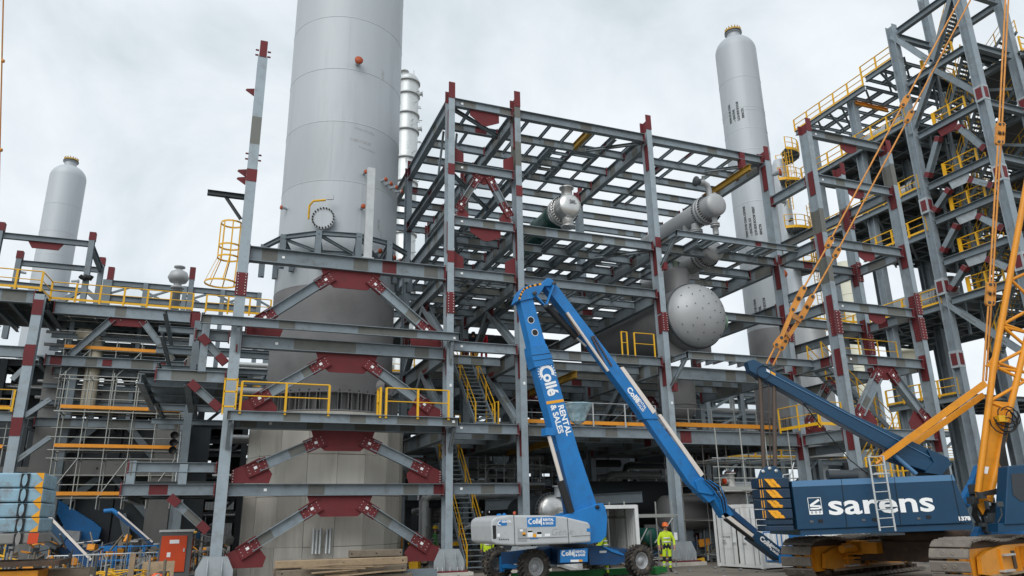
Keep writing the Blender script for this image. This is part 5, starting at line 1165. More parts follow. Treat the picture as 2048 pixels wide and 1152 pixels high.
# pendant bars with pinned links
def bars(pts, b0, r=.03):
    for (u0, v0), (u1, v1) in pts: MB().tube(cp(u0, v0, b0), cp(u1, v1, b0), r, 8).obj('pendant_bar', MAT['pendant'], cr_)
def links(pts, b0, wd=.2):
    for (u0, v0), (u1, v1) in pts:
        p, q = cp(u0, v0, b0), cp(u1, v1, b0); L = (q - p).length; M = frame(p, q - p, FH) @ Matrix.Rotation(math.pi / 2, 4, 'X')
        pl = [(wd / 2 * math.cos(a_), wd / 2 * math.sin(a_)) for a_ in [math.pi / 2 + math.pi * i / 8 for i in range(9)]] + [(L + wd / 2 * math.cos(a_), wd / 2 * math.sin(a_)) for a_ in [-math.pi / 2 + math.pi * i / 8 for i in range(9)]]
        lk_ = MB()
        X_ = (q - p).normalized(); Z_ = FH.cross(X_).normalized()
        vs = [p + X_ * x_ + Z_ * z_ - FH * .05 for x_, z_ in pl] + [p + X_ * x_ + Z_ * z_ + FH * .05 for x_, z_ in pl]; n = len(pl)
        lk_.add(vs, [tuple(range(n)), tuple(range(2 * n - 1, n - 1, -1))] + [(i, i + n, (i + 1) % n + n, (i + 1) % n) for i in range(n)])
        o = lk_.obj('pendant_link', MAT['pendant'], cr_)
        for e_ in (p, q): MB().lathe([(.052, 0), (.052, .03), (0, .035)], rot_to(e_ - FH * .05, -FH), 12, sm=False).obj('link_pin', MAT['darksteel'], o)
bA, bB = .95, 1.75
bars([((1533, 728), (1552, 690)), ((1607, 577), (1655, 492)), ((1662, 478), (1805, 211)), ((1814, 195), (1940, -40))], bA)
bars([((1546, 731), (1563, 696)), ((1624, 594), (1670, 512)), ((1676, 500), (1814, 242)), ((1822, 225), (1962, -40))], bB)
links([((1552, 690), (1562, 676)), ((1585, 620), (1596, 598)), ((1596, 598), (1607, 577)), ((1655, 492), (1662, 478)), ((1805, 211), (1814, 195))], bA)
links([((1563, 696), (1570, 683)), ((1602, 635), (1613, 615)), ((1613, 615), (1624, 594)), ((1670, 512), (1676, 500)), ((1814, 242), (1822, 225))], bB)
for (p_, q_, b0) in (((1562, 676), (1585, 620), bA), ((1570, 683), (1602, 635), bB)): MB().bar(cp(*p_, b0), cp(*q_, b0), .12, .11, FH).obj('yoke_bar', MAT['pendant'], cr_)
MB().bar(cp(1583, 630, bA), cp(1600, 640, bB), .05, .2).obj('yoke_tie', MAT['pendant'], cr_); MB().bar(cp(1570, 664, bA), cp(1578, 673, bB), .05, .16).obj('yoke_tie', MAT['pendant'], cr_)
for b0, du in ((.9, 0), (1.5, 6)):
    bars([((1966 + du, 762), (1977 + du, 606)), ((1979 + du, 570), (1996 + du, 285)), ((1998 + du, 250), (2014 + du, -60))], b0, .032); links([((1977 + du, 606), (1978 + du, 588)), ((1978 + du, 588), (1979 + du, 570)), ((1996 + du, 285), (1997 + du, 268)), ((1997 + du, 268), (1998 + du, 250))], b0, .22)
for (a, b_, w_) in (((1970, 767), (1760, 920), .19), ((1966, 790), (1790, 915), .17)): MB().bar(cp(*a, .8 if w_ > .18 else 1.9), cp(*b_, .8 if w_ > .18 else 1.9), .14, w_, (0, 0, 1)).obj('backstop_bar', CY_, cr_)
MB().tube(cp(1752, 928, .8), cp(1772, 912, .8), .05, 8).obj('backstop_end', MAT['pendant'], cr_)
# boom foot and lattice
bf = slab('boom_foot', cr_, px((1953, 985), (1966, 870), (1978, 800), (2026, 806), (2012, 850), (1992, 960), (1976, 1006), (1966, 1030), (1955, 1012)), CY_, 1.0, .06)
slab('boom_foot', cr_, px((1953, 985), (1966, 870), (1978, 800), (2026, 806), (2012, 850), (1992, 960), (1976, 1006), (1966, 1030), (1955, 1012)), CY_, 2.2, .06)
for b0 in (1.0, 2.25):
    MB().path([cp(1956, 985, b0), cp(1986, 740, b0), cp(2004, 640, b0), cp(2060, 330, b0)], .10, 10).obj('boom_chord', CY_, cr_); MB().path([cp(1978, 1003, b0), cp(2012, 850, b0), cp(2048, 700, b0), cp(2130, 380, b0)], .10, 10).obj('boom_chord', CY_, cr_)
    zz_ = [(1984, 800), (2050, 762), (1997, 736), (2052, 745), (1997, 726), (2056, 696), (2007, 654), (2064, 668), (2007, 648), (2075, 610), (2022, 560), (2090, 530)]
    for p, q in zip(zz_[:-1], zz_[1:]): MB().tube(cp(*p, b0), cp(*q, b0), .052, 8).obj('lacing', CY_, cr_)
    MB().tube(cp(1984, 806, b0), cp(2024, 822, b0), .05, 8).obj('lacing', CY_, cr_)
    slab('boom_gusset', cr_, px((1971, 732), (1979, 723), (1989, 708), (1997, 707), (1996, 734), (1989, 759), (1980, 758), (1980, 734)), CY_, b0 - .03, .05)
for p in ((1984, 806), (1997, 730), (2007, 650), (2022, 560)): MB().tube(cp(*p, 1.0), cp(*p, 2.25), .05, 8).obj('lacing', CY_, cr_)
MB().add([cp(1966, 932, .99), cp(1978, 934, .99), cp(1975, 948, .99), cp(1963, 946, .99)], [(0, 1, 2, 3)]).obj('number_plate', MAT['tagw'], bf)
text_obj('lettering', 'B179', face_frame(cp(1966.5, 947, .985), cp(1969, 932) - cp(1966.5, 947), -RH), .11, MAT['mark'], bf, bold=.004, ext=.001)
MB().box((0, 0, 0), (.26, .2, .32), face_frame(cp(2000, 838, .9), RH, (0, 0, 1))).obj('valve_block', MAT['yellow'], bf)
hs = MB()
for k in range(7):
    r0 = random.uniform(.2, .42); c = cp(2008 + random.uniform(-10, 14), 838 + random.uniform(-8, 16), .85); a0 = random.random() * 6
    hs.path([c + (RH * math.cos(a0 + t * .5) + V((0, 0, 1)) * math.sin(a0 + t * .5)) * r0 - FH * .02 * t for t in range(10)], .02, 5)
for k in range(6):
    o_ = k * 5
    hs.path([cp(2012 + k, 845, .85), cp(2004 + k, 890, .8), cp(2000 + k * 3, 925, .75), cp(2012 + k * 2, 955 + k, .7), cp(1995, 978 + k * 2, .7), cp(1965 + k, 985 + k, .75), cp(1948 + k, 1000, .8), cp(1944 + k * 2, 1030, .8), cp(1956 + k * 2, 1050, .85)], .022, 5)
hs.obj('hydraulic_hoses', MAT['black'], cr_)['kind'] = 'stuff'
# front machinery between house and cab
b = MB()
for i in range(34):
    u = random.uniform(1945, 1995); v_ = random.uniform(975, 1060); b.box((0, 0, 0), (random.uniform(.06, .3), random.uniform(.05, .3), random.uniform(.05, .3)), Matrix.Translation(cp(u, v_, random.uniform(.6, 2.2))))
b.obj('slew_machinery', MAT['darksteel'], cr_)['kind'] = 'stuff'
# operator's cab
cabp = px((2016, 932), (2095, 925), (2100, 1046), (2010, 1050), (2012, 1000))
cb = slab('operator_cab', cr_, cabp, CB, -.3, .5, .03)
slab('cab_window', cb, px((2022, 948), (2090, 943), (2090, 1002), (2040, 1002), (2026, 990)), MAT['glass'], -.315, .02)
slab('cab_step', cb, px((1996, 1047), (2090, 1040), (2090, 1060), (1996, 1064)), CB, -.25, .5)
MB().box((0, 0, 0), (.22, .05, .14), Matrix.Translation(cp(2000, 1008, -1.1))).obj('mirror', MAT['darksteel'], cb); MB().path([cp(2000, 1008, -1.05), cp(2004, 1030, -1.05), cp(1996, 1045, -1.0)], .02, 6).obj('mirror_arm', MAT['darksteel'], cb)
slab('blue_guard', cr_, px((1925, 1000), (1948, 958), (1958, 930), (1955, 985), (1938, 1015)), MAT['liftblue'], 2.4, .3)
slab('winch_frame', cr_, px((1960, 1052), (2048, 1046), (2048, 1075), (1950, 1075)), MAT['liftblue'], 1.2, .3)
# engine bits on the roof
MB().path([cp(1690, 925, 1.4), cp(1695, 952, 1.4), cp(1706, 957, 1.4)], .09, 8).obj('exhaust', MAT['black'], cr_)
MB().tube(cp(1655, 950, 1.2), cp(1712, 950, 1.2), .16, 12).obj('air_filter', MAT['darksteel'], cr_)
MB().lathe([(.3, 0), (.3, .3), (.16, .4), (0, .4)], Matrix.Translation(cp(1722, 962, 1.6)), 16).obj('silencer', MAT['darksteel'], cr_)
for u in (1735, 1850, 1880): MB().box((0, 0, 0), (.3, .5, .4), Matrix.Translation(cp(u, 948, 1.5))).obj('roof_box', MAT['darksteel'], cr_)
rr_ = MB()
for u, v_ in ((1555, 938), (1576, 960)): pass
for a, b_ in (((1566, 950), (1582, 948)), ((1582, 948), (1588, 925)), ((1566, 950), (1566, 962)), ((1580, 948), (1580, 962))): rr_.tube(cp(*a, .2), cp(*b_, .2), .02, 5)
rr_.obj('hand_rail', MAT['galv'], cr_)
# tracks
ANG = math.radians(39); TD = RH * math.cos(ANG) + FH * math.sin(ANG); TS = RH * math.sin(ANG) - FH * math.cos(ANG)
L0 = atd(1612, 1112, 24.0)
SHW = 1.02
shoe = MB()
shoe.prism([(-.125, 0), (.125, 0), (.145, .045), (.11, .07), (-.11, .07), (-.145, .045)], SHW)
for s in (-.13, .13):
    shoe.lathe([(.07, .069), (.06, .083), (.03, .083), (.02, .073), (0, .073)], Matrix.Translation((0, s, 0)), 10)
for s in (-.40, .4): shoe.box((0, s, .02), (.22, .12, .09))
shm = shoe.mesh('track_shoe', MAT['shoe'])
lk = MB().box((0, .16, -.06), (.24, .08, .12)).box((0, -.16, -.06), (.24, .08, .12)).mesh('track_link', MAT['grime'])
def track(end, label):
    x0 = V((end.x, end.y, 0)); R_ = .58; Ltr = 7.4; z0 = .66
    M0 = frame(x0 + V((0, 0, z0)), TD, (0, 0, 1))          # local X along the track, local -Y or +Y across
    per = 2 * Ltr + 2 * math.pi * R_; n = int(per / .315)
    tr = MB().box((Ltr / 2, 0, 0), (Ltr - .3, .5, .75), M0).obj('track_frame', CY_, cr_)
    sgn = -1 if (M0.to_3x3() @ V((0, 1, 0))).dot(FH) > 0 else 1
    for k in range(n):
        s = per * k / n
        if s < Ltr: p = (s, R_ + .02 + .045 * math.sin(s * 2.2) - .03, 0)
        elif s < Ltr + math.pi * R_: a = (s - Ltr) / R_; p = (Ltr + R_ * math.sin(a), R_ * math.cos(a), -a)
        elif s < 2 * Ltr + math.pi * R_: p = (2 * Ltr + math.pi * R_ - s, -R_, math.pi)
        else: a = (s - 2 * Ltr - math.pi * R_) / R_; p = (-R_ * math.sin(a), -R_ * math.cos(a), math.pi - a + 0)
        ang = p[2] if s < 2 * Ltr + math.pi * R_ else math.pi + (s - 2 * Ltr - math.pi * R_) / R_
        M = M0 @ Matrix.Translation((p[0], 0, p[1])) @ Matrix.Rotation(ang, 4, 'Y')
        if s < Ltr or s > Ltr + math.pi * R_:
            so = inst('track_shoe', shm, tr, M); inst('track_link', lk, so, M)
    # outer face details
    yo = sgn * .36
    MB().prism([(.35, -.28), (.9, -.34), (5.6, -.34), (5.6, .40), (2.2, .42), (1.0, .30), (.45, .16)], .12, M0 @ Matrix.Translation((0, yo, 0))).obj('side_plate', CY_, tr)
    for xx in (1.75, 3.1): MB().box((xx, yo + sgn * .09, 0), (.06, .06, .66), M0).obj('rib', CY_, tr)
    MB().box((2.2, yo + sgn * .12, .16), (.7, .2, .05), M0).obj('step_plate', MAT['galv'], tr); MB().box((1.9, yo + sgn * .12, -.26), (.75, .2, .05), M0).obj('step_plate', MAT['galv'], tr)
    MB().box((2.75, yo + sgn * .07, .0), (.22, .05, .5), M0).obj('drive_slot', MAT['grime'], tr)
    MB().box((3.6, yo + sgn * .16, .05), (.5, .3, .6), M0).obj('drive_housing', CY_, tr)
    MB().bar(M0 @ V((.9, yo + sgn * .07, -.36)), M0 @ V((5.6, yo + sgn * .07, -.36)), .1, .07).obj('lower_rail', MAT['timber'], tr)
    MB().lathe([(.44, -.16), (.50, -.1), (.50, .1), (.44, .16), (0, .16)], M0 @ Matrix.Translation((0, 0, 0)) @ Matrix.Rotation(math.pi / 2, 4, 'X'), 20).obj('idler_wheel', CY_, tr)
    for i in range(12):
        MB().lathe([(.13, -.3), (.13, .3), (.06, .34), (0, .34)], M0 @ Matrix.Translation((.75 + .52 * i, 0, -.42)) @ Matrix.Rotation(math.pi / 2 * -sgn, 4, 'X'), 12).obj('roller', MAT['grime'], tr)
    MB().box((Ltr / 2, 0, .45), (Ltr - .2, .44, .16), M0).obj('link_chain', MAT['grime'], tr)
    return tr
track(L0, 'far'); track(L0 + TS * 4.6, 'near')
cc = V((L0.x, L0.y, 0)) + TS * 2.3 + TD * 3.4
MC_ = frame(cc, TD, (0, 0, 1))
MB().box((0, 0, .85), (2.6, 3.6, .6), MC_).box((0, 0, .9), (1.2, 4.4, .5), MC_).obj('car_body', MAT['grime'], cr_)
MB().lathe([(1.25, 1.15), (1.35, 1.2), (1.35, 1.42), (1.2, 1.5), (0, 1.5)], Matrix.Translation((cc.x, cc.y, 0)), 40).obj('slew_ring', MAT['grime'], cr_)
M1 = frame(V((L0.x, L0.y, .66)), TD, (0, 0, 1)); sg = -1 if (M1.to_3x3() @ V((0, 1, 0))).dot(FH) > 0 else 1
MB().box((3.0, sg * 1.0, .30), (2.6, 1.0, .35), M1).box((2.0, sg * .75, .3), (.6, .5, .42), M1).obj('support_arm', CY_, cr_)
MB().tube(M1 @ V((.9, sg * .75, .28)), M1 @ V((1.9, sg * .75, .28)), .12, 12).obj('jack_cylinder', CY_, cr_)
for i in range(3): MB().bar(M1 @ V((1.3, sg * (.55 + .02), .42 - .22 * i)), M1 @ V((4.4, sg * (1.0), .42 - .22 * i)), .08, .05).obj('hose_guard', MAT['orange'], cr_)
# ================================================================ articulated boom lift
LB, LD = MAT['liftblue'], MAT['liftdark']
YB = 24.2
bl = thing('boom_lift', (12.3, 25, 0), 'bright blue articulated boom lift with grey hood and big dusty tyres', 'boom lift')
def lp(u, v_, Y=YB): return onY(u, v_, Y)
def yslab(name, par, pts, mat, y0, y1, bevel=0, Yp=None):
    """outline read at depth y0, extruded to y1"""
    P = [onY(u, v_, Yp if Yp is not None else y0) for u, v_ in pts]; n = len(P)
    vs = [V((p.x, y0, p.z)) for p in P] + [V((p.x, y1, p.z)) for p in P]
    o = MB().add(vs, [tuple(range(n)), tuple(range(2 * n - 1, n - 1, -1))] + [(i, i + n, (i + 1) % n + n, (i + 1) % n) for i in range(n)]).obj(name, mat, par)
    if bevel: md = o.modifiers.new('bevel', 'BEVEL'); md.width = bevel; md.segments = 3; md.limit_method = 'ANGLE'
    return o
r0_, r1_ = YB - .28, YB + .28
ri = yslab('riser_boom', bl, [(1069, 722), (1105, 722), (1157, 900), (1196, 1016), (1150, 1030), (1118, 900)], LB, r0_, r1_, .015)
yslab('riser_collar', ri, [(1061, 691), (1093, 688), (1098, 700), (1103, 708), (1107, 728), (1070, 735), (1064, 712)], LB, r0_ - .03, r1_ + .03, .012)
it = yslab('inner_riser', ri, [(1040, 600), (1066, 598), (1092, 690), (1062, 694)], LB, r0_ + .05, r1_ - .05, .012)
MB().bar(lp(1064, 711, r0_ - .034), lp(1102, 706, r0_ - .034), .012, .02, (0, 1, 0)).bar(lp(1067, 722, r0_ - .034), lp(1106, 716, r0_ - .034), .012, .02, (0, 1, 0)).obj('collar_joint', MAT['black'], ri)
for u, v_ in ((1062, 640), (1070, 665)):
    c = lp(u, v_, r0_ + .045)
    MB().lathe([(.13, 0), (.11, 0)], rot_to(c, (0, -1, 0)), 24).obj('hole_rim', MAT['tagw'], it); MB().lathe([(.112, .002), (0, .002)], rot_to(c, (0, -1, 0)), 24).obj('lightening_hole', MAT['black'], it)
hdx = yslab('knuckle', bl, [(1034, 602), (1040, 584), (1046, 575), (1060, 569), (1084, 566), (1096, 555), (1105, 559), (1112, 567), (1100, 572), (1089, 572), (1083, 584), (1074, 592), (1064, 597), (1038, 603)], LB, r0_ - .02, r1_ + .02, .015)
# black and yellow edge strip on the knuckle
seq = [(1035, 600), (1040, 585), (1046, 576), (1060, 570), (1080, 566)]
k = 0
for (u0, v0), (u1, v1) in zip(seq[:-1], seq[1:]):
    n_ = 4
    for i in range(n_):
        a = lp(u0 + (u1 - u0) * i / n_, v0 + (v1 - v0) * i / n_, r0_ - .024); b_ = lp(u0 + (u1 - u0) * (i + 1) / n_, v0 + (v1 - v0) * (i + 1) / n_, r0_ - .024)
        MB().bar(a + V((.05, 0, -.03)), b_ + V((.05, 0, -.03)), .07, .006, (0, 1, 0)).obj('hazard_strip', MAT['hazy'] if k % 2 else MAT['black'], hdx); k += 1
m0, m1 = YB - .2, YB + .2
mb_ = yslab('main_boom', bl, [(1106, 560), (1165, 638), (1310, 826), (1318, 838), (1288, 838), (1281, 826), (1160, 662), (1090, 573)], LB, m0, m1, .012)
mo = yslab('main_boom_extension', bl, [(1314, 838), (1400, 948), (1440, 993), (1418, 1005), (1380, 968), (1291, 838)], LB, m0 + .04, m1 - .04, .012)
yslab('boom_end_shroud', mo, [(1404, 955), (1432, 985), (1424, 990), (1398, 985), (1390, 962)], LB, m0 - .02, m1 + .02, .01)
yslab('wear_strip', mo, [(1316, 830), (1322, 828), (1408, 948), (1402, 954)], MAT['cream'], m0 - .0, m0 + .1)
yslab('wear_strip', mb_, [(1240, 735), (1247, 733), (1312, 822), (1306, 828)], MAT['cream'], m0 - .02, m0 + .1)
MB().tube(lp(1134, 625, m0 - .08), lp(1216, 742, m0 - .08), .055, 10).obj('chrome_rod', MAT['cream'], mb_)
for (a, b_) in (((1132, 628), (1160, 672)), ((1184, 675), (1210, 730)), ((1188, 673), (1225, 735))):
    ch = MB()
    pa, pb = lp(*a, m0 - .05), lp(*b_, m0 - .05); n_ = 14
    for i in range(n_): q = pa.lerp(pb, i / n_); ch.box((0, 0, 0), (.07, .07, .04), frame(q, pb - pa, (0, 1, 0)))
    ch.obj('cable_chain', MAT['rope'], mb_)['kind'] = 'stuff'
MB().tube(lp(1090, 610, YB), lp(1153, 675, YB), .12, 12).obj('lift_cylinder', MAT['black'], bl); MB().tube(lp(1153, 675, YB), lp(1172, 692, YB), .05, 10).obj('cylinder_rod', MAT['chrome'], bl)
MB().bar(lp(1072, 592, YB - .3), lp(1091, 613, YB - .3), .05, .12, (0, 1, 0)).obj('link_arm', LB, bl); MB().bar(lp(1108, 566, YB - .32), lp(1091, 613, YB - .32), .05, .14, (0, 1, 0)).obj('link_arm', LB, bl)
for u, v_ in ((1091, 613), (1108, 567), (1069, 587)): MB().lathe([(.08, 0), (.08, .05), (.03, .06), (0, .06)], rot_to(lp(u, v_, YB - .34), (0, -1, 0)), 14).obj('pivot_pin', MAT['darksteel'], bl)
MB().tube(lp(1098, 872, r0_ - .1), lp(1124, 965, r0_ - .1), .07, 12).obj('riser_cylinder', MAT['cream'], bl); MB().tube(lp(1120, 962, r0_ - .1), lp(1142, 1025, r0_ - .1), .13, 12).obj('riser_cylinder', MAT['black'], bl)
MB().box((0, 0, 0), (.34, .4, .26), Matrix.Translation(lp(1096, 864, YB - .3))).obj('cylinder_bracket', LB, ri)
yslab('riser_slot', ri, [(1110, 905), (1118, 902), (1150, 1028), (1130, 1030)], LD, r0_ - .002, r0_ + .1)
# lettering on the booms: reads downwards
WH = MAT['tagw']
d1 = lp(1157, 900) - lp(1105, 722)
def on_riser(t, s): # t along (0 top..1 bottom), s across 0..1
    a = lp(1069 + (1118 - 1069) * t, 722 + 178 * t, r0_ - .006); b_ = lp(1105 + (1157 - 1105) * t, 722 + 178 * t, r0_ - .006); return a.lerp(b_, s)
MT = lambda p, dd: face_frame(p, dd, V((1, 0, 0)))
text_obj('lettering', 'ollé', MT(on_riser(.155, .24), d1), .60, WH, ri, bold=.02, ext=.002, sx=.90)
def gear(par, M, r, mat=WH, tm=None):
    b = MB().lathe([(r * .62, 0), (r, 0)], M, 26, sm=False, a0=math.radians(60), a1=math.radians(300))
    for i in range(15):
        a = math.radians(62 + 236 * i / 14); b.box((r * 1.13 * math.cos(a), r * 1.13 * math.sin(a), 0), (r * .17, r * .11, .002), M @ Matrix.Translation((r * 1.15 * math.cos(a), r * 1.15 * math.sin(a), 0)) @ Matrix.Rotation(a, 4, 'Z') @ Matrix.Translation((-r * 1.13 * math.cos(a), -r * 1.13 * math.sin(a), 0)))
    return b.obj('gear_emblem', mat, par)
gear(ri, MT(on_riser(.135, .50), d1), .29)
MB().bar(on_riser(.472, .02), on_riser(.442, .98), .10, .006, (0, 1, 0)).obj('wheat_bar', MAT['hazy'], ri)
text_obj('lettering', 'RENTAL', MT(on_riser(.50, .60), d1), .30, WH, ri, bold=.009, ext=.002, sx=1.0)
text_obj('lettering', '& SALES', MT(on_riser(.50, .20), d1), .30, WH, ri, bold=.009, ext=.002, sx=.98)
d2 = lp(1310, 832) - lp(1250, 752)
MT2 = lambda p, dd: face_frame(p, dd, V((1, 0, 1)))
text_obj('lettering', 'Collé', MT2(lp(1253, 779, m0 - .008), d2), .30, WH, mb_, bold=.012, ext=.002)
text_obj('lettering', 'RENTAL', MT2(lp(1274, 797, m0 - .008), d2), .14, WH, mb_, bold=.004, ext=.002); text_obj('lettering', '& SALES', MT2(lp(1270, 803, m0 - .008), d2), .14, WH, mb_, bold=.004, ext=.002)
# jib and basket
jb = yslab('jib_link', bl, [(1434, 985), (1444, 992), (1456, 1012), (1468, 1030), (1450, 1036), (1440, 1020), (1428, 998)], LB, m0, m1, .01)
j1 = yslab('jib_tube', bl, [(1456, 1010), (1516, 1060), (1510, 1068), (1450, 1018)], LD, m0 + .02, m1 - .04); yslab('jib_tube', j1, [(1448, 1022), (1512, 1072), (1506, 1078), (1446, 1034)], MAT['cream'], m0, m0 + .08)
MB().tube(lp(1450, 1038, m0), lp(1506, 1080, m0), .07, 10).obj('jib_cylinder', MAT['black'], j1)
j2 = yslab('jib_boom', bl, [(1514, 1062), (1524, 1066), (1590, 1118), (1560, 1122), (1502, 1078)], MAT['craneblue'], m0 - .02, m1, .01)
d3 = lp(1580, 1117) - lp(1516, 1068)
text_obj('lettering', 'Collé', MT2(lp(1519, 1079.5, m0 - .03), d3), .26, WH, j2, bold=.012, ext=.002); text_obj('lettering', 'RENTAL', MT2(lp(1542, 1092, m0 - .03), d3), .12, WH, j2, bold=.004, ext=.002); text_obj('lettering', '& SALES', MT2(lp(1540, 1099, m0 - .03), d3), .12, WH, j2, bold=.004, ext=.002)
for k in range(5):
    MB().path([lp(1406 + k * 3, 960, m0 - .03), lp(1425 + k * 4, 978 - k, m0 - .08), lp(1440 + k * 3, 1000, m0 - .1), lp(1446 + k * 2, 1026, m0 - .06)], .022, 5).obj('hose', MAT['black'] if k % 2 else LB, jb)
bk = MB(); p0 = lp(1556, 1124); bx0, bx1, by0, by1, bz = p0.x, p0.x + 1.9, YB - .35, YB + .65, .35
for z in (bz, bz + .5, bz + 1.05):
    for a, b_ in (((bx0, by0), (bx1, by0)), ((bx1, by0), (bx1, by1)), ((bx1, by1), (bx0, by1)), ((bx0, by1), (bx0, by0))): bk.tube((*a, z), (*b_, z), .024, 6)
for x in (bx0, bx0 + .63, bx0 + 1.27, bx1):
    for y in (by0, by1): bk.tube((x, y, bz), (x, y, bz + 1.05), .024, 6)
ba = bk.obj('basket', LB, bl); MB().box(((bx0 + bx1) / 2, (by0 + by1) / 2, bz - .04), (1.9, 1.0, .06)).obj('basket_floor', MAT['galv'], ba); MB().box((bx0 + .7, by0 - .05, bz + .86), (.75, .06, .42)).obj('control_box', LB, ba); MB().box((bx0 + .1, by0 - .04, bz + .12), (.7, .04, .3)).obj('name_board', LB, ba)
# hood and turntable
Z5 = lambda x, y: (960 + x / 5.689, 1000 + y / 5.689)
hp = [Z5(*q) for q in ((128, 300), (135, 230), (180, 195), (330, 172), (780, 175), (960, 190), (1235, 255), (1258, 290), (1266, 480), (1010, 498), (400, 520), (190, 508), (140, 480))]
HY = 23.05
hoo = yslab('engine_hood', bl, hp, MAT['hood'], HY, HY + 2.1, .09)
for a, b_ in ((Z5(383, 172), Z5(398, 518)), (Z5(992, 205), Z5(1012, 496))): MB().bar(onY(*a, HY - .004), onY(*b_, HY - .004), .01, .02, (0, 1, 0)).obj('panel_gap', MAT['black'], hoo)
for a, b_ in ((Z5(430, 440), Z5(995, 418)), (Z5(1040, 412), Z5(1255, 402))): MB().bar(onY(*a, HY - .003), onY(*b_, HY - .003), .01, .02, (0, 1, 0)).obj('moulding', MAT['greybox'], hoo)
yslab('side_vent', hoo, [Z5(143, 290), Z5(182, 288), Z5(186, 440), Z5(150, 445)], MAT['black'], HY - .004, HY + .02)
def decal(name, c, par, mat, Y, q=0): yslab(name, par, [Z5(*p_) for p_ in c], mat, Y, Y + .004)
decal('logo_board', ((533, 200), (862, 192), (862, 300), (538, 308)), hoo, LB, HY - .008)
decal('logo_board', ((202, 232), (306, 226), (306, 290), (204, 296)), hoo, LB, HY - .008)
decal('logo_board', ((1215, 322), (1262, 322), (1263, 360), (1215, 360)), hoo, LB, HY - .008)
decal('control_hatch', ((428, 325), (534, 325), (536, 472), (430, 474)), hoo, MAT['rim'], HY - .006)
for c, m_ in ((((540, 348), (600, 346), (600, 420), (542, 422)), WH), (((604, 384), (640, 384), (640, 424), (605, 424)), MAT['hazy']), (((645, 360), (702, 360), (702, 420), (646, 420)), WH), (((736, 384), (798, 382), (798, 414), (737, 416)), WH), (((452, 335), (490, 334), (490, 358), (453, 358)), WH), (((482, 368), (520, 368), (520, 398), (483, 398)), MAT['hazy']), (((196, 382), (228, 382), (228, 420), (197, 420)), WH), (((648, 362), (700, 362), (700, 388), (649, 388)), MAT['hazy']), (((542, 350), (598, 348), (598, 366), (543, 368)), MAT['hazy']), (((570, 430), (660, 426), (660, 442), (571, 446)), LB), (((486, 392), (520, 392), (520, 408), (486, 408)), MAT['black'])): decal('sticker', c, hoo, m_, HY - .010)
for i in range(5): decal('hazard_mark', ((212 + 24 * i, 440), (224 + 24 * i, 440), (236 + 24 * i, 458), (224 + 24 * i, 458)), hoo, MAT['black'], HY - .006)
def logo(par, xa, xb, y, Y, sc=1.0):
    e1 = V((1, 0, 0)); P_ = lambda x, yy: onY(*Z5(x, yy), Y)
    w_ = (P_(xb, y) - P_(xa, y)).length
    text_obj('lettering', 'ollé', face_frame(P_(xa + 62 * sc, y), e1, (0, 0, 1)), w_ * .215, WH, par, bold=.008, ext=.001)
    gear(par, face_frame(P_(xa + 42 * sc, y - 26 * sc), e1, (0, 0, 1)), w_ * .082)
    MB().bar(P_(xa + 165 * sc, y + 18 * sc), P_(xa + 163 * sc, y - 70 * sc), .03, .004, (0, 1, 0)).obj('divider_bar', MAT['tagw'], par)
    text_obj('lettering', 'RENTAL', face_frame(P_(xa + 180 * sc, y - 32 * sc), e1, (0, 0, 1)), w_ * .105, WH, par, bold=.004, ext=.001); text_obj('lettering', '& SALES', face_frame(P_(xa + 180 * sc, y + 8 * sc), e1, (0, 0, 1)), w_ * .105, WH, par, bold=.004, ext=.001)
logo(hoo, 535, 862, 270, HY - .016)
text_obj('lettering', 'RENTAL', face_frame(onY(*Z5(248, 258), HY - .014), (1, 0, 0), (0, 0, 1)), .09, WH, hoo, bold=.004, ext=.001); gear(hoo, face_frame(onY(*Z5(226, 262), HY - .014), (1, 0, 0), (0, 0, 1)), .07)
text_obj('embossed_name', 'Genie', face_frame(onY(*Z5(805, 400), HY - .004), (1, 0, 0), (0, 0, 1)), .30, MAT['rim'], hoo, bold=-.004, ext=.004, sx=1.1, shear=.15)
tt = yslab('turntable', bl, [(1122, 1033), (1150, 1023), (1192, 1009), (1206, 1006), (1211, 1014), (1215, 1035), (1213, 1072), (1202, 1084), (1180, 1088), (1122, 1088)], LB, YB - .45, YB + .5, .02)
MB().lathe([(.07, 0), (.07, .06), (.03, .08), (0, .08)], rot_to(lp(1194, 1014, YB - .46), (0, -1, 0)), 14).obj('pivot_pin', MAT['black'], tt)
MB().lathe([(.045, 0), (.05, .08), (0, .1)], Matrix.Translation(onY(1029, 1029, HY + .5)), 12).obj('beacon', MAT['capor'], hoo)
yslab('lifting_bracket', hoo, [(991, 1038), (996, 1028), (1001, 1027), (1005, 1032), (1009, 1026), (1014, 1030), (1012, 1036)], LB, HY + .9, HY + 1.0)
# chassis and wheels
W1 = atd(1067, 1130, 24.6); W2 = atd(1278, 1121, 26.9); W3 = atd(995, 1127, 26.6); W1.z = W2.z = W3.z = .55; W4 = W2 + (W3 - W1)
W4.z = .55
cen_ = (W1 + W2 + W3 + W4) / 4; ax = (W2 - W1).normalized(); aw = (W3 - W1).normalized()
chs = MB()
MCH = frame(V((cen_.x, cen_.y, .8)), ax, (0, 0, 1))
chs.box((0, 0, 0), (1.9, 1.3, .55), MCH)
ch_ = chs.obj('chassis', LD, bl)
for W in (W1, W2, W3, W4):
    tgt = V((cen_.x, cen_.y, .85)) + (ax * (.8 if W in (W2, W4) else -.8)); s_ = (W - V((cen_.x, cen_.y, W.z)))
    o = MB().bar(tgt + V((0, 0, .05)), V((W.x, W.y, .72)) - aw * (.3 if W in (W3, W4) else -.3), .34, .42).obj('axle_arm', LD, ch_)
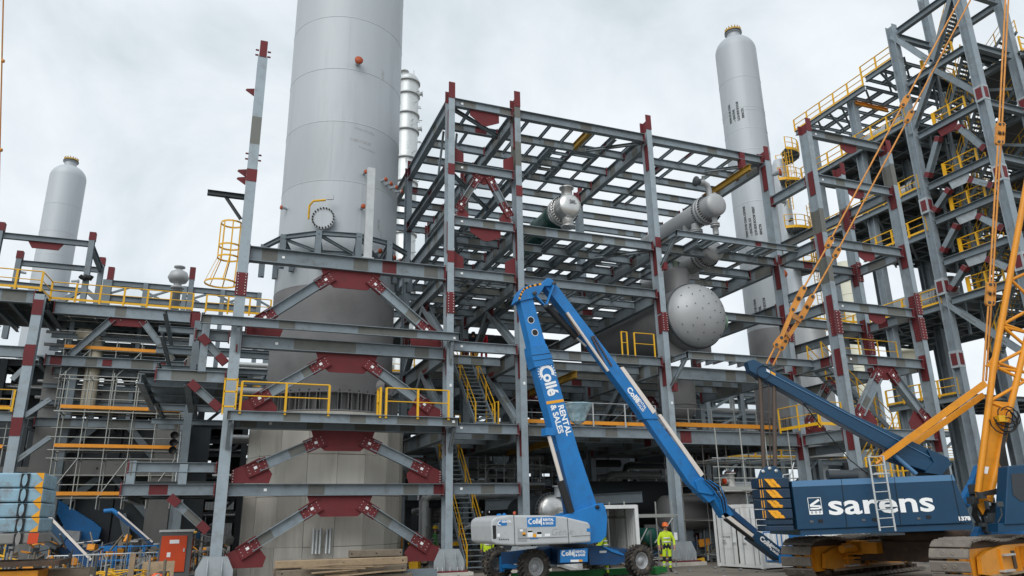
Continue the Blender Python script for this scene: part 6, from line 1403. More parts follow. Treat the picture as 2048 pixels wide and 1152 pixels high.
yslab('panel', ch_, [Z5(*q) for q in ((915, 572), (1225, 545), (1225, 705), (915, 716))], LB if False else LD, 23.35, 23.5)
dk_ = yslab('logo_board', ch_, [Z5(*q) for q in ((915, 572), (1225, 548), (1225, 702), (915, 712))], LB, 23.34, 23.35)
logo(dk_, 915, 1222, 632, 23.33, .95)
for c, m_ in ((((1030, 680), (1125, 678), (1125, 705), (1031, 706)), WH), (((1128, 678), (1166, 678), (1166, 702), (1128, 702)), MAT['hazy'])): decal('sticker', c, dk_, m_, 23.325)
yslab('outrigger_beam', ch_, [Z5(*q) for q in ((1225, 540), (1380, 520), (1640, 615), (1650, 700), (1560, 740), (1250, 735))], LD, 24.2, 24.5)
yslab('outrigger_beam', ch_, [Z5(*q) for q in ((1380, 520), (1560, 575), (1640, 620), (1630, 632), (1500, 590))], LB, 24.15, 24.2)
yslab('plate', ch_, [Z5(*q) for q in ((1360, 578), (1440, 576), (1438, 600), (1362, 604))], MAT['hood'], 24.18, 24.2)
MB().lathe([(.7, 1.05), (.7, 1.25), (0, 1.25)], Matrix.Translation((cen_.x, cen_.y, 0)), 30).obj('slew_ring', MAT['black'], bl)
TRr, TWd = .53, .42
ty = MB()
ty.lathe([(.30, -TWd / 2 + .03), (.40, -TWd / 2), (.48, -TWd / 2 + .02), (TRr - .04, -TWd * .32), (TRr - .03, 0), (TRr - .04, TWd * .32), (.48, TWd / 2 - .02), (.40, TWd / 2), (.30, TWd / 2 - .03), (.30, -TWd / 2 + .03)], None, 40)
for i in range(22):
    a = 2 * math.pi * i / 22
    for s in (-1, 1):
        M = Matrix.Rotation(a + (.14 if s > 0 else 0), 4, 'Z') @ Matrix.Translation((TRr - .02, 0, s * TWd * .23)) @ Matrix.Rotation(s * .55, 4, 'X')
        ty.box((0, 0, 0), (.085, .075, TWd * .52), M)
tym = ty.mesh('tyre', MAT['tyre'])
rmm = MB().lathe([(.30, -.15), (.30, .15), (.27, .17), (.25, .10), (.24, .05), (.14, .03), (.12, .10), (.10, .13), (0, .14)], None, 32).mesh('rim', MAT['rim'])
hubm = MB()
for i in range(9): a = 2 * math.pi * i / 9; hubm.tube((.085 * math.cos(a) * 1.6, .085 * math.sin(a) * 1.6, .03), (.136 * math.cos(a), .136 * math.sin(a), .10), .012, 6)
hubm = hubm.mesh('wheel_nuts', MAT['bolt'])
for W, s in ((W1, -1), (W2, -1), (W3, 1), (W4, 1)):
    wh = bpy.data.objects.new('wheel', tym); M = rot_to(W, aw * s); link(wh, bl, M); inst('rim', rmm, wh, M); inst('wheel_nuts', hubm, wh, M)
kn = W3 - aw * .32; MB().box((0, 0, 0), (.12, .2, .5), Matrix.Translation(kn)).box((.25, -.1, -.12), (.5, .1, .1), Matrix.Translation(kn)).obj('steering_knuckle', LB, ch_)
MB().bar(W3 - aw * .3 + V((0, 0, -.05)), W1 + aw * .4 + V((0, 0, -.05)), .12, .12).obj('steering_rod', LB, ch_)
# ================================================================ people
def person(name, loc, face, label, top, legs, helm, h=1.78, arms=None, vest=False, lean=0.0, stance=.11, legpose=None, waist=None, boots=None, tape=True):
    """one continuous skinned body; colours by zone of the body; helmet and tape are parts"""
    t = thing(name, loc, label, 'person')
    s = h / 1.78; fx = V(face).normalized(); sx = V((fx.y, -fx.x, 0))          # sx = the figure's own right-hand side seen from behind is +sx
    def P(a, b, c): return V(loc) + sx * (a * s) + fx * ((b + lean * max(0, c - .9)) * s) + V((0, 0, c * s))
    arms = arms or (((.25, .02, 1.12), (.24, .12, .90)), ((-.25, .02, 1.12), (-.24, .12, .90)))
    lp_ = legpose or (((.12, .02, .50), (.13, 0, .08)), ((-.12, .02, .50), (-.13, 0, .08)))
    pts = []; rad = []; ed = []
    def add(p, r, par=None):
        pts.append(P(*p)); rad.append(r if isinstance(r, tuple) else (r, r)); i = len(pts) - 1
        if par is not None: ed.append((par, i))
        return i
    pel = add((0, 0, .95), (.165, .125)); ab = add((0, .0, 1.15), (.165, .125), pel); chs_ = add((0, 0, 1.36), (.18, .13), ab); nk = add((0, .01, 1.50), .065, chs_); h0 = add((0, .03, 1.60), (.080, .095), nk); h1 = add((0, .03, 1.70), (.075, .09), h0)
    for k, s_ in ((0, 1), (1, -1)):
        shd = add((.19 * s_, 0, 1.41), .075, chs_); el = add(arms[k][0], .058, shd); wr = add(arms[k][1], .042, el)
        d = (V(arms[k][1]) - V(arms[k][0])).normalized(); hp_ = V(arms[k][1]) + d * .08; hd_ = add(tuple(hp_), (.045, .026), wr)
        for f in range(4): add(tuple(hp_ + d * (.075 + .012 * (1 if f in (1, 2) else 0)) + V((0, (f - 1.5) * .022, 0)) + V((-.01 * s_, .01, 0))), .010, hd_)
        add(tuple(V(arms[k][1]) + d * .06 + V((-.012 * s_, .055, -.01))), .011, wr)
        hip = add((.095 * s_, 0, .88), .10, pel); kn_ = add(lp_[k][0], .072, hip); an = add(lp_[k][1], .055, kn_); q = V(lp_[k][1]); add((q.x, q.y + .05, .055), .055, an); add((q.x, q.y + .17, .045), .045, len(pts) - 1)
    me = bpy.data.meshes.new('body'); me.from_pydata(pts, ed, []); o = bpy.data.objects.new('tmp', me); COLL.objects.link(o)
    md = o.modifiers.new('skin', 'SKIN'); md.use_smooth_shade = True
    for i, r in enumerate(rad): me.skin_vertices[0].data[i].radius = (r[0] * s, r[1] * s)
    me.skin_vertices[0].data[pel].use_root = True
    o.modifiers.new('sub', 'SUBSURF').levels = 1
    dg = bpy.context.evaluated_depsgraph_get(); bm = bpy.data.meshes.new_from_object(o.evaluated_get(dg)); bpy.data.objects.remove(o)
    mats = [top, legs, MAT['skin'], boots or MAT['black'], waist or top, MAT['navy']]
    bm.materials.clear(); [bm.materials.append(m) for m in mats]
    wr0 = [P(*arms[0][1]), P(*arms[1][1])]
    for f in bm.polygons:
        c = (f.center - V(loc)); z = c.z / s; a = abs(c.dot(sx)) / s
        if z > 1.51: k = 2
        elif any((f.center - q).length < .16 * s and (f.center - q).dot(P(*arms[i][1]) - P(*arms[i][0])) > -.01 for i, q in enumerate(wr0)): k = 2
        elif z < .13: k = 3
        elif z < .86: k = 5 if (.36 < z < .56 and legs is not MAT['navy'] and waist) else 1
        elif z < 1.04 and a < .2: k = 4
        else: k = 0
        f.material_index = k; f.use_smooth = True
    bd = bpy.data.objects.new('body', bm); link(bd, t, None)
    hc = P(0, .03, 1.695)
    MH = face_frame(hc, sx, fx)
    MB().lathe([(.165, -.005), (.13, .012), (.128, .05), (.115, .10), (.075, .14), (0, .155)], Matrix(((sx.x, fx.x, 0, hc.x), (sx.y, fx.y, 0, hc.y), (0, 0, 1, hc.z), (0, 0, 0, 1))) @ Matrix.Diagonal((s * .92, s * 1.12, s, 1)), 20).obj('helmet', helm, t)
    if tape:
        b = MB()
        for z, ra, rb in ((1.10, .178, .138), (1.24, .185, .140)): b.lathe([(1, -.03), (1.012, -.03), (1.012, .03), (1, .03)], Matrix(((sx.x * ra * s, fx.x * rb * s, 0, P(0, 0, z).x), (sx.y * ra * s, fx.y * rb * s, 0, P(0, 0, z).y), (0, 0, s, P(0, 0, z).z), (0, 0, 0, 1))), 24)
        for k in (0, 1):
            p, q = lp_[k]; pv = P(*V(p).lerp(V(q), .55)); b.lathe([(.075 * s, -.03), (.075 * s, .03)], Matrix.Translation(pv), 14)
        b.obj('reflective_tape', MAT['refl'], t)['kind'] = 'stuff'
    # face: eyes, nose and mouth
    b = MB()
    for s_ in (-1, 1): b.box((0, 0, 0), (.026, .012, .012), Matrix.Translation(P(.032 * s_, .118, 1.645)))
    b.box((0, 0, 0), (.05, .012, .010), Matrix.Translation(P(0, .118, 1.565)))
    b.obj('eyes_and_mouth', MAT['navy'], t)
    MB().add([P(-.014, .11, 1.60), P(.014, .11, 1.60), P(0, .145, 1.597), P(0, .115, 1.645)], [(0, 1, 2), (0, 2, 3), (1, 3, 2)]).obj('nose', MAT['skin'], t)
    return t
wp = onZ(1337, 1143, 0); camdir = lambda p: V((-p.x, -p.y, 0)).normalized()
fw = camdir(wp)
person('person', wp, fw + V((.15, 0, 0)), 'person in yellow high visibility suit and orange helmet standing beside a wheel', MAT['hiv'], MAT['hiv'], MAT['helmet'], 1.78, waist=MAT['navy'],
       arms=(((.31, .0, 1.14), (.30, .10, .92)), ((-.31, .0, 1.14), (-.29, .12, .92))), legpose=(((.13, .04, .50), (.16, .02, .08)), ((-.10, .02, .50), (-.09, 0, .08))))
p2 = onZ(1212, 1128, 0); p2 = V((onY(1212, 1090, 26.0).x, 26.0, 0))
person('person', p2, V((-1, .35, 0)), 'person in yellow high visibility suit half hidden behind the blue turntable', MAT['hiv'], MAT['hiv'], MAT['whelmet'], 1.76, waist=MAT['navy'], lean=.22,
       arms=(((.22, .18, 1.10), (.18, .36, 1.02)), ((-.22, .18, 1.10), (-.18, .36, 1.02))))
p3 = V((onY(975, 1090, 30.6).x, 30.6, 0))
person('person', p3, V((.2, 1, 0)), 'person in yellow high visibility jacket walking at the foot of the stairs', MAT['hiv'], MAT['navy'], MAT['helmet'], 1.76)
p4 = V((onY(869, 1090, 37.5).x, 37.5, 0))
person('person', p4, V((1, -.1, 0)), 'person with yellow helmet and green vest standing in the shade behind column B base', material('green_vest', (.10, .30, .10), .8), MAT['navy'], MAT['yhelmet'], 1.78)
p4.z = 0
p5 = onY(968, 715, 36.2); z5 = 9.47
person('person', (p5.x, 36.2, onY(968, 727, 36.2).z), V((-.5, -.8, 0)), 'person in red coverall and white helmet bending over on the upper deck', MAT['redsuit'], MAT['redsuit'], MAT['whelmet'], 1.75, lean=.35, tape=False, arms=(((.24, .3, 1.1), (.2, .42, .9)), ((-.24, .3, 1.1), (-.2, .42, .9))))
p6 = onY(947, 722, 36.6)
person('person', (p6.x, 36.6, onY(947, 730, 36.6).z), V((0, 1, 0)), 'person in dark jacket and red trousers standing on the upper deck', MAT['navy'], MAT['redsuit'], MAT['navy'], 1.75, tape=False)
deckplates(fr, XB + .4, XC - .4, 35.3, 38.0, onY(955, 728, 36.4).z - .04, 2, 2)
p7 = atd(462, 1100, 60); 
# ================================================================ containers
def corr_wall(b, p, q, z0, z1, m=0, pitch=.28, dep=.04):
    p = V(p); q = V(q); d = (q - p); L = d.length; d.normalize(); n_ = V((d.y, -d.x, 0)); k = int(L / pitch)
    pr = [];
    for i in range(k):
        a = L * i / k; c = L / k
        pr += [(a, 0), (a + c * .35, 0), (a + c * .5, dep), (a + c * .85, dep)]
    pr.append((L, 0)); vs = []
    for z in (z0, z1): vs += [p + d * a + n_ * -o_ + V((0, 0, z)) for a, o_ in pr]
    N_ = len(pr); b.add(vs, [(i, i + 1, i + 1 + N_, i + N_) for i in range(N_ - 1)], m)
def container(name, c, d, L, W_, H_, label, mat, doors=True, open_=False):
    """c = front left bottom corner (door end), d = direction along the length, door end faces -d"""
    d = V(d).normalized(); e = V((d.y, -d.x, 0)); c = V(c)           # e = across, to the right of d
    t = thing(name, c + d * L / 2 + e * W_ / 2, label, 'container')
    b = MB(); p00, p10, p01, p11 = c, c + e * W_, c + d * L, c + d * L + e * W_
    corr_wall(b, p00 + d * .12, p01 - d * .12, .16, H_ - .1); corr_wall(b, p11 - d * .12, p10 + d * .12, .16, H_ - .1); corr_wall(b, p01, p11, .16, H_ - .1)
    b.obj('corrugated_walls', mat, t)
    fm = MB()
    for p in (p00, p10, p01, p11): fm.box((0, 0, 0), (.14, .14, H_), frame(p + V((0, 0, H_ / 2)), d, (0, 0, 1)))
    for p, q in ((p00, p10), (p01, p11), (p00, p01), (p10, p11)):
        for z in (.09, H_ - .06): fm.bar(p + V((0, 0, z)), q + V((0, 0, z)), .10, .14)
    fm.obj('corner_frame', mat, t)
    MB().add([p + V((0, 0, H_ - .02)) for p in (p00, p10, p11, p01)], [(0, 1, 2, 3)]).obj('roof', mat, t); MB().add([p + V((0, 0, .15)) for p in (p00, p10, p11, p01)], [(0, 1, 2, 3)]).obj('floor', MAT['timberd'], t)
    if not open_:
        for k in range(2):
            a = p00 + e * (.08 + k * (W_ - .16) / 2); M = face_frame(a - d * .02, e, (0, 0, 1)); wd = (W_ - .16) / 2
            dr_ = MB().box((wd / 2, H_ / 2, 0), (wd - .02, H_ - .28, .05), M).obj('door', mat, t)
            for j in range(4): MB().box((wd / 2, .35 + j * .58, .02), (wd - .2, .40, .03), M).obj('door_panel', mat, dr_)
            for xx in (.02, wd - .02): MB().box((xx, H_ / 2, .02), (.03, H_ - .3, .03), M).obj('door_seal', MAT['black'], dr_)
            for xx in (.3, .78):
                MB().tube(M @ V((wd * xx, .15, .07)), M @ V((wd * xx, H_ - .15, .07)), .022, 6).obj('lock_rod', MAT['galv'], dr_)
                MB().box((wd * xx + .08, .95, .08), (.22, .035, .03), M).obj('lock_handle', MAT['galv'], dr_)
        M = face_frame(p00 - d * .075, e, (0, 0, 1))
        text_obj('lettering', 'RSU 224216', M @ Matrix.Translation((.55, H_ - .62, 0)), .16, MAT['mark'], t, ext=.002); text_obj('lettering', '22G1', M @ Matrix.Translation((1.3, H_ - .86, 0)), .15, MAT['mark'], t, ext=.002)
        text_obj('lettering', 'MAX GROSS', M @ Matrix.Translation((.35, H_ - 1.3, 0)), .09, MAT['mark'], t, ext=.002); text_obj('lettering', 'TARE', M @ Matrix.Translation((.35, H_ - 1.45, 0)), .09, MAT['mark'], t, ext=.002)
    return t
cr2 = atd(1527, 1135, 29.2); cr2.z = .02
e_ = (RH * 1.15 - FH * 2.15).normalized(); d_ = V((-e_.y, e_.x, 0))
if d_.dot(RH) < 0: d_ = -d_
container('shipping_container', cr2 - e_ * 2.44, d_, 6.06, 2.44, 2.45, 'white shipping container with closed doors behind the crane counterweight', MAT['corr'])
oc0 = V((onY(1160, 1110, 27.6).x, 27.6, .02))
oc_t = container('shipping_container', oc0, (.25, 1, 0), 4.5, 2.35, 2.5, 'open ended grey container with green posts behind the blue boom lift', MAT['corr'], open_=True)
MB().box((0, 0, .5), (.16, .16, .9), Matrix.Translation(oc0 + V((2.28, -.6, 0)))).obj('green_post', MAT['green'], oc_t)
skid = MB().box((0, 0, .12), (6.2, .5, .2), Matrix.Translation((13.4, 26.3, 0))).box((0, 0, .12), (.2, 1.4, .24), Matrix.Translation((11.0, 26.3, 0))).box((0, 0, .12), (.2, 1.4, .24), Matrix.Translation((15.8, 26.3, 0))).obj('green_skid', MAT['green'])
tag(skid, 'low green steel skid lying on the ground below the boom lift', 'skid')
# ================================================================ things at ground level inside the frame
def drum(name, x, y, z, r, L, label, mat, headmat=None, flange=True, axis=(0, 1, 0), cat='vessel'):
    t = thing(name, (x, y, z - r), label, cat); M = rot_to((x, y, z), axis)
    MB().lathe([(0, -r * .45)] + [(a, -b_) for a, b_ in dome(r, 8, .45)][::-1][1:], M, 40).obj('dished_end', headmat or mat, t)
    MB().lathe([(r, 0), (r, L), (r * .7, L + r * .3), (0, L + r * .4)], M, 40).obj('shell', mat, t)
    if flange:
        MB().lathe([(r, .02), (r * 1.14, .02), (r * 1.14, .26), (r, .26)], M, 40).obj('girth_flange', MAT['darksteel'], t); b = MB()
        for i in range(30):
            a = 2 * math.pi * i / 30; b.tube(M @ V((r * 1.08 * math.cos(a), r * 1.08 * math.sin(a), -.08)), M @ V((r * 1.08 * math.cos(a), r * 1.08 * math.sin(a), .34)), .03, 6)
        b.obj('stud_bolts', MAT['black'], t)['kind'] = 'stuff'
    d = V(axis)
    for k in (.8, L - .8):
        q = V((x, y, z)) + d * k; MB().box((0, 0, 0), (r * 1.5, .3, z), Matrix.Translation((q.x, q.y, z / 2))).obj('saddle', MAT['oldsteel'], t)
    return t
p = onY(1108, 1015, 31.6); t = drum('stainless_vessel', p.x, 31.8, p.z - .15, .72, 6, 'bright stainless vessel end with black studded flange behind the lift hood', MAT['darksteel'], MAT['inox']); nozzle(t, (p.x + .25, 31.7, p.z + .45), (0, 0, 1), .16, .5, MAT['tower'], fl=1.5)
p = onY(1468, 1000, 31.5); t = drum('white_vessel', p.x, 31.5, p.z, .70, 6, 'white round vessel end with red flanged nozzle behind the tube scaffold', MAT['darksteel'], MAT['white'], flange=False)
nz = nozzle(t, (p.x - .05, 31.5, p.z + .6), (0, 0, 1), .17, .7, MAT['white'], MAT['red'], fl=1.6); nozzle(t, (p.x - .1, 31.5, p.z + .9), (-1, -.2, 0), .08, .4, MAT['white'], MAT['redcab'], fl=1.8)
p = onY(1310, 1075, 31.0); drum('green_vessel', p.x, 31.2, p.z, .42, 4, 'dark green glossy round vessel end behind the person in yellow', MAT['greenx'], MAT['greenx'], flange=False)
p = onY(1240, 1010, 37); drum('grey_drum', p.x - 3.5, 37, p.z + .1, 1.15, 9.5, 'long dark grey drum lying across the lower storey', MAT['darksteel'], MAT['darksteel'], axis=(1, 0, 0), flange=False)
p = onY(1385, 1025, 33.5); drum('grey_drum', p.x - 1.6, 33.5, p.z, .85, 3.6, 'dark grey drum with black flange right of the column by the person in yellow', MAT['primer'], MAT['primer'], axis=(1, 0, 0), flange=False)
# inner walls of plant that fill the lower storeys: pumps, pipes, walkways
random.seed(21)
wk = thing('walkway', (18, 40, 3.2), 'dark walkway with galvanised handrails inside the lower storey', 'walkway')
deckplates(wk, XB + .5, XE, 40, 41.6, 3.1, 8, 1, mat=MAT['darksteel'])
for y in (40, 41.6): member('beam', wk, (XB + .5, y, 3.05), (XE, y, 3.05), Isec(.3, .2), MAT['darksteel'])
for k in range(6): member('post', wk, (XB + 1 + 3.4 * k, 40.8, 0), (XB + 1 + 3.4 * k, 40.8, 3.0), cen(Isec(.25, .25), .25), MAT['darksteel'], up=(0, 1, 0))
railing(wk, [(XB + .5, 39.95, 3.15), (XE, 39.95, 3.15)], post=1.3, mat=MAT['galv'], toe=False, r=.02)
big = member('floor_beam', wk, (XC + .3, 36.0, 3.0), (XD, 33.2, 3.25), Isec(.5, .3), MAT['oldsteel'])
for k in range(46):
    x = random.uniform(XB, XE); y = random.uniform(36 if k % 2 else 41, 46); r = random.choice((.1, .16, .25)); z = random.uniform(.5, 5.2)
    t = MB().path([(x, y, 0), (x, y, z), (x + .1, y, z + .25), (x + .4, y, z + .35), (x + random.uniform(2, 6), y, z + .35)], r, 8).obj('bent_pipe', random.choice((MAT['galv'], MAT['vessel'], MAT['darksteel'])), wk)
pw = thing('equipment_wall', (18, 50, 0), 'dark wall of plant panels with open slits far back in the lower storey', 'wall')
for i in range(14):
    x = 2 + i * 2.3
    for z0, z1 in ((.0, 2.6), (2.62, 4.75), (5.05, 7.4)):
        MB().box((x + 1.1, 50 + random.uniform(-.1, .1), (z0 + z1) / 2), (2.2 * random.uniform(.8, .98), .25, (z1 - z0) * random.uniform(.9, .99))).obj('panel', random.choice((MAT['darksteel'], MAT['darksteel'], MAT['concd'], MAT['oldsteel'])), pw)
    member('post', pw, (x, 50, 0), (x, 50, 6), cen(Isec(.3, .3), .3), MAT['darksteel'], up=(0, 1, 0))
# scaffolds by the containers
q = onY(1250, 1035, 28.6); q2_ = onY(1345, 1035, 28.6)
s1 = scaffold('scaffold', q.x, q2_.x, 28.6, 29.9, 2.7, [.35, 2.1], 1, 'low tube scaffold frame behind the person in yellow', [], diag=False)
MB().bar((q.x, 28.58, 2.1), (q2_.x, 28.58, 2.1), .05, .14).obj('lattice_beam', MAT['scaf'], s1); MB().tube((q.x + .1, 28.55, .3), (q.x + 1.0, 28.55, 1.6), .03, 6).obj('diagonal', MAT['scaf'], s1); MB().tube((q2_.x - 1.0, 28.55, 1.0), (q2_.x, 28.55, 2.0), .035, 6).obj('diagonal', MAT['scaf'], s1)
MB().box((0, 0, 0), (.16, .02, .3), Matrix.Translation((q2_.x + .02, 28.5, 1.25))).obj('scaffold_tag', MAT['tagw'], s1)
q = onY(1398, 960, 30.9); q2_ = onY(1542, 960, 30.9)
s2 = scaffold('scaffold', q.x, q2_.x, 29.3, 32.4, 6.0, [.4, 1.9, 3.1, 4.6], 3, 'tall tube scaffold around the white vessel end', [3.1], boardmat=MAT['scaf'])
a = thing('step_ladder', (q.x - .3, 29.2, 0), 'grey aluminium ladder leaning on the tall tube scaffold', 'ladder'); b = MB()
for s in (0, .45): b.bar((q.x - .35 + s, 28.9, 0), (q.x - .25 + s, 29.25, 2.2), .05, .03)
for i in range(7): b.tube((q.x - .35 + .1 * i / 7, 28.9 + .05 * i, .25 + .3 * i), (q.x + .1 + .1 * i / 7, 28.9 + .05 * i, .25 + .3 * i), .018, 6)
b.obj('frame', MAT['galv'], a)
# glass-fibre hopper wrapped in plastic, hung behind the riser
p = onY(1155, 822, 28.5); t = thing('wrapped_hopper', p, 'shiny plastic wrapped hopper hanging behind the blue riser boom', 'hopper')
MB().lathe([(.62, .3), (.66, .26), (.5, .0), (.42, -.12), (.3, -.45), (.12, -.55), (0, -.56)], Matrix.Translation(p), 14, sm=False).obj('wrapped_bowl', MAT['plastic'], t)
member('stand', t, (p.x + .05, p.y, 6.0), (p.x + .05, p.y, p.z - .5), cen(Bsec(.2, .2), .2), MAT['craneblue'], up=(0, 1, 0))

for k, (x, y, z1) in enumerate(((13.6, 38.6, 5.4), (17.0, 42.2, 5.4), (23.6, 35.5, 5.3))):
    scaffold('scaffold', x, x + 3.2, y, y + 1.2, z1, [.4, 2.0, 3.6, 4.9], 3, ['tube scaffold in the shade behind the riser boom', 'tube scaffold deep inside the lower storey', 'tube scaffold in the shade right of the worker'][k], [3.6], boardmat=MAT['timberd'], mat=MAT['galv'])
pt = thing('pump_row', (18, 35, 0), 'row of small dark pumps and valves on the floor of the lower storey', 'pumps')
for k in range(18):
    x = XB + 1.5 + k * .95; y = 33.2 + random.uniform(-.6, 1.6); h_ = random.uniform(.5, 1.5)
    MB().box((x, y, h_ * .3), (.5, .7, h_ * .6)).obj('pump_block', random.choice((MAT['darksteel'], MAT['greybox'], MAT['concd'])), pt); MB().tube((x, y, h_ * .6), (x, y, h_ * 1.4), random.uniform(.06, .14), 8).obj('riser_pipe', random.choice((MAT['galv'], MAT['darksteel'], MAT['red'], MAT['vessel'])), pt); MB().tube((x - .4, y - .1, h_), (x + .5, y - .1, h_), random.uniform(.05, .1), 8).obj('header_pipe', random.choice((MAT['galv'], MAT['darksteel'], MAT['vessel'])), pt)
# ================================================================ left foreground and site clutter
random.seed(5)
# pale blue rusted counterweight stack of a second crane at the picture edge
YW = 22.5
c2t = thing('rusty_counterweight_stack', (-6.5, YW, 0), 'stack of rusty pale blue counterweight blocks with hazard edge at the left border', 'counterweights')
def wq(u, v_, Y=YW): return onY(u, v_, Y)
vv = [(945, 975), (976, 1004), (1005, 1034), (1035, 1064), (1065, 1088)]
for i, (va, vb) in enumerate(vv):
    dxu = -i * 3.3
    x1 = wq(90 + dxu - 1, (va + vb) / 2).x; x0 = x1 - 3.4; z1 = wq(60, va + .8).z; z0 = wq(60, vb - .2).z
    m = MAT['rustblue'] if i < 4 else MAT['concd']
    o = MB().box(((x0 + x1) / 2, YW + .9, (z0 + z1) / 2), (x1 - x0, 1.8, z1 - z0)).obj('counterweight_block', m, c2t)
    md = o.modifiers.new('bevel', 'BEVEL'); md.width = .04; md.segments = 2
    MB().box((x1 - .42, YW - .015, (z0 + z1) / 2), (.19, .04, z1 - z0 - .03)).obj('lifting_recess', MAT['black'], o); MB().prism([(.055 * math.cos(a_), .15 * math.sin(a_)) for a_ in [math.pi * i / 8 for i in range(16)]], .02, Matrix.Translation((x1 - .42, YW - .045, (z0 + z1) / 2))).obj('recess_plate', m, o)
    if i < 4:
        for k in range(2):
            zc = z0 + (z1 - z0) * (.5 * k); hh = (z1 - z0) / 2
            MB().add([V((x1 - .02, YW - .012, zc)), V((x1 - .02, YW - .012, zc + hh)), V((x1 - .2, YW - .012, zc + hh)) if k else V((x1 - .2, YW - .012, zc))], [(0, 1, 2)]).obj('hazard_triangle', MAT['hazy'], o)
    else: MB().box((x1 - .1, YW - .02, (z0 + z1) / 2), (.22, .02, .25)).obj('reflector', MAT['redcab'], o)
m2 = thing('yellow_machine', (-6.5, YW, 0), 'orange yellow crawler base plate below the rusty counterweights', 'machine')
a = wq(0, 1110); MB().box((a.x - .6, YW + .8, .85), (2.9, 1.4, .42)).obj('side_frame', CY_, m2); MB().box((a.x - .4, YW + .8, 1.22), (3.4, 1.7, .12)).obj('rust_deck', MAT['grime'], m2)
MB().box((a.x - .6, YW + .7, .45), (2.8, 1.2, .4)).obj('lower_frame', MAT['grime'], m2)
# stacked cribbing frames beside it
def crib(name, u, v_, Y, label, n=3, L=1.5, hgt=.16, mat=None, seed=0):
    p = onY(u, v_, Y); t = thing(name, (p.x, Y, 0), label, 'timber'); rnd = random.Random(seed)
    for i in range(n):
        for s in (0, 1):
            if i % 2: MB().box((p.x + (s - .5) * L * .7, Y, hgt * (i + .5)), (.16, L * .8, hgt - .01)).obj('balk', mat or MAT['timberd'], t)
            else: MB().box((p.x, Y + (s - .5) * L * .6, hgt * (i + .5)), (L, .16, hgt - .01)).obj('balk', mat or MAT['timberd'], t)
    return t
crib('timber_crib', 120, 1130, 24.5, 'weathered timber crib beside the rusty counterweights', 5, 1.6, .2, seed=1)
# orange and grey power cabinet
YC = 31.4
p = onY(345, 1147, YC); w_ = .55
cbn = thing('power_cabinet', (p.x, YC, 0), 'orange and dark grey power cabinet standing left of column A', 'cabinet')
MB().box((p.x, YC + .45, 1.0), (1.1, .9, 1.7)).obj('housing', MAT['greybox'], cbn); MB().box((p.x, YC + .45, 1.88), (1.2, 1.0, .08)).obj('roof', MAT['galv'], cbn); MB().box((p.x, YC + .45, .1), (1.25, 1.0, .16)).obj('plinth', MAT['darksteel'], cbn)
dr_ = MB().box((p.x - .06, YC - .02, 1.08), (.86, .04, 1.25)).obj('door', MAT['redcab'], cbn); MB().box((p.x - .05, YC - .045, 1.5), (.32, .01, .13)).obj('label_plate', MAT['tagw'], dr_); MB().box((p.x - .2, YC - .045, 1.05), (.12, .01, .16)).obj('switch', MAT['tagw'], dr_); MB().box((p.x + .3, YC - .05, 1.2), (.05, .04, .12)).obj('handle', MAT['galv'], dr_)
MB().box((p.x + .56, YC + .45, 1.0), (.02, .5, 1.2)).obj('side_panel', MAT['redcab'], cbn)
# plywood sheet, sacks, papers near the cabinet
p = onY(318, 1120, 29.6); o = MB().box((0, 0, .45), (1.0, .03, .9), Matrix.Translation((p.x, 29.6, .02)) @ Matrix.Rotation(-.25, 4, 'X')).obj('plywood_sheet', MAT['timber']); tag(o, 'pale plywood sheet leaning in front of the orange cabinet', 'plywood')
o = MB().box((0, 0, .35), (.16, .14, 1.3), Matrix.Translation((onY(265, 1120, 29.3).x, 29.3, .2))).obj('timber_post', MAT['timber']); tag(o, 'short upright timber post left of the plywood sheet', 'timber')
def sack(name, u, Y, sx, sz, mat, label, cat, seed):
    rnd = random.Random(seed); p = onY(u, 1140, Y); b = MB(); pr = []
    n, m = 14, 7
    for j in range(m + 1):
        a = math.pi / 2 * j / m
        for i in range(n): 
            th = 2 * math.pi * i / n; k = 1 + rnd.uniform(-.22, .22); b.v.append((p.x + sx * math.cos(a) * math.cos(th) * k, Y + sx * .7 * math.cos(a) * math.sin(th) * k, sz * math.sin(a) * (1 + rnd.uniform(-.1, .1))))
    for j in range(m):
        for i in range(n): b.f.append((j * n + i, j * n + (i + 1) % n, (j + 1) * n + (i + 1) % n, (j + 1) * n + i)); b.m.append(0); b.sm.append(True)
    o = b.obj(name, mat); tag(o, label, cat); return o
sack('crumpled_tarpaulin', 315, 28.6, .5, .55, MAT['hivorange'], 'crumpled salmon orange tarpaulin lying before the plywood sheet', 'tarpaulin', 3)
sack('rubble_heap', 225, 28.8, 1.1, .32, MAT['concd'], 'low grey heap of rubble and rags left of the plywood', 'rubble', 4)
sack('rubble_heap', 150, 27.6, 1.3, .3, MAT['timberd'], 'low brown heap of debris beside the timber crib', 'rubble', 5)
pb_ = onY(284, 1140, 28.9); o = MB().box((pb_.x, 28.9, .35), (.42, .02, .22)).obj('printed_board', MAT['tagw']); tag(o, 'small white printed board lying before the timber post', 'board'); MB().box((pb_.x + .02, 28.885, .37), (.26, .01, .07)).obj('print_stripe', MAT['hazy'], o); MB().box((pb_.x + .02, 28.884, .31), (.30, .01, .04)).obj('print_stripe', MAT['mark'], o)
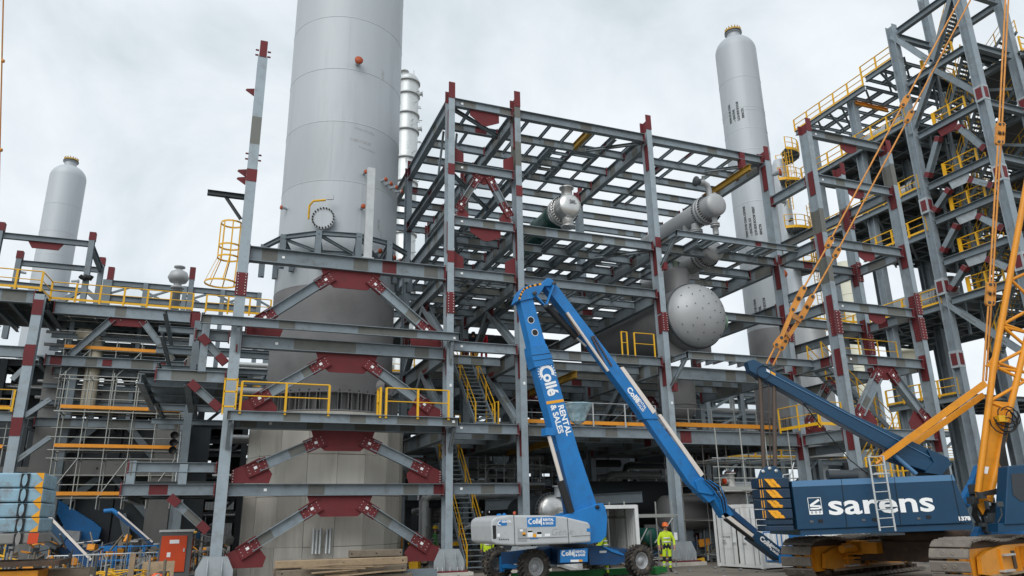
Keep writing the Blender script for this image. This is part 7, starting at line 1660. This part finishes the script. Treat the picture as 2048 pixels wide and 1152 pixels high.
# crash barriers with bars
for k, (u, Y) in enumerate(((150, 33), (235, 33.5), (300, 33.8), (400, 34.2))):
    p = onY(u, 1130, Y); t = thing('crowd_barrier', (p.x, Y, 0), ['dark barred crowd barrier behind the timber crib', 'crowd barrier left of the yellow hose', 'crowd barrier just left of the orange cabinet', 'crowd barrier between the cabinet and column A'][k], 'barrier', 'crowd barriers')
    b = MB(); b.path([(p.x - 1, Y, .05), (p.x - 1, Y, .95), (p.x - .9, Y, 1.08), (p.x + .9, Y, 1.08), (p.x + 1, Y, .95), (p.x + 1, Y, .05)], .022, 6); b.tube((p.x - 1, Y, .2), (p.x + 1, Y, .2), .02, 6); b.obj('frame', MAT['galv'], t)
    bm1 = MB().tube((0, 0, .2), (0, 0, 1.07), .01, 5).mesh('bar', MAT['galv'])
    for i in range(12): inst('bar', bm1, t, Matrix.Translation((p.x - .85 + i * .155, Y, 0)))
# yellow cable coil and blue hose
p = onY(235, 1128, 29.6); b = MB()
for k in range(7): r0 = random.uniform(.45, .8); b.path([(p.x + r0 * math.cos(a) * 1.2, 29.6 + r0 * .4 * math.sin(a), .1 + .55 * max(0, math.sin(a * .5 + k)) ) for a in [i * .42 for i in range(16)]], .022, 5)
o = b.obj('cable_coil', MAT['yellow']); tag(o, 'loose coil of yellow cable beside the timber post', 'cable')
# timber balks in front of the pedestal, piece by piece
random.seed(9)
tp = thing('timber_stack', (5.6, 28.6, 0), 'stack of weathered timber balks in front of the concrete pedestal', 'timber stack')
bx0, bx1 = onY(550, 1130, 28.4).x, onY(812, 1130, 28.4).x
for z, y, xa, xb, m in ((.14, 28.3, bx0 - .1, bx1 + .2, 0), (.14, 28.8, bx0 + .2, bx1 + .3, 0), (.42, 28.35, bx0 + .05, bx1, 0), (.42, 28.9, bx0, bx1 - .2, 0), (.70, 28.5, bx0, bx1 + .05, 1), (.70, 29.0, bx0 + .4, bx1, 0), (.96, 28.9, bx0 + 2.6, bx1 - .05, 0)):
    o = MB().box((0, 0, 0), (xb - xa, .30, .25), Matrix.Translation(((xa + xb) / 2, y, z)) @ Matrix.Rotation(random.uniform(-.012, .012), 4, 'Y') @ Matrix.Rotation(random.uniform(-.01, .01), 4, 'Z')).obj('timber_balk', MAT['timber'] if m else MAT['timberd'], tp)
    md = o.modifiers.new('bevel', 'BEVEL'); md.width = .02; md.segments = 1
    for k in range(3): MB().lathe([(.03, 0), (0, .001)], rot_to((xa + (xb - xa) * (.04 + .46 * k), y - .153, z), (0, -1, 0)), 10).obj('bolt_hole', MAT['black'], o)
for i in range(9):
    L = random.uniform(1.4, 3.0); x = random.uniform(bx0 + .8, bx1 - 2.4)
    MB().box((0, 0, 0), (L, .14, .045), Matrix.Translation((x + L / 2, 27.95 + random.uniform(-.15, .15), .30 + .05 * i)) @ Matrix.Rotation(random.uniform(-.07, .05), 4, 'Y') @ Matrix.Rotation(random.uniform(-.08, .08), 4, 'Z')).obj('board', MAT['timber'], tp)
# steel bars leaning on the pedestal
for i, u in enumerate((623, 630, 637, 650, 657)):
    p = onY(u, 1115, 31.45); o = MB().tube((p.x, 31.3, .9), (p.x + .03, 31.5, 1.85 - .05 * (i % 2)), .055, 8).obj('steel_sleeve', MAT['galv']); tag(o, ['leftmost grey steel sleeve leaning on the pedestal', 'second grey steel sleeve from the left on the pedestal', 'third grey steel sleeve from the left on the pedestal', 'fourth grey steel sleeve from the left on the pedestal', 'rightmost grey steel sleeve leaning on the pedestal'][i], 'sleeve', 'sleeves on the pedestal')
# small grey steel box by base B
p = onY(835, 1145, 29.0); o = MB().box((p.x, 29.0, .18), (1.3, .8, .3)).obj('steel_tray', MAT['oldsteel']); tag(o, 'flat grey steel tray on the ground left of base B', 'tray')
# second and third blue lifts working behind on the left
def small_lift(base, label, flip=1, sc=1.0):
    x, y = base; t = thing('boom_lift', (x, y, 0), label, 'boom lift')
    P = lambda a, z: V((x + flip * a * sc, y, z * sc))
    def sl(name, pts, mat, y0, y1):
        n = len(pts); Q = [P(*q) for q in pts]; vs = [V((q.x, y + y0, q.z)) for q in Q] + [V((q.x, y + y1, q.z)) for q in Q]
        return MB().add(vs, [tuple(range(n)), tuple(range(2 * n - 1, n - 1, -1))] + [(i, i + n, (i + 1) % n + n, (i + 1) % n) for i in range(n)]).obj(name, mat, t)
    sl('turntable', ((-.6, 1.2), (.7, 1.2), (.8, 2.0), (.3, 2.4), (-1.6, 3.6), (-1.9, 3.3)), LB, -.3, .3)
    sl('engine_hood', ((-2.0, 1.15), (-.2, 1.15), (-.2, 1.85), (-1.7, 2.0), (-2.0, 1.8)), MAT['hood'], -1.0, -.3)
    sl('riser_boom', ((-1.5, 3.3), (-1.9, 3.6), (-3.0, 5.6), (-2.5, 5.7)), LB, -.25, .25)
    sl('chassis', ((-1.8, .5), (1.6, .5), (1.6, 1.1), (-1.8, 1.1)), LD, -.7, .7)
    for a in (-1.6, 1.5):
        for s in (-1, 1): MB().lathe([(.2, -.2), (.5, -.18), (.52, 0), (.5, .18), (.2, .2), (0, .1)], rot_to((x + flip * a * sc, y + s * .9, .52), (0, s, 0)), 24).obj('wheel', MAT['tyre'], t)
    return t
p = atd(150, 1090, 44); tl = small_lift((p.x + .5, p.y), 'second blue boom lift working under the concrete table on the left')
pa, pb2 = atd(70, 1015, 33), atd(190, 1140, 31)
t = thing('jib_arm', (pb2.x, pb2.y, 0), 'dark blue lift jib reaching down beside the rusty counterweights', 'lift jib')
MB().bar(pa, pa.lerp(pb2, .55), .3, .34).obj('outer_tube', MAT['craneblue'], t); MB().bar(pa.lerp(pb2, .5), pb2, .24, .26).obj('inner_tube', LD, t); MB().bar(pa + V((.1, -.2, .14)), pa.lerp(pb2, .9) + V((.1, -.2, .14)), .04, .1).obj('wear_strip', MAT['cream'], t); MB().tube(pa + V((0, -.2, -.3)), pa.lerp(pb2, .5) + V((0, -.2, -.3)), .09, 8).obj('cylinder', MAT['darksteel'], t)
bs = thing('lift_basket', (pb2.x + 1.2, pb2.y, 0), 'blue railed work basket standing on the ground left of the cabinet', 'work basket'); b = MB(); bx, by = pb2.x + .1, pb2.y - .3
for z in (.2, .7, 1.25):
    for a, c in (((bx, by), (bx + 2.2, by)), ((bx + 2.2, by), (bx + 2.2, by + .9)), ((bx + 2.2, by + .9), (bx, by + .9)), ((bx, by + .9), (bx, by))): b.tube((*a, z), (*c, z), .028, 6)
for i in range(5):
    for yy in (by, by + .9): b.tube((bx + .55 * i, yy, .2), (bx + .55 * i, yy, 1.25), .028, 6)
b.obj('cage', LB, bs); MB().box((bx + 1.1, by + .45, .16), (2.2, .9, .06)).obj('floor', MAT['darksteel'], bs); MB().box((bx + .4, by - .03, 1.2), (.5, .05, .22)).obj('control_box', LB, bs)
pa, pb2 = atd(236, 1028, 40), atd(305, 1088, 40)
t = thing('jib_arm', (pb2.x, pb2.y, 0), 'thin dark lift jib in the gap left of the orange cabinet', 'lift jib'); MB().bar(pa, pb2, .22, .24).obj('tube', LD, t); MB().bar(pa + V((0, -.13, .1)), pb2 + V((0, -.13, .1)), .03, .08).obj('wear_strip', MAT['cream'], t); MB().path([pa, pa + V((-.3, 0, .2)), pa + V((-.7, 0, .15))], .12, 8).obj('elbow', LB, t)
# distant clutter beyond the left racks: a row of site boxes, pipes and scaffold
cols = [MAT['corr'], MAT['rustblue'], MAT['concd'], MAT['green'], MAT['hood'], MAT['greybox'], MAT['timber'], MAT['ivory']]
words = ['white', 'pale blue', 'dull grey', 'green', 'light grey', 'charcoal', 'brown', 'ivory']
spots = ['far left behind the racks', 'behind the left concrete pier', 'beyond the second blue lift', 'behind the crowd barriers', 'left of the pedestal far away', 'behind the pedestal', 'behind the stairs', 'beyond the stainless vessel', 'behind the grey drum', 'behind the person in yellow', 'beyond the tall tube scaffold', 'behind the white container', 'behind the crane house', 'beyond the crane cab', 'far behind column B', 'far behind column C']
xs_ = [-40 + i * 7.2 for i in range(16)]
for i, x in enumerate(xs_):
    k = i % 8; L = random.uniform(4, 6.5); h_ = random.uniform(2.4, 5.2)
    t = thing('site_box', (x, 84, 0), words[k] + ' site box ' + spots[i], 'site box')
    b = MB(); corr_wall(b, (x, 84, 0), (x + L, 84, 0), .2, h_); b.obj('front_wall', cols[k], t); MB().box((x + L / 2, 86, h_ / 2), (L, 3.8, h_)).obj('body', cols[k], t); MB().box((x + L * .3, 83.93, 1.2), (1.0, .05, 2.0)).obj('door', MAT['greybox'], t); MB().box((x + L * .7, 83.93, 1.6), (1.1, .05, .9)).obj('window', MAT['glass'], t)
r5 = rack('pipe_rack', -60, 70, 92, (4.0, 7.0), 'long far pipe rack along the horizon behind the site boxes', nb=18, mat=OS)
for k, (x, y) in enumerate(((-8, 60.5), (-14, 62), (-4.5, 70), (1, 69))):
    scaffold('scaffold', x, x + 4, y, y + 1.2, 6, [.4, 2.2, 4.0], 3, ['distant tube scaffold with yellow boards behind the concrete table', 'distant tube scaffold at far left behind the table', 'distant tube scaffold seen through the gap left of the cabinet', 'distant tube scaffold left of the pedestal'][k], [2.2, 4.0], mat=MAT['yellow'] if k % 2 == 0 else None)
# thin orange hoist rope at the left border
o = MB().tube(atd(8, -60, 40), atd(-4, 460, 40), .04, 6).obj('hoist_rope', MAT['pendant']); tag(o, 'thin orange hoist rope running down the left picture edge', 'rope')
for d_ in (atd(6, 122, 40), atd(2, 300, 40)): MB().lathe([(.0, -.12), (.09, -.06), (.09, .06), (0, .12)], Matrix.Translation(d_), 10).obj('rope_clamp', MAT['pendant'], o)
# heaps of small site litter nobody could count
def litter(x0, x1, y0, y1, zmax, n, label, seed):
    rnd = random.Random(seed); b = MB()
    for i in range(n):
        x, y = rnd.uniform(x0, x1), rnd.uniform(y0, y1); z = rnd.random() ** 2 * zmax; m = rnd.choice((0, 0, 0, 1, 1, 1, 2, 2, 3, 4, 5, 6, 6, 7))
        M = Matrix.Translation((x, y, z + .08)) @ Matrix.Rotation(rnd.random() * 3, 4, 'Z') @ Matrix.Rotation(rnd.uniform(-.5, .5), 4, 'Y')
        if rnd.random() < .45: b.box((0, 0, 0), (rnd.uniform(.1, .7), rnd.uniform(.08, .4), rnd.uniform(.05, .35)), M, m)
        elif rnd.random() < .7: b.tube(M @ V((-.6, 0, 0)), M @ V((.6, 0, rnd.uniform(-.3, .3))), rnd.uniform(.02, .06), 6, m)
        else: b.tube((x, y, 0), (x, y, z + rnd.uniform(.3, 1.2)), rnd.uniform(.02, .05), 6, m)
    o = b.obj('site_litter', [MAT['darksteel'], MAT['greybox'], MAT['timberd'], MAT['yellow'], MAT['craneblue'], MAT['galv'], MAT['concd'], MAT['orange']]); tag(o, label, 'litter', kind='stuff')
litter(-12, 1, 34.5, 47, 1.5, 420, 'litter of tools, pipes and crates behind the crowd barriers', 1)
litter(7.5, 13, 33.5, 40, .9, 160, 'litter of tools and pipes below the stairs', 2)
litter(18.5, 24, 30.5, 34, .8, 160, 'litter of pipes and boxes below the tall tube scaffold', 3)
litter(-8, -1, 26.5, 30, .35, 150, 'litter of planks and hoses at the left front', 4)
# mark the tiny fastener groups: too small to pick apart one by one
for o in bpy.data.objects:
    if o.name.split('.')[0] in ('bolt_group', 'anchor_bolts', 'bolts', 'stud_bolts', 'wheel_nuts', 'insulation_studs'): o['kind'] = 'stuff'
